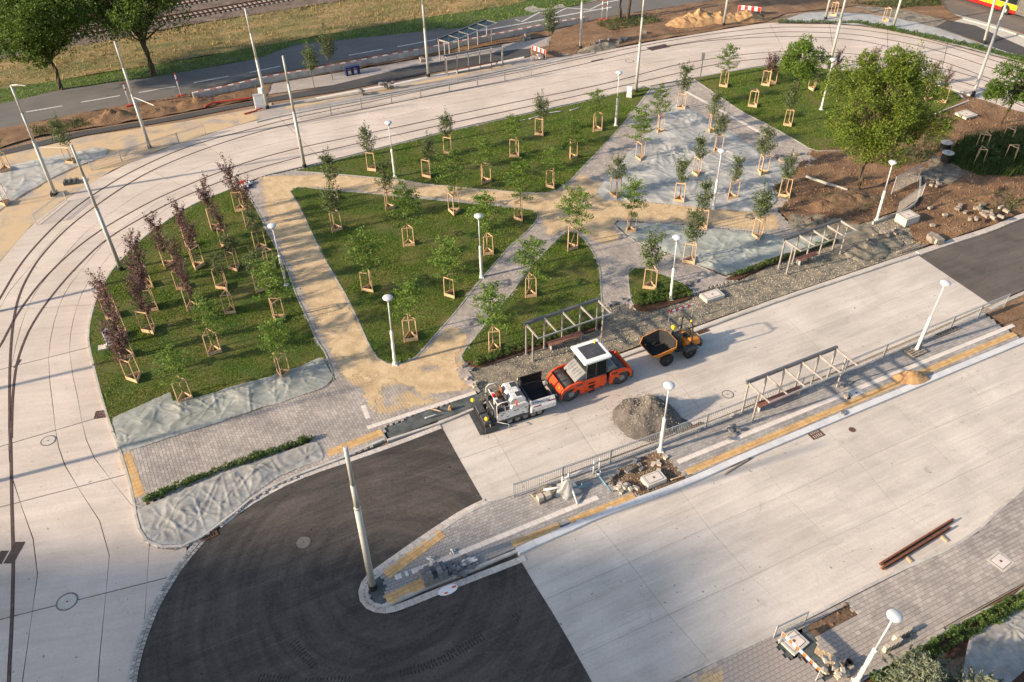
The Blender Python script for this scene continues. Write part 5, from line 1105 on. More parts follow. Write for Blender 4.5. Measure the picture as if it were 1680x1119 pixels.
scatter(1622, 352, 16, .9, .5, 'stone', 'broken kerb stone in the rubble by the asphalt lane', 'rubble by the asphalt lane', .3, (.5, .2, .2), stack=2); scatter(1528, 300, 9, .6, .4, 'stone', 'broken stone in the bare soil', 'stones in the bare soil', .25, (.3, .2, .15))
scatter(1012, 68, 10, 1.2, .4, 'stone', 'concrete lump in the far grit', 'lumps in the far grit', .1, (.5, .4, .3)); scatter(635, 146, 9, .35, .25, 'stone', 'pale stone in the small heap on the far platform', 'stones on the far platform', .03, (.35, .3, .25), stack=3)
scatter(595, 156, 5, .1, .35, 'block', 'dark block stacked at the far platform edge', 'blocks at the far platform edge', .03, (.4, .25, .2), stack=4); scatter(688, 100, 2, .3, .1, 'stone', 'pale stone by the far mast', 'stones by the far mast', .03, (.5, .4, .35))
scatter(880, 97, 6, .5, .2, 'block_warm', 'pale slab under the striped board at the far platform', 'slabs under the striped board', .03, (.9, .5, .12), stack=2)
scatter(1530, 395, 4, .5, .3, 'stone', 'round grey boulder beside the asphalt lane', 'boulders by the lane', .2, (.7, .55, .4)); scatter(1285, 262, 4, .8, .4, 'stone', 'pale stone at the fleece corner', 'stones at the fleece corner', .2, (.5, .35, .2))
scatter(865, 60, 1, .1, .1, 'stone', 'large pale stone at the far pavement', None, .05, (.8, .5, .3)); scatter(865, 65, 5, .5, .2, 'stone', 'pale crate sized stone on the far pavement', 'stones on the far pavement', .05, (.5, .3, .25))
pallet(893, 812, .15, ROAD+R(8), 'pallet with two pale blocks at the guard rail', 'wood_old')
for k, (x, y) in enumerate(((886,816),(898,812))): c = G3(x, y, .3); block((c.x, c.y-.1, .42), ROAD, 'block_warm', 'pale concrete block on the guard rail pallet', 'pale blocks on a pallet', (.32, .32, .26))
pallet(1501, 578, .15, ROAD+R(2), 'empty grey pallet beside the platform lamp', 'wood_old')
# chamber covers
def chamber(px, py, rz, label, z=.15, h=.03, L=1.35, Wd=.95, m='chamber'):
    root = empty('chamber_cover', G3(px, py, z), rz, label, 'chamber cover')
    MB().box((0, 0, h/2-.05), (L, Wd, h+.1)).build('frame', M[m], root, bevel=.015)
    MB().box((0, 0, h+.004), (L*.76, Wd*.74, .012)).build('seal', M['black'], root, bevel=.05, seg=3); MB().box((0, 0, h+.012), (L*.72, Wd*.69, .012)).build('lid', M['white_pave'], root, bevel=.05, seg=3)
    MB().tube((0, 0, h+.018), (0, 0, h+.024), .07, n=12).build('lifting_ring', M['rust'], root); return root
chamber(1072, 789, ROAD, 'raised concrete chamber cover in the platform excavation', .15, .28, 1.2, .75); chamber(1405, 645, ROAD, 'chamber cover set in the platform near the shelter', .15, .01, 1.0, .65)
chamber(1302, 1053, ROAD+R(10), 'square chamber cover in the dug pavement', .1, .08, 1.05, .95); chamber(1642, 921, ROAD+R(8), 'square chamber cover set in the pavement', .12, .01, 1.0, .9)
chamber(1168, 487, ROAD, 'chamber cover raised on the gravel strip', .12, .22, 1.5, .9); chamber(1585, 188, ROAD, 'chamber cover on bare soil by the curve', .25, .1, 1.6, 1.4)
chamber(1487, 362, ROAD, 'raised chamber box on bare soil beyond the shelter', .25, .55, 1.4, 1.1)
for x, y, l in ((1549,247,'dark round shaft with pale lid, one nearer the weeds'),(1551,264,'dark round shaft with pale lid by the grey path')):
    root = empty('shaft', G3(x, y, .2), 0, l, 'shaft'); MB().tube((0, 0, 0), (0, 0, .75), .45, n=20).build('ring', M['black'], root); MB().tube((0, 0, .752), (0, 0, .83), .5, n=20).build('lid', M['chamber'], root, bevel=.02); MB().tube((0, 0, .832), (0, 0, .86), .08, n=8).build('knob', M['cast'], root)
def manhole(px, py, label, z=.03, r=.36, m='chamber'):
    root = empty('manhole_cover', G3(px, py, z), 0, label, 'manhole cover'); MB().lathe([(r, -.05), (r, .012), (r*.86, .012), (r*.86, .004)], 28).build('rim', M['cast'], root); MB().tube((0, 0, -.03), (0, 0, .008), r*.85, n=28).build('lid', M[m], root); MB().tube((0, 0, .008), (0, 0, .014), .05, n=8).build('keyhole', M['rust'], root)
manhole(79, 723, 'round cover in the tram concrete beside the lawn', .024, .42); manhole(110, 987, 'round cover with oil stains in the tram concrete', .024, .5); manhole(498, 890, 'round cover in the fresh asphalt', .03, .36, 'cast'); manhole(1194, 647, 'faint round cover in the machine lane', .022, .36); manhole(1398, 705, 'small rusty round cover by the platform kerb', .024, .2, 'rustgrate'); manhole(1033, 100, 'round cover between the far tracks', .024, .5)
def grate(px, py, rz, label, z=.03, L=.62, Wd=.62):
    root = empty('drain_grate', G3(px, py, z), rz, label, 'drain grate'); MB().box((0, 0, -.02), (L, Wd, .03)).build('pit', M['black'], root)
    for s in (-1, 1): MB().box((0, s*Wd/2, 0), (L+.06, .05, .04)).box((s*L/2, 0, 0), (.05, Wd, .038)).build('frame_bar', M['rustgrate'], root)
    for i in range(6): MB().box((-L/2+L*(i+.5)/6, 0, .0), (.045, Wd, .03)).build('bar', M['rustgrate'], root)
    MB().box((0, 0, .004), (L, .05, .03)).build('cross_bar', M['rustgrate'], root)
grate(165, 680, R(10), 'drain grate beside the lawn kerb', .024); grate(343, 876, R(30), 'drain grate in the sett row', .05, .75, .55); grate(1338, 712, ROAD, 'drain grate at the platform kerb', .024, .8, .6); grate(1152, 543, ROAD, 'drain grate behind the dumper', .05, .8, .35)
# two lengths of rusty rail, and their timber rests
def ibeam(a, b, label):
    a, b = Vector(a), Vector(b); rz = math.atan2((b-a).y, (b-a).x); L = (b-a).length
    pr = [(-.08,0),(.08,0),(.08,.025),(.015,.04),(.015,.12),(.045,.13),(.045,.17),(-.045,.17),(-.045,.13),(-.015,.12),(-.015,.04),(-.08,.025)]; n = len(pr)
    v = [(0, y, z) for y, z in pr]+[(L, y, z) for y, z in pr]; f = [tuple(range(n)), tuple(range(2*n-1, n-1, -1))]+[((i+1) % n, i, n+i, n+(i+1) % n) for i in range(n)]
    o = meshobj('rusty_rail', v, f, M['rust']); o.location = (a.x, a.y, .10); o.rotation_euler = (0, 0, rz); tag(o, label, 'rail')
ibeam(G(1444,926,.15), G(1563,853,.15), 'rusty steel rail lying on the lower lane, upper of two'); ibeam(G(1447,933,.15), G(1557,866,.15), 'rusty steel rail lying on the lower lane, one beside the timber rests')
for x, y, l in ((1489,917,'short timber rest under the rusty rails, lower one'),(1548,884,'short timber rest under the rusty rails, upper one')):
    o = MB().box((0, 0, .04), (.12, .7, .08)).build('timber_rest', M['wood'], label=l, cat='timber'); o.location = G3(x-3, y-3, .02); o.rotation_euler = (0, 0, R(25))
# striped boards
def striped(px, py, rz, L, h, zz, label, n=8, red='red', frame=True, z=.05, Hh=1.0, name='barrier_board', tilt=0):
    root = empty(name, G3(px, py, z), rz, label, 'barrier')
    for i in range(n):
        x0, x1 = -L/2+L*i/n, -L/2+L*(i+1)/n; MB().bx(x0, x1-.004, -.015, .015, zz, zz+h).build('stripe_panel', M[red] if i % 2 == 0 else M['signwhite'], root)
    if frame:
        for x in (-L/2, L/2): MB().bx(x-.02, x+.02, -.045, -.015, 0, Hh).build('post', M['steel'], root)
        MB().bx(-L/2, L/2, -.04, -.02, Hh-.04, Hh).build('top_tube', M['steel'], root)
    return root
b0 = striped(1308, 1085, R(-57), 2.1, .22, .72, 'orange and white striped barrier at the dug pavement', 11, 'orange_red', True, .12, 1.0)
fence(G(1268,1047,.12), G(1320,1022,.12), 2.2, 1.0, .12, 'bent wire barrier by the square chamber', None, .1, False)
b1 = striped(1115, 526, ROAD, 1.9, .22, .9, 'red and white striped barrier behind the dumper', 8, 'red', True, .12, 1.0)
striped(1228, 24, R(-20), 2.8, .55, .5, 'red and white striped barrier by the far sand mounds', 7, 'red', True, .05, 1.0); striped(884, 93, R(-45), 2.2, .5, .55, 'red and white striped board on the far platform slabs', 7, 'red', True, .05, 1.05)
# red and white barrier wall beside the far road
pts = spline(P([(318,163),(380,150),(440,136),(520,122),(600,107),(700,88),(800,68),(905,47),(965,36)]), 1.0); pts = resample(pts, .62)
wl = empty('road_barrier', (0, 0, 0), 0, 'long low barrier of red and white units between far road and dug strip', 'barrier')
for i in range(len(pts)-1):
    a, b = Vector(pts[i]), Vector(pts[i+1]); c = (a+b)/2; rz = math.atan2((b-a).y, (b-a).x); L = (b-a).length
    MB().box((c.x, c.y, .34), (L-.02, .34, .66), rz).build('barrier_unit', M['kerb'], wl); MB().box((c.x, c.y, .70), (L-.03, .20, .06), rz).build('cap_unit', M['cap_red'] if i % 2 else M['white_pave'], wl)
# road works beacons
def beacon(px, py, label):
    root = empty('beacon', G3(px, py, .03), 0, label, 'beacon'); MB().box((0, 0, .08), (.8, .4, .14), R(30)).build('foot', M['pipe_red'], root, bevel=.03); MB().bx(-.03, .03, -.03, .03, .1, 1.3).build('stem', M['steel'], root)
    for i in range(6): MB().bx(-.02, .02, -.12, .12, 1.2+i*.22, 1.2+i*.22+.215).build('stripe_panel', M['red'] if i % 3 == 2 else M['signwhite'], root)
beacon(214, 174, 'road works beacon by the brown soil mound'); beacon(297, 158, 'road works beacon at the start of the striped barrier'); beacon(987, 33, 'yellow topped road works beacon by the twin trunk tree'); beacon(995, 33, 'lower road works beacon by the twin trunk tree')
# cabinets, signs
def cabinet(px, py, rz, s, label, z=.1, m='white'):
    root = empty('control_cabinet', G3(px, py, z), rz, label, 'cabinet'); MB().box((0, 0, .08), (s[0]+.06, s[1]+.06, .16)).build('plinth', M['chamber'], root); MB().box((0, 0, .16+s[2]/2), s).build('body', M[m], root, bevel=.02)
    MB().box((0, -s[1]/2-.006, .16+s[2]/2), (s[0]*.9, .012, s[2]*.9)).build('door', M[m], root); MB().box((s[0]*.3, -s[1]/2-.02, .16+s[2]/2), (.03, .03, .12)).build('handle', M['mach_dark'], root); MB().box((0, 0, .17+s[2]), (s[0]+.05, s[1]+.05, .04)).build('cap', M['steel'], root)
cabinet(428, 178, R(20), (1.0, .45, 1.3), 'white control cabinet beside the far mast', .02); cabinet(183, 568, R(25), (.42, .3, 1.15), 'narrow pale cabinet beside the purple trees'); cabinet(1032, 160, R(-10), (.5, .35, 1.1), 'small pale cabinet at the end of the lawn strip')
o = MB().box((0, 0, .06), (.6, .5, .12), R(20)).build('concrete_pad', M['chamber'], label='pale concrete pad beside the narrow cabinet', cat='concrete pad'); o.location = G3(170, 571, .14)
root = empty('signal_post', G3(1148,134,.1), 0, 'grey signal post at the point of the far lawn', 'sign'); MB().tube((0, 0, 0), (0, 0, 2.6), .05, n=8).build('pole', M['mach_grey'], root); MB().box((0, 0, 2.7), (.3, .2, .7)).build('signal_head', M['mach_grey'], root, bevel=.03)
# dark blue trestle table with three legs, by the far pavement
root = empty('trestle', G3(579,122,.03), R(27), 'dark blue bench block with three legs on the far pavement', 'bench'); MB().bx(-.8, .8, -.25, .25, .75, .92).build('top', M['blue'], root, bevel=.03)
for x in (-.68, 0, .68): MB().bx(x-.12, x+.12, -.22, .22, 0, .75).build('leg', M['blue'], root, bevel=.02)
# red conduits
def hose(pts, r, m, name, label, cat='pipe', z=.1):
    p = [(*G(x, y, z), z+dz) for x, y, dz in pts]; q = []
    for i in range(len(p)-1):
        for k in range(6): q.append(tuple(Vector(p[i]).lerp(Vector(p[i+1]), k/6)))
    q.append(p[-1]); return MB().path(q, r, 7).build(name, M[m], None, True, label=label, cat=cat)
hose([(336,176,.05),(352,170,.15),(380,167,.15),(410,163,.15),(428,158,.2)], .09, 'pipe_red', 'conduit', 'red conduit along the cycle path by the soil mound'); hose([(400,187,0),(418,182,0),(430,179,.1)], .07, 'pipe_red', 'conduit', 'short red conduit at the white cabinet')
hose([(1165,775,.05),(1200,765,.05),(1232,750,.06)], .045, 'rust', 'steel_rod', 'rusty rod lying along the platform kerb', 'rod', .02); hose([(1188,779,.05),(1232,752,.05)], .05, 'wood_old', 'plank', 'weathered lath lying beside the platform kerb', 'plank', .02)
hose([(1150,780,.05),(1182,770,.06)], .05, 'rust', 'steel_rod', 'short rusty rod by the excavation kerb', 'rod', .02)
hose([(1100,790,.15),(1126,781,.12)], .035, 'wood', 'lath', 'pale lath across the open excavation', 'plank', .15); hose([(1470,416,.1),(1512,403,.12)], .06, 'wood_old', 'plank', 'weathered beam by the grit mound', 'plank', .2)
hose([(706,672,.1),(724,677,.1)], .03, 'wood', 'lath', 'broken lath in the stone trench', 'plank', .1); hose([(697,688,.1),(717,682,.12)], .035, 'pipe_grey', 'pipe', 'grey pipe piece in the stone trench', 'pipe', .1)
o = MB().hexa([(-.12,-.1,0),(.12,-.1,0),(.12,.1,0),(-.12,.1,0)], [(-.04,-.08,.3),(.06,-.08,.34),(.06,.08,.34),(-.04,.08,.3)]).build('sand_bag', M['sand_pile'], label='small buff sack in the stone trench', cat='sack', bevel=.03); o.location = G3(738, 672, .1)
# pipe trestle wrapped in film on the platform
tz = .15; tb = G3(935, 805, tz)
root = empty('pipe_rack', tb, ROAD, 'rack of grey and blue pipes half wrapped in film on the platform', 'pipe rack')
for x, y in ((-.35, .25), (.05, .3), (1.7, .45), (2.1, .5)): MB().tube((x, y, 0), (x, y, 1.05), .045, n=8).build('upright', M['pipe_grey'], root, True)
MB().tube((-.4, .27, .78), (1.75, .42, .8), .05, n=8).build('cross_pipe', M['pipe_grey'], root, True); MB().tube((1.7, .45, .85), (2.1, .5, .85), .04, n=8).build('cross_pipe', M['pipe_grey'], root, True)
MB().tube((-1.3, .55, .15), (-.3, .1, .4), .07, n=8).build('leaning_pipe', M['pipe_grey'], root, True); MB().tube((-.1, -1.0, .06), (.05, .1, .5), .06, n=8).build('leaning_pipe', M['pipe_grey'], root, True)
MB().tube((.1, -.15, .3), (1.2, -.25, .18), .06, n=8).tube((.6, -.2, .1), (.6, -.2, .5), .035, n=6).build('blue_pipe', M['pipe_blue'], root, True); MB().tube((1.75, -.1, .35), (1.9, -1.1, .1), .055, n=8).build('blue_pipe', M['pipe_blue'], root, True)
MB().lathe([(.14, 0), (.15, .38), (.12, .38), (.11, .05)], 14, (1.85, .2, 0)).build('bucket', M['pipe_grey'], root, True)
v = []; f = []; rr = np.random.default_rng(5); nn = 22
for i in range(9):
    for j in range(nn):
        a = 2*math.pi*j/nn; u = i/8; rad = .08+.52*u**1.3*(1+.3*math.cos(5*a+u*3)+.15*rr.normal()); v.append((-.15+math.cos(a)*rad*1.1, .05+math.sin(a)*rad*.8, .95*(1-u)**.8+.03+.04*math.cos(7*a)*u))
for i in range(8):
    for j in range(nn): f.append((i*nn+j, (i+1)*nn+j, (i+1)*nn+(j+1) % nn, i*nn+(j+1) % nn))
meshobj('film_hood', v, f, M['film'], root, True)
# film scraps and strapping
def scrap(px, py, z, s, m, label, seed=0, cat='scrap'):
    c = G3(px, py, z); r = np.random.default_rng(seed); n = 9; v = []; f = []
    for i in range(n):
        for j in range(n): x, y = (i/(n-1)-.5)*s[0], (j/(n-1)-.5)*s[1]; v.append((x+.04*r.normal()*s[0], y+.04*r.normal()*s[1], max(.01, .12*min(s)*abs(r.normal())+.05*math.sin(i*1.3+j))))
    for i in range(n-1):
        for j in range(n-1): f.append((i*n+j, (i+1)*n+j, (i+1)*n+j+1, i*n+j+1))
    o = meshobj('film_scrap', v, f, M[m], None, True); o.location = c; o.rotation_euler = (0, 0, seed); tag(o, label, cat)
scrap(767, 922, .3, (.3, .9), 'wrap', 'white film strip hanging over the tumbled island blocks', 2); scrap(742, 906, .2, (.25, .3), 'wrap', 'white film scrap at the corner of the island stack', 3); scrap(706, 918, .25, (.2, .35), 'wrap', 'white film scrap at the near end of the island stack', 4)
sg = empty('fallen_sign', G3(735,968,.05), R(25), 'fallen white sign plate with red marks on the asphalt', 'sign'); MB().lathe([(.5, 0), (.5, .02)], 20).build('plate', M['signwhite'], sg); sg.scale = (1, .5, 1)
MB().lathe([(.12, .022), (.12, .026)], 12, (.32, .05, 0)).lathe([(.1, .022), (.1, .026)], 12, (-.15, -.25, 0)).build('red_mark', M['orange_red'], sg)
MB().lathe([(.02, .0), (.14, .0), (.16, .36), (.14, .37), (.12, .06)], 16).build('bucket', M['black'], None, True, label='black bucket among the tumbled pavement blocks', cat='bucket').location = G3(1391, 1092, .1)
scrap(400, 303, .2, (1.2, .9), 'signwhite', 'crumpled red and white barrier tape at the path mouth', 6, 'tape'); scrap(397, 300, .32, (.7, .5), 'red', 'red strip of the crumpled barrier tape at the path mouth', 7, 'tape'); scrap(408, 306, .16, (.8, .5), 'blue', 'dark folded tarpaulin at the path mouth', 8, 'tarpaulin')
def grille_stack(px, py, label, n=9, z=.02):
    root = empty('plastic_stack', G3(px, py, z), R(15), label, 'stack')
    for i in range(n): MB().bx(-.6+i*.14, -.565+i*.14, -.4, .4, 0, .3+.06*math.sin(i*2)).build('crate_panel', M['mach_grey'], root)
grille_stack(118, 300, 'small stack of dark grilles on the sand by the mast'); grille_stack(97, 318, 'dark grille leaning at the foot of the pale mast', 4)
# loose white pipes lying on the lawn strip
for i, (a, b) in enumerate((((848,200),(862,197)),((893,187),(922,183)),((935,182),(950,178)),((868,196),(890,190)))):
    hose([(*a, .05), (*b, .05)], .05, 'pipe_grey', 'plastic_pipe', 'short pale pipe lying on the lawn strip', 'pipe', .16)['group'] = 'pipes on the lawn strip'
# wire mesh site fence panels by the large tree
fence(G(1462,318,.2), G(1505,298,.2), 3.2, 1.6, .2, 'mesh site fence panel right of the large tree', 'mesh fence by the large tree', .16, False, name='site_fence_panel', cat='fence'); fence(G(1470,352,.2), G(1512,322,.2), 3.2, 1.2, .2, 'low mesh fence panel by the chamber box', 'low mesh fence by the chamber box', .16, False, name='site_fence_panel', cat='fence')
kerb('soil_kerb', spline(P([(1432,366),(1500,335),(1510,290)], .2), .5), .12, 0, .32, M['kerb'])
kerb('soil_kerb', spline(P([(1322,290),(1390,312)], .2), .5), .12, 0, .32, M['kerb'])
# a ladder like rack and rod on the platform by the lamp
root = empty('rack', G3(1553,545,.15), ROAD, 'dark ladder rack lying at the guard rail', 'rack')
for y in (-.15, .15): MB().bx(-1.0, 1.0, y-.03, y+.03, .02, .1).build('rail', M['wood_old'], root)
for i in range(9): MB().bx(-.95+i*.235, -.89+i*.235, -.15, .15, .03, .09).build('rung', M['wood_old'], root)
# gravel chips and clods as loose geometry
def chips(name, polys, dens, s, m, z, label, zf=None):
    t = MB(); X = []
    for poly in polys:
        p = np.array(poly); x0, y0 = p.min(0); x1, y1 = p.max(0); n = int((x1-x0)*(y1-y0)*dens); q = np.c_[rng.uniform(x0, x1, n), rng.uniform(y0, y1, n)]; X.append(q[pip(q[:, 0], q[:, 1], poly)])
    q = np.concatenate(X); n = len(q); k = s*rng.uniform(.35, 1.3, n)**1.5; base = np.array([(1, 0, -.3), (-.5, .87, -.3), (-.5, -.87, -.3), (0, 0, .7)]); V = base[None]*k[:, None, None]*rng.uniform(.6, 1.3, (n, 4, 3))
    a = rng.uniform(0, 6.28, n); ca, sa = np.cos(a), np.sin(a); x = V[:, :, 0]*ca[:, None]-V[:, :, 1]*sa[:, None]; y = V[:, :, 0]*sa[:, None]+V[:, :, 1]*ca[:, None]
    zz = np.array([zf(*p) for p in q]) if zf else np.full(n, z); W_ = np.stack([x+q[:, :1], y+q[:, 1:], V[:, :, 2]+zz[:, None]], 2); F = np.array([(0, 1, 3), (1, 2, 3), (2, 0, 3)])[None]+4*np.arange(n)[:, None, None]
    o = meshobj(name, W_.reshape(-1, 3).tolist(), F.reshape(-1, 3).tolist(), m); return tag(o, label, 'stones', kind='stuff')
scatter(1560, 345, 8, 1.6, .5, 'stone', 'grey stone strewn over the bare soil near the lane', 'stones strewn near the lane', .22, (.35, .25, .18))
scatter(1450, 385, 10, .8, .4, 'stone', 'stone lump by the grit mound', 'lumps by the grit mound', .2, (.3, .22, .16))
chips('gravel_chips', [grav], 80, .045, M['grit'], .1, 'loose chippings on the gravel strip', lambda x, y: .08+.05*fbm(x, y, .9))
chips('soil_clods', [P(DIRT)], 14, .085, M['dirt'], .15, 'clods and stones on the bare ground', lambda x, y: dirt_h(x, y)+.02)
chips('rubble_bits', [HOLE2, P([(905,58),(965,36),(1090,16),(1250,20),(1250,36),(1050,70),(950,90),(872,96)]), P([(60,222),(420,160),(420,128),(207,174),(60,205)])], 3, .09, M['dirt'], .12, 'rubble scattered over the dug areas')
chips('rubble_bits', [HOLE], 90, .035, M['grit'], .14, 'small rubble in the platform excavation')

# loose grains on and round the grit heap
hp_ = bpy.data.objects['grit_heap']; vs_ = np.array([hp_.matrix_basis@q.co for q in hp_.data.vertices]); pick_ = rng.integers(0, len(vs_), 2600); t = MB()
for i in pick_:
    c = vs_[i]+np.array((*rng.normal(size=2)*.12, .0)); s_ = rng.uniform(.012, .04); a = rng.uniform(0, 6.28); far = math.hypot(c[0]-hp_.location.x, c[1]-hp_.location.y)
    t.add([(c[0]+s_*math.cos(a+k*2.1), c[1]+s_*math.sin(a+k*2.1), max(.02, c[2])-.3*s_) for k in range(3)]+[(c[0], c[1], max(.02, c[2])+s_*.8)], [(0, 1, 3), (1, 2, 3), (2, 0, 3)])
cc_ = hp_.location
for i in range(900):
    a = rng.uniform(0, 6.28); r_ = 1.5+abs(rng.normal())*.75; c = (cc_.x+math.cos(a)*r_*1.1, cc_.y+math.sin(a)*r_*.9); s_ = rng.uniform(.012, .045)
    t.add([(c[0]+s_*math.cos(a+k*2.1), c[1]+s_*math.sin(a+k*2.1), .02) for k in range(3)]+[(c[0], c[1], .02+s_*.8)], [(0, 1, 3), (1, 2, 3), (2, 0, 3)])
t.build('heap_grains', M['grit'], None, label='loose grains spilt round the grit heap', cat='grit', kind='stuff')

# ================================================================== machines
def lettering(text, size, m, parent, loc, rot, name='lettering'):
    cu = bpy.data.curves.new(name, 'FONT'); cu.body = text; cu.size = size; cu.extrude = .002; cu.align_x = 'CENTER'; t = bpy.data.objects.new(name, cu); col.objects.link(t)
    dg = bpy.context.evaluated_depsgraph_get(); me = bpy.data.meshes.new_from_object(t.evaluated_get(dg)); bpy.data.objects.remove(t); me.materials.clear(); me.materials.append(m)
    o = link(name, me, parent); o.location = loc; o.rotation_euler = rot; return o
def ycyl(mb, x, z, r, y0, y1, n=28, mi=0): return mb.tube((x, y0, z), (x, y1, z), r, n=n, mi=mi)

# ---- tandem roller
na, nb = Vector(G(936,659)), Vector(G(1018,631)); az = math.atan2((nb-na).y, (nb-na).x); mid = (na+nb)/2; q = Vector((-math.sin(az), math.cos(az))); cc = mid+q*.86; WB = (nb-na).length/2
rl = empty('tandem_roller', (cc.x, cc.y, .025), az, 'orange tandem roller with white cab roof on the concrete lane', 'road roller')
Y = .93
for s in (-1, 1):
    def X(v): return s*v
    d = ycyl(MB(), X(WB), .63, .62, -.83, .83, 36).build('drum', M['drum'], rl, True); ycyl(MB(), X(WB), .63, .50, -.84, -.835, 28).build('drum_side', M['mach_dark'], d); ycyl(MB(), X(WB), .63, .18, -.95, .95, 14).build('drum_hub', M['mach_grey'], d)
    yoke = [(X(WB-.86),.42),(X(WB-.86),1.30),(X(WB-.55),1.42),(X(WB+.1),1.36),(X(WB+.56),1.14),(X(WB+.74),.82),(X(WB+.74),.46),(X(WB+.60),.46),(X(WB+.56),.78),(X(WB+.36),1.0),(X(WB+.0),1.06),(X(WB-.36),.96),(X(WB-.58),.68),(X(WB-.62),.42)]
    for y0, y1 in ((-Y, -Y+.09), (Y-.09, Y)): MB().side(yoke, y0, y1).build('yoke_side', M['orange'], rl, bevel=.03)
    arm = [(X(WB-.55),.95),(X(WB-.35),1.0),(X(WB+.12),.72),(X(WB+.12),.54),(X(WB-.1),.52)]
    for y0, y1 in ((-Y+.02, -Y+.07), (Y-.07, Y-.02)): MB().side(arm, y0, y1).build('drum_bracket', M['orange'], rl, bevel=.02)
    MB().side([(X(WB+.40),1.06),(X(WB+.50),1.28),(X(WB+.66),1.14),(X(WB+.80),.86),(X(WB+.74),.72),(X(WB+.56),.95)], -Y+.1, Y-.1).build('nose_beam', M['orange'], rl, bevel=.04)
    MB().bx(min(X(WB+.66),X(WB+.84)), max(X(WB+.66),X(WB+.84)), -Y-.02, Y+.02, .30, .82).build('bumper', M['mach_dark'], rl, bevel=.05)
    for y in (-.6, .6): MB().tube((X(WB+.80), y, .66), (X(WB+.86), y, .66), .07, n=12).build('headlight', M['signwhite'], rl)
    hood = [(X(WB-.95),1.22),(X(WB-.35),1.22),(X(WB-.30),1.34),(X(WB-.62),1.60),(X(WB-1.0),1.82),(X(WB-1.15),1.82)] if s < 0 else [(X(WB-.95),1.22),(X(WB-.25),1.22),(X(WB-.22),1.36),(X(WB-.5),1.62),(X(WB-.95),1.66)]
    hd = MB().side(hood, -.74, .74).build('engine_hood' if s < 0 else 'tank_cover', M['mach_grey'], rl, bevel=.05)
    for k in range(5): MB().box((X(WB-.68), -.5+k*.25, 1.655 if s < 0 else 1.66), (.5, .014, .012), M=Matrix.Rotation(s*R(30 if s < 0 else 8), 3, 'Y')).build('vent_slat', M['mach_dark'], hd)
    MB().tube((X(WB-.15), .45, 1.36), (X(WB-.15), .45, 1.45), .08, n=12).build('filler_cap', M['black'], rl)
MB().side([(-.95,.32),(.55,.40),(.70,.55),(.70,1.15),(.55,1.30),(-1.05,1.30),(-1.05,.6)], -.88, .88).build('chassis', M['orange'], rl, bevel=.04)
MB().side([(.68,.5),(.98,.5),(.98,1.15),(.68,1.2)], -.55, .55).build('articulation_joint', M['black'], rl, bevel=.03)
for x, z in ((-.35, .98), (-.35, .74)): MB().bx(x-.22, x+.22, -.895, -.88, z-.05, z+.05).build('vent', M['black'], rl)
MB().bx(-1.0, .66, -.85, .85, 1.30, 1.36).build('deck', M['mach_dark'], rl)
cab = empty('cab'); cab.parent = rl
cx0, cx1, cy = -.70, .72, .78
for x, z0 in ((cx0, 1.36), (cx1, 1.36), (-.05, 1.36)):
    for y in (-cy, cy): MB().bar((x, y, z0), (x*.93, y*.95, 2.50), .07, .07).build('pillar', M['mach_dark'], cab)
for y in (-cy, cy):
    MB().hexa([(cx0, y-.01, 1.36), (cx1, y-.01, 1.36), (cx1, y+.01, 1.36), (cx0, y+.01, 1.36)], [(cx0*.93, y*.95-.01, 2.50), (cx1*.93, y*.95-.01, 2.50), (cx1*.93, y*.95+.01, 2.50), (cx0*.93, y*.95+.01, 2.50)]).build('side_window', M['glass'], cab)
for x in (cx0, cx1):
    MB().hexa([(x-.01, -cy, 1.36), (x+.01, -cy, 1.36), (x+.01, cy, 1.36), (x-.01, cy, 1.36)], [(x*.93-.01, -cy*.95, 2.50), (x*.93+.01, -cy*.95, 2.50), (x*.93+.01, cy*.95, 2.50), (x*.93-.01, cy*.95, 2.50)]).build('windscreen', M['glass'], cab)
MB().bx(-.92, .95, -.92, .92, 2.50, 2.70).build('roof', M['white'], cab, bevel=.12, seg=4); MB().bx(-.62, .70, -.60, .60, 2.695, 2.715).build('roof_panel', M['mach_dark'], cab, bevel=.05); MB().bx(-.02, .5, -.48, .2, 2.71, 2.73).build('roof_hatch', M['mach_dark'], cab, bevel=.03)
MB().bx(.1, .5, -.25, .25, 1.75, 1.85).bx(.42, .54, -.25, .25, 1.85, 2.35).bx(.15, .4, -.18, .18, 1.36, 1.75).build('seat', M['black'], cab, bevel=.03); MB().lathe([(.20, 0), (.22, .02), (.20, .04), (.18, .02)], 18, (-.28, 0, 2.0)).tube((-.3, 0, 1.36), (-.28, 0, 2.0), .04).build('steering_wheel', M['black'], cab)
for y in (-.98, .98): MB().path([(-.75, y*.93, 2.1), (-.85, y*1.05, 2.2), (-.85, y*1.05, 2.4)], .018, 6).build('mirror_arm', M['black'], cab)

for s in (-1, 1):
    MB().bx(min(s*(WB-.75), s*(WB-.35)), max(s*(WB-.75), s*(WB-.35)), -.945, -.932, 1.12, 1.24).build('maker_plate', M['mach_dark'], rl)
    MB().bx(min(s*(WB+.30), s*(WB+.42)), max(s*(WB+.30), s*(WB+.42)), -.70, .70, .98, 1.04).build('drum_scraper', M['mach_dark'], rl)
    for y in (-.62, .62): MB().tube((s*(WB+.66), y, 1.16), (s*(WB+.66), y, 1.24), .05, n=10).build('indicator_lamp', M['yellow'], rl)
MB().tube((.55, .55, 2.70), (.55, .55, 2.86), .06, n=10).build('roof_beacon', M['yellow'], rl)
for x in (-.7, -.2, .3): MB().bx(x-.06, x+.06, -.892, -.88, .42, .47).build('tie_down', M['black'], rl)
MB().path([(.72, -.35, 1.1), (.85, -.5, 1.3), (1.0, -.35, 1.15)], .022, 6).build('hydraulic_hose', M['black'], rl)
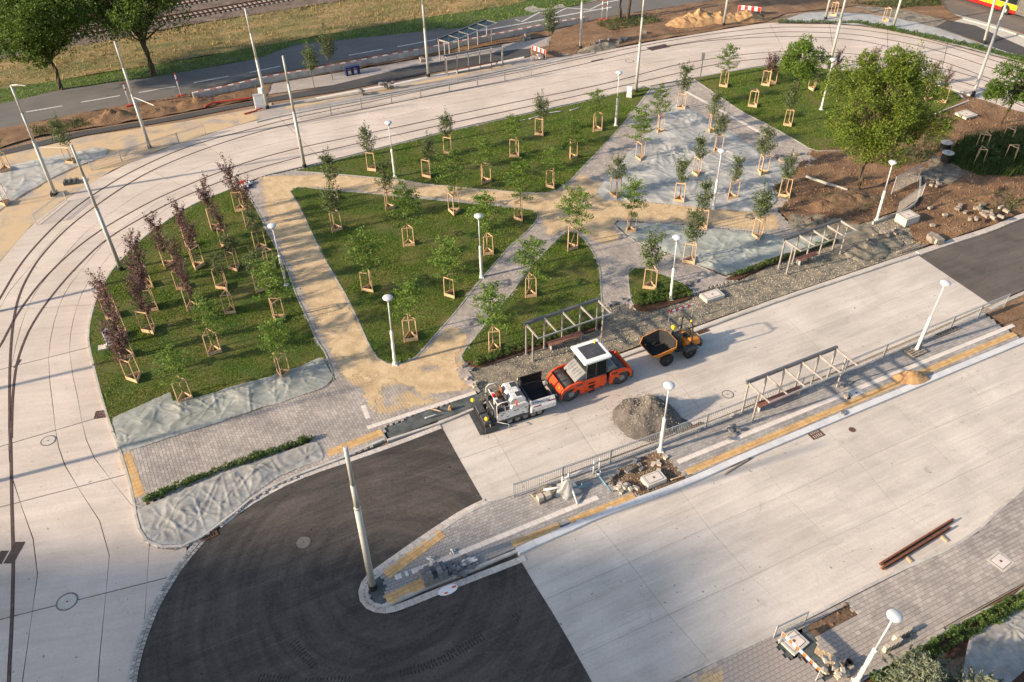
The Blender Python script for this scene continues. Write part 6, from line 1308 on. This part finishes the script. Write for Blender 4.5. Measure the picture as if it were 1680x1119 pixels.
MB().bx(-.55, -.15, -1.0, -.88, .30, .36).bx(-.5, -.2, -.98, -.88, .62, .66).build('access_step', M['mach_dark'], rl)

# ---- small crawler paver
sa_, sb_ = Vector(G(778,680)), Vector(G(893,663)); pa = R(22); pc = Vector(G(846,677)); qn = Vector((-math.sin(pa), math.cos(pa)))
pv_ = empty('asphalt_paver', (pc.x, pc.y, .025), pa, 'white crawler paver with black hopper and screed on the concrete lane', 'asphalt paver')
for y in (-.62, .62):
    tk = [(-1.05,.30),(-.95,.10),(-.75,.0),(1.25,.0),(1.48,.12),(1.55,.32),(1.45,.52),(1.25,.60),(-.7,.60),(-.95,.5)]
    t_ = MB().side(tk, y-.17, y+.17).build('track', M['black'], pv_, bevel=.02)
    for k in range(13): MB().bx(-.85+k*.175, -.79+k*.175, y-.185, y+.185, -.015, .03).bx(-.75+k*.165, -.69+k*.165, y-.185, y+.185, .58, .62).build('track_shoe', M['mach_dark'], t_)
    for x in (-.7, -.2, .3, .8, 1.2): ycyl(MB(), x, .28, .16, y-.175, y+.175, 12).build('track_roller', M['mach_grey'], t_)
MB().side([(-1.5,.45),(.5,.45),(.5,1.35),(.35,1.48),(-.55,1.48),(-.6,1.15),(-1.5,1.15)], -.85, .85).build('body', M['cream'], pv_, bevel=.03)
MB().bx(-1.35, .45, -.866, -.85, .62, 1.28).build('side_panel', M['cream'], pv_, bevel=.01)
for x in (-1.1, -.4, .3): MB().bx(x-.05, x+.05, -.88, -.866, 1.08, 1.14).build('panel_latch', M['black'], pv_)
hd = MB().side([(-.62,1.45),(.32,1.45),(.38,1.62),(.15,1.88),(-.45,1.92),(-.62,1.75)], -.72, .72).build('engine_hood', M['cream'], pv_, bevel=.04)
for y in (-.42, .42): MB().box((.02, y, 1.895), (.36, .38, .02), M=Matrix.Rotation(R(6), 3, 'Y')).build('hood_grille', M['mach_dark'], hd)
MB().box((.33, -.3, 1.68), (.02, .5, .16), M=Matrix.Rotation(R(-40), 3, 'Y')).build('hood_window', M['mach_dark'], hd)
MB().tube((.42, .25, 1.3), (.42, .25, 2.25), .085, n=14).tube((.42, .25, 2.25), (.38, .25, 2.45), .05, n=10).build('exhaust', M['black'], pv_, True)
# operator deck
MB().bx(-1.5, -.6, -.82, .82, 1.15, 1.19).build('deck', M['mach_dark'], pv_)
for y, m_ in ((.42, 'seat'), (-.28, 'mach_dark')):
    st_ = MB().bx(-1.12, -.72, y-.2, y+.2, 1.45, 1.56).bx(-1.02, -.82, y-.12, y+.12, 1.19, 1.45).build('seat', M[m_], pv_, bevel=.03); MB().bx(-.78, -.68, y-.2, y+.2, 1.55, 1.98).build('backrest', M[m_], st_, bevel=.04)
cons = MB().bx(-1.42, -1.2, -.7, .7, 1.75, 1.83).bx(-1.35, -1.27, -.06, .06, 1.19, 1.75).build('control_console', M['cream'], pv_, bevel=.02)
for y in (-.5, 0, .5): MB().bx(-1.4, -1.24, y-.15, y+.15, 1.83, 1.86).build('control_panel', M['mach_dark'], cons)
MB().bx(-1.45, -1.3, -.1, .1, 1.85, 2.0).build('red_box', M['red'], pv_, bevel=.02)
for y in (-.86, .86): MB().path([(-1.5, y, 1.2), (-1.5, y, 1.85), (-1.3, y, 2.0), (-.8, y, 2.0), (-.7, y, 1.9), (-.7, y, 1.3)], .028, 7).build('hand_rail', M['cream'], pv_, True)
MB().path([(-1.0, -.87, 1.2), (-1.0, -.87, 1.62), (-.72, -.87, 1.62)], .02, 6).build('hand_rail', M['cream'], pv_, True)
# hopper
hp = empty('hopper'); hp.parent = pv_
for s in (-1, 1):
    outer = [(s*.60,.55),(s*.96,.58),(s*1.10,.76),(s*1.09,1.02),(s*.84,1.42)]; inner_ = [(s*.79,1.40),(s*.98,1.05),(s*.55,.72)]
    if s > 0: outer = [(.60,.62),(.95,.70),(1.10,1.05),(1.08,1.5),(.98,1.78)]; inner_ = [(.93,1.75),(1.02,1.45),(1.0,1.1),(.55,.72)]
    x0, x1 = .55, 2.12
    pr = outer+inner_; n = len(pr); v = [(x0, y, z) for y, z in pr]+[(x1, y, z) for y, z in pr]; f = [tuple(range(n)), tuple(range(2*n-1, n-1, -1))]+[((i+1) % n, i, n+i, n+(i+1) % n) for i in range(n)]
    if s > 0: f = [g_[::-1] for g_ in f]
    w_ = meshobj('hopper_wing', v, f, [M['cream'], M['black']], hp, False, [0, 0]+[0 if i < len(outer)-1 else 1 for i in range(n)]); bv = w_.modifiers.new('bevel', 'BEVEL'); bv.width = .015; bv.segments = 2
MB().bx(.5, 2.1, -.6, .6, .60, .72).build('hopper_floor', M['black'], hp); MB().bx(.50, .58, -.92, .98, .6, 1.55).build('hopper_back', M['mach_dark'], hp); MB().bx(2.04, 2.12, -.9, .95, .55, .86).build('hopper_lip', M['black'], hp)
MB().bx(2.12, 2.3, -.55, .55, .38, .55).build('push_beam', M['mach_dark'], pv_, bevel=.02)
for y in (-.3, .3): MB().tube((2.32, y-.22, .45), (2.32, y+.22, .45), .09, n=14).build('push_roller', M['mach_grey'], pv_, True)
MB().tube((2.15, -.85, .75), (2.22, -.85, .75), .07, n=12).build('headlight', M['signwhite'], pv_); MB().bx(.5, .62, -.98, -.86, 1.3, 1.55).build('work_light', M['cream'], pv_, bevel=.03)
# print on the near hopper wing: maker's name and stripe lie on the leaning outer face
e0, e1 = Vector((0, -1.09, 1.02)), Vector((0, -.84, 1.42)); wang = math.atan2(e1.z-e0.z, e1.y-e0.y)
lettering('AMMANN', .25, M['ink'], pv_, (1.2, -.985, 1.205), (wang, 0, 0))
MB().box((0, 0, 0), (.5, .07, .006)).build('stripe', M['maroon'], pv_).matrix_basis = Matrix.Translation((.95, -1.052, 1.086))@Matrix.Rotation(wang, 4, 'X')
MB().box((0, 0, 0), (.5, .07, .006)).build('stripe', M['maroon'], pv_).matrix_basis = Matrix.Translation((1.86, -.99, 1.19))@Matrix.Rotation(wang, 4, 'X')
# screed
sc_ = empty('screed'); sc_.parent = pv_
MB().bx(-2.62, -2.28, -.98, .98, .06, .10).build('walkway_plate', M['mach_dark'], sc_); MB().bx(-2.25, -1.65, -.95, .95, .02, .42).build('screed_body', M['black'], sc_, bevel=.02)
for y in (-.52, .40): MB().bx(-2.28, -1.85, y-.36, y+.42, .62, .80).build('screed_box', M['mach_dark'], sc_, bevel=.02)
for i in range(7): MB().tube((-1.95+.03*(i % 2), -.95+i*.09, .2), (-1.95, -.95+i*.09, .62), .025, n=6).build('hydraulic_rod', M['mach_grey'], sc_)
for y in (-.98, .98): MB().bx(-2.3, -1.5, y-.03, y+.03, .03, .45).build('end_gate', M['mach_dark'], sc_); 
for y in (-.80, .80): MB().bar((-1.95, y, .5), (.2, y*1.08, .62), .09, .14).build('tow_arm', M['mach_dark'], sc_)
for x, y, z in ((-2.1, -.72, .95), (-2.35, .85, 1.15)): MB().lathe([(.02, -.12), (.10, -.08), (.125, 0), (.10, .09), (.03, .13)], 14, (x, y, z)).build('beacon', M['yellow'], sc_, True); MB().tube((x, y, .6), (x, y, z-.1), .015, n=6).build('beacon_stem', M['mach_dark'], sc_)
MB().path([(-1.55, -.95, .7), (-1.2, -1.15, .62), (-.95, -1.25, .55), (-.95, -1.25, .05)], .022, 6).build('side_sensor', M['cream'], sc_)

rr_ = random.Random(4)
for i in range(9):
    y0 = rr_.uniform(-.8, .8); MB().path([(-1.5, y0, rr_.uniform(.6, 1.1)), (-1.75, y0+rr_.uniform(-.2, .2), rr_.uniform(.7, 1.2)), (-1.95, y0+rr_.uniform(-.3, .3), .55)], .016, 5).build('hydraulic_hose', M['black'], sc_)
for x, z in ((-1.25, .55), (-.7, .52), (-.1, .52), (.3, .55)): MB().bx(x-.2, x+.2, -.87, -.83, z-.07, z+.06).build('skirt_plate', M['mach_dark'], pv_)
for x, z in ((-1.2, 1.0), (-.85, .8), (-.2, 1.1), (.1, .8)): MB().bx(x-.07, x+.07, -.872, -.864, z-.04, z+.04).build('decal', M['mach_grey'], pv_)
for y in (-.62, .62): MB().bx(-1.55, -1.48, y-.18, y+.18, .5, 1.5).build('step_plate', M['mach_dark'], pv_)
MB().bx(-1.62, -1.52, -.5, .5, .75, 1.1).build('rear_grille', M['mach_dark'], pv_); MB().tube((-.3, -.9, 1.5), (-.3, -.9, 1.85), .05, n=8).build('fire_extinguisher', M['red'], pv_, True)
MB().path([(.5, -.9, 1.3), (.7, -1.12, .9), (.6, -1.1, .5)], .02, 5).build('hydraulic_hose', M['black'], pv_); MB().bx(.46, .6, -.95, -.80, .5, .95).build('auger_motor', M['mach_dark'], pv_)
for y in (-.5, .1, .5): MB().bx(-1.05, -.85, y-.09, y+.09, 1.19, 1.28).build('tool_box', M['mach_grey'], pv_, bevel=.01)

# ---- wheeled site dumper, skip to the front
wa, wb = Vector(G(1093,600)), Vector(G(1131,587)); az = math.atan2((wb-wa).y, (wb-wa).x); mid = (wa+wb)/2; qn = Vector((-math.sin(az), math.cos(az))); cc = mid+qn*.78; hw = (wb-wa).length/2
dp = empty('site_dumper', (cc.x, cc.y, .025), az, 'amber site dumper with empty black skip on the concrete lane', 'dumper')
tyre = [(.20, -.15), (.36, -.17), (.42, -.12), (.43, 0), (.42, .12), (.36, .17), (.20, .15)]
for x in (-hw, hw):
    for y in (-.72, .72):
        w_ = MB().lathe(tyre, 26, (0, 0, 0), 0, Matrix.Rotation(R(90), 3, 'X')).build('wheel', M['black'], dp, True); w_.location = (x, y, .43)
        MB().tube((0, -.10, 0), (0, .10, 0), .22, n=18).build('rim', M['mach_grey'], w_); MB().tube((0, -.16, 0), (0, .16, 0), .08, n=12).build('hub', M['mach_dark'], w_)
        tr_ = MB()
        for k in range(16): a = 2*math.pi*k/16; tr_.box((math.cos(a)*.425, 0, math.sin(a)*.425), (.035, .30, .05), M=Matrix.Rotation(-a, 3, 'Y'))
        tr_.build('tread', M['black'], w_)
    MB().tube((x, -.65, .43), (x, .65, .43), .09, n=10).build('axle', M['mach_dark'], dp)
# skip: sloping sides, open top, spout towards the front (-x)
T = [(-2.05,-.72,1.12),(-1.7,-.98,1.34),(-.45,-1.0,1.52),(-.12,-.55,1.58),(-.12,.55,1.58),(-.45,1.0,1.52),(-1.7,.98,1.34),(-2.05,.72,1.12)]
B = [(-1.55,-.5,.72),(-1.4,-.62,.68),(-.55,-.62,.66),(-.35,-.4,.68),(-.35,.4,.68),(-.55,.62,.66),(-1.4,.62,.68),(-1.55,.5,.72)]
n = 8; off = lambda p, k: (p[0]+(-.95-p[0])*k, p[1]*(1-k), p[2])
v = T+B+[off(p, .045) for p in T]+[(p[0]+(-.95-p[0])*.06, p[1]*.94, p[2]+.04) for p in B]; f = []; mi = []
for i in range(n):
    j = (i+1) % n; f += [(i, j, n+j, n+i), (2*n+j, 2*n+i, 3*n+i, 3*n+j), (i, 2*n+i, 2*n+j, j)]; mi += [0, 1, 0]
f += [tuple(range(n, 2*n)), tuple(range(4*n-1, 3*n-1, -1))]; mi += [0, 1]
sk = meshobj('skip', v, f, [M['amber'], M['black']], dp, False, mi); bm = bmesh.new(); bm.from_mesh(sk.data); bmesh.ops.recalc_face_normals(bm, faces=bm.faces); bm.to_mesh(sk.data); bm.free()
MB().bx(-.11, -.05, -.5, .5, .8, 1.5).build('skip_rear_rib', M['amber'], sk)
MB().bx(-1.4, .15, -.28, .28, .42, .64).build('front_chassis', M['mach_dark'], dp, bevel=.02); MB().bx(.05, 1.75, -.42, .42, .40, .66).build('rear_chassis', M['mach_dark'], dp, bevel=.02)
MB().tube((.1, .2, .5), (-.25, .25, .62), .05, n=8).tube((.1, -.2, .5), (-.25, -.25, .62), .05, n=8).build('tip_ram', M['yellow'], dp)
MB().bx(.12, .62, -.72, .72, .62, .68).build('foot_deck', M['mach_dark'], dp)
MB().side([(.62,.66),(1.72,.66),(1.78,.78),(1.66,1.16),(1.0,1.22),(.66,1.05)], -.56, .56).build('engine_hood', M['amber'], dp, bevel=.05)
MB().side([(1.74,.42),(1.92,.5),(1.9,.95),(1.74,1.0)], -.62, .62).build('counterweight', M['mach_dark'], dp, bevel=.04)
for y in (-.73, .73): MB().side([(hw-.5,.72),(hw-.3,.94),(hw+.3,.94),(hw+.52,.72),(hw+.48,.68),(hw-.45,.68)], y-.18, y+.18).build('mudguard', M['mach_dark'], dp, bevel=.02)
st_ = MB().bx(.72, 1.12, -.24, .24, 1.2, 1.32).build('seat', M['black'], dp, bevel=.04); MB().bx(1.05, 1.16, -.24, .24, 1.3, 1.68).build('backrest', M['black'], st_, bevel=.04)
MB().bx(.26, .46, -.28, .28, .68, 1.28).build('console', M['mach_dark'], dp, bevel=.03); MB().lathe([(.17, 0), (.19, .015), (.17, .03), (.15, .015)], 18, (.5, 0, 1.42)).tube((.4, 0, 1.2), (.5, 0, 1.42), .025).build('steering_wheel', M['black'], dp)
MB().path([(1.0, -.62, .66), (.98, -.60, 1.6), (.95, -.54, 2.35), (.95, -.40, 2.52), (.95, .40, 2.52), (.95, .54, 2.35), (.98, .60, 1.6), (1.0, .62, .66)], .045, 8).build('roll_bar', M['black'], dp, True)
MB().tube((.95, -.3, 2.55), (.95, -.3, 2.68), .05, n=10).build('beacon', M['yellow'], dp); MB().bx(.28, .34, .45, .62, .68, 1.75).build('mirror_stem', M['mach_dark'], dp); MB().bx(.24, .38, .4, .66, 1.6, 1.85).build('mirror', M['yellow'], dp, bevel=.02)

# ---- articulated bus on the side road
ba, bb_ = Vector(G(1592,2,.35)), Vector(G(1664,24,.35)); d = (bb_-ba).normalized(); az = math.atan2(d.y, d.x); front = bb_-d*11.5; qn = Vector((-d.y, d.x)); L1 = 11.5
bus = empty('city_bus', (bb_.x, bb_.y, .02), az, 'red and yellow articulated bus on the side road', 'bus')
def bus_body(x0, x1, wheels, par):
    w = 2.5
    MB().bx(x0, x1, 0, w, .35, .75).build('lower_panel', M['busred'], par, bevel=.04); MB().bx(x0, x1, .01, w-.01, .75, 1.35).build('side_panel', M['busyel'], par, bevel=.03)
    MB().bx(x0+.02, x1-.02, .02, w-.02, 1.35, 2.75).build('window_band', M['mach_dark'], par); k = int((x1-x0)/1.5)
    for i in range(k):
        for y in (-.002, w-.02): MB().bx(x0+.1+i*(x1-x0-.2)/k, x0+(i+1)*(x1-x0-.2)/k, y, y+.022, 1.45, 2.6).build('window', M['glass'], par)
    MB().bx(x0, x1, 0, w, 2.75, 3.05).build('roof', M['busyel'], par, bevel=.1, seg=3)
    for x in wheels:
        for y in (.12, w-.12):
            wl_ = MB().tube((x, y-.14, .48), (x, y+.14, .48), .48, n=22).build('wheel', M['black'], par); s_ = -.15 if y < 1 else .15; MB().tube((x, y+s_, .48), (x, y+s_*1.03, .48), .26, n=16).build('rim', M['steel'], wl_)
        for y in (.0, w): MB().lathe([(.62, -.012), (.62, .012)], 22, (x, y, .55), 0, Matrix.Rotation(R(90), 3, 'X')).build('wheel_arch', M['black'], par)
bus_body(-L1, 0, (-9.0, -1.35), bus); MB().bx(-.02, 1.3, .08, 2.42, .4, 2.95).build('bellows', M['bellows'], bus)
for i in range(6): MB().bx(.1+i*.2, .18+i*.2, .04, 2.46, .42, 2.70).build('bellows_rib', M['bellows'], bus)
bus_body(1.28, 7.8, (4.6,), bus)

# ================================================================== unseen block left of the frame, sized and placed to shade the near asphalt
def block_building(name, x0, x1, y0, y1, h, label):
    root = empty(name, ((x0+x1)/2, (y0+y1)/2, 0), 0, label, 'building'); a, b = (x1-x0)/2, (y1-y0)/2
    MB().bx(-a, a, -b, b, -.05, h).build('wall', M['chamber'], root); MB().bx(-a-.2, a+.2, -b-.2, b+.2, h, h+.35).build('roof', M['mach_grey'], root)
    nfl = int(h/3)
    for fl in range(nfl):
        for i in range(int(2*a/3.2)):
            x = -a+1.6+i*3.2
            for y, s in ((-b, -1), (b, 1)):
                w_ = MB().bx(x-.75, x+.75, min(y, y+s*.04), max(y, y+s*.04), fl*3+.9, fl*3+2.4).build('window', M['glass'], root); MB().bx(x-.85, x+.85, min(y, y+s*.12), max(y, y+s*.12), fl*3+.8, fl*3+.88).build('sill', M['white'], w_)
    return root
block_building('shade_block', -178, -113, -41, -21, 50, 'tall grey slab block standing well to the left of the tram loop')

# ================================================================== labels: where a landmark singles out one of the look-alikes, say so
marks = [(o.location.copy(), o['label']) for o in bpy.data.objects if o.parent is None and o.name.split('.')[0] in ('park_lamp', 'overhead_line_mast', 'control_cabinet', 'stop_shelter')]
short = {'park_lamp': 'white lamp', 'overhead_line_mast': 'mast', 'control_cabinet': 'cabinet', 'stop_shelter': 'steel shelter'}
for nm, what in (('young_tree', None), ('tree_guard', 'timber stake guard')):
    tl_ = [o for o in bpy.data.objects if o.parent is None and o.name.split('.')[0] == nm]; done = set()
    for m_ in [o for o in bpy.data.objects if o.parent is None and o.name.split('.')[0] in short]:
        near = sorted(tl_, key=lambda o: (o.location-m_.location).length)
        if not near or near[0].name in done or (near[0].location-m_.location).length > 4.5 or m_['label'].find('outside') >= 0: continue
        t_ = near[0]; done.add(t_.name); k = t_['label'].split(' on ')[0].split(' in ')[0].split(' standing ')[0].split(' beside ')[0]
        tail = ' '.join(m_['label'].split()[-7:]); lab = k+' next to the '+short[m_.name.split('.')[0]]+' '+{'park_lamp': '', 'overhead_line_mast': '', 'control_cabinet': '', 'stop_shelter': ''}[m_.name.split('.')[0]]
        loc = m_['label']
        for sep in (' at the ', ' on the ', ' beside the ', ' in the ', ' in front of ', ' before the ', ' by the ', ' standing in the ', ' standing on '):
            if sep in loc: loc = sep.strip()+' '+loc.split(sep, 1)[1]; break
        else: continue
        w_ = (lab.strip()+' '+loc).split()
        if len(w_) <= 16: t_['label'] = ' '.join(w_)
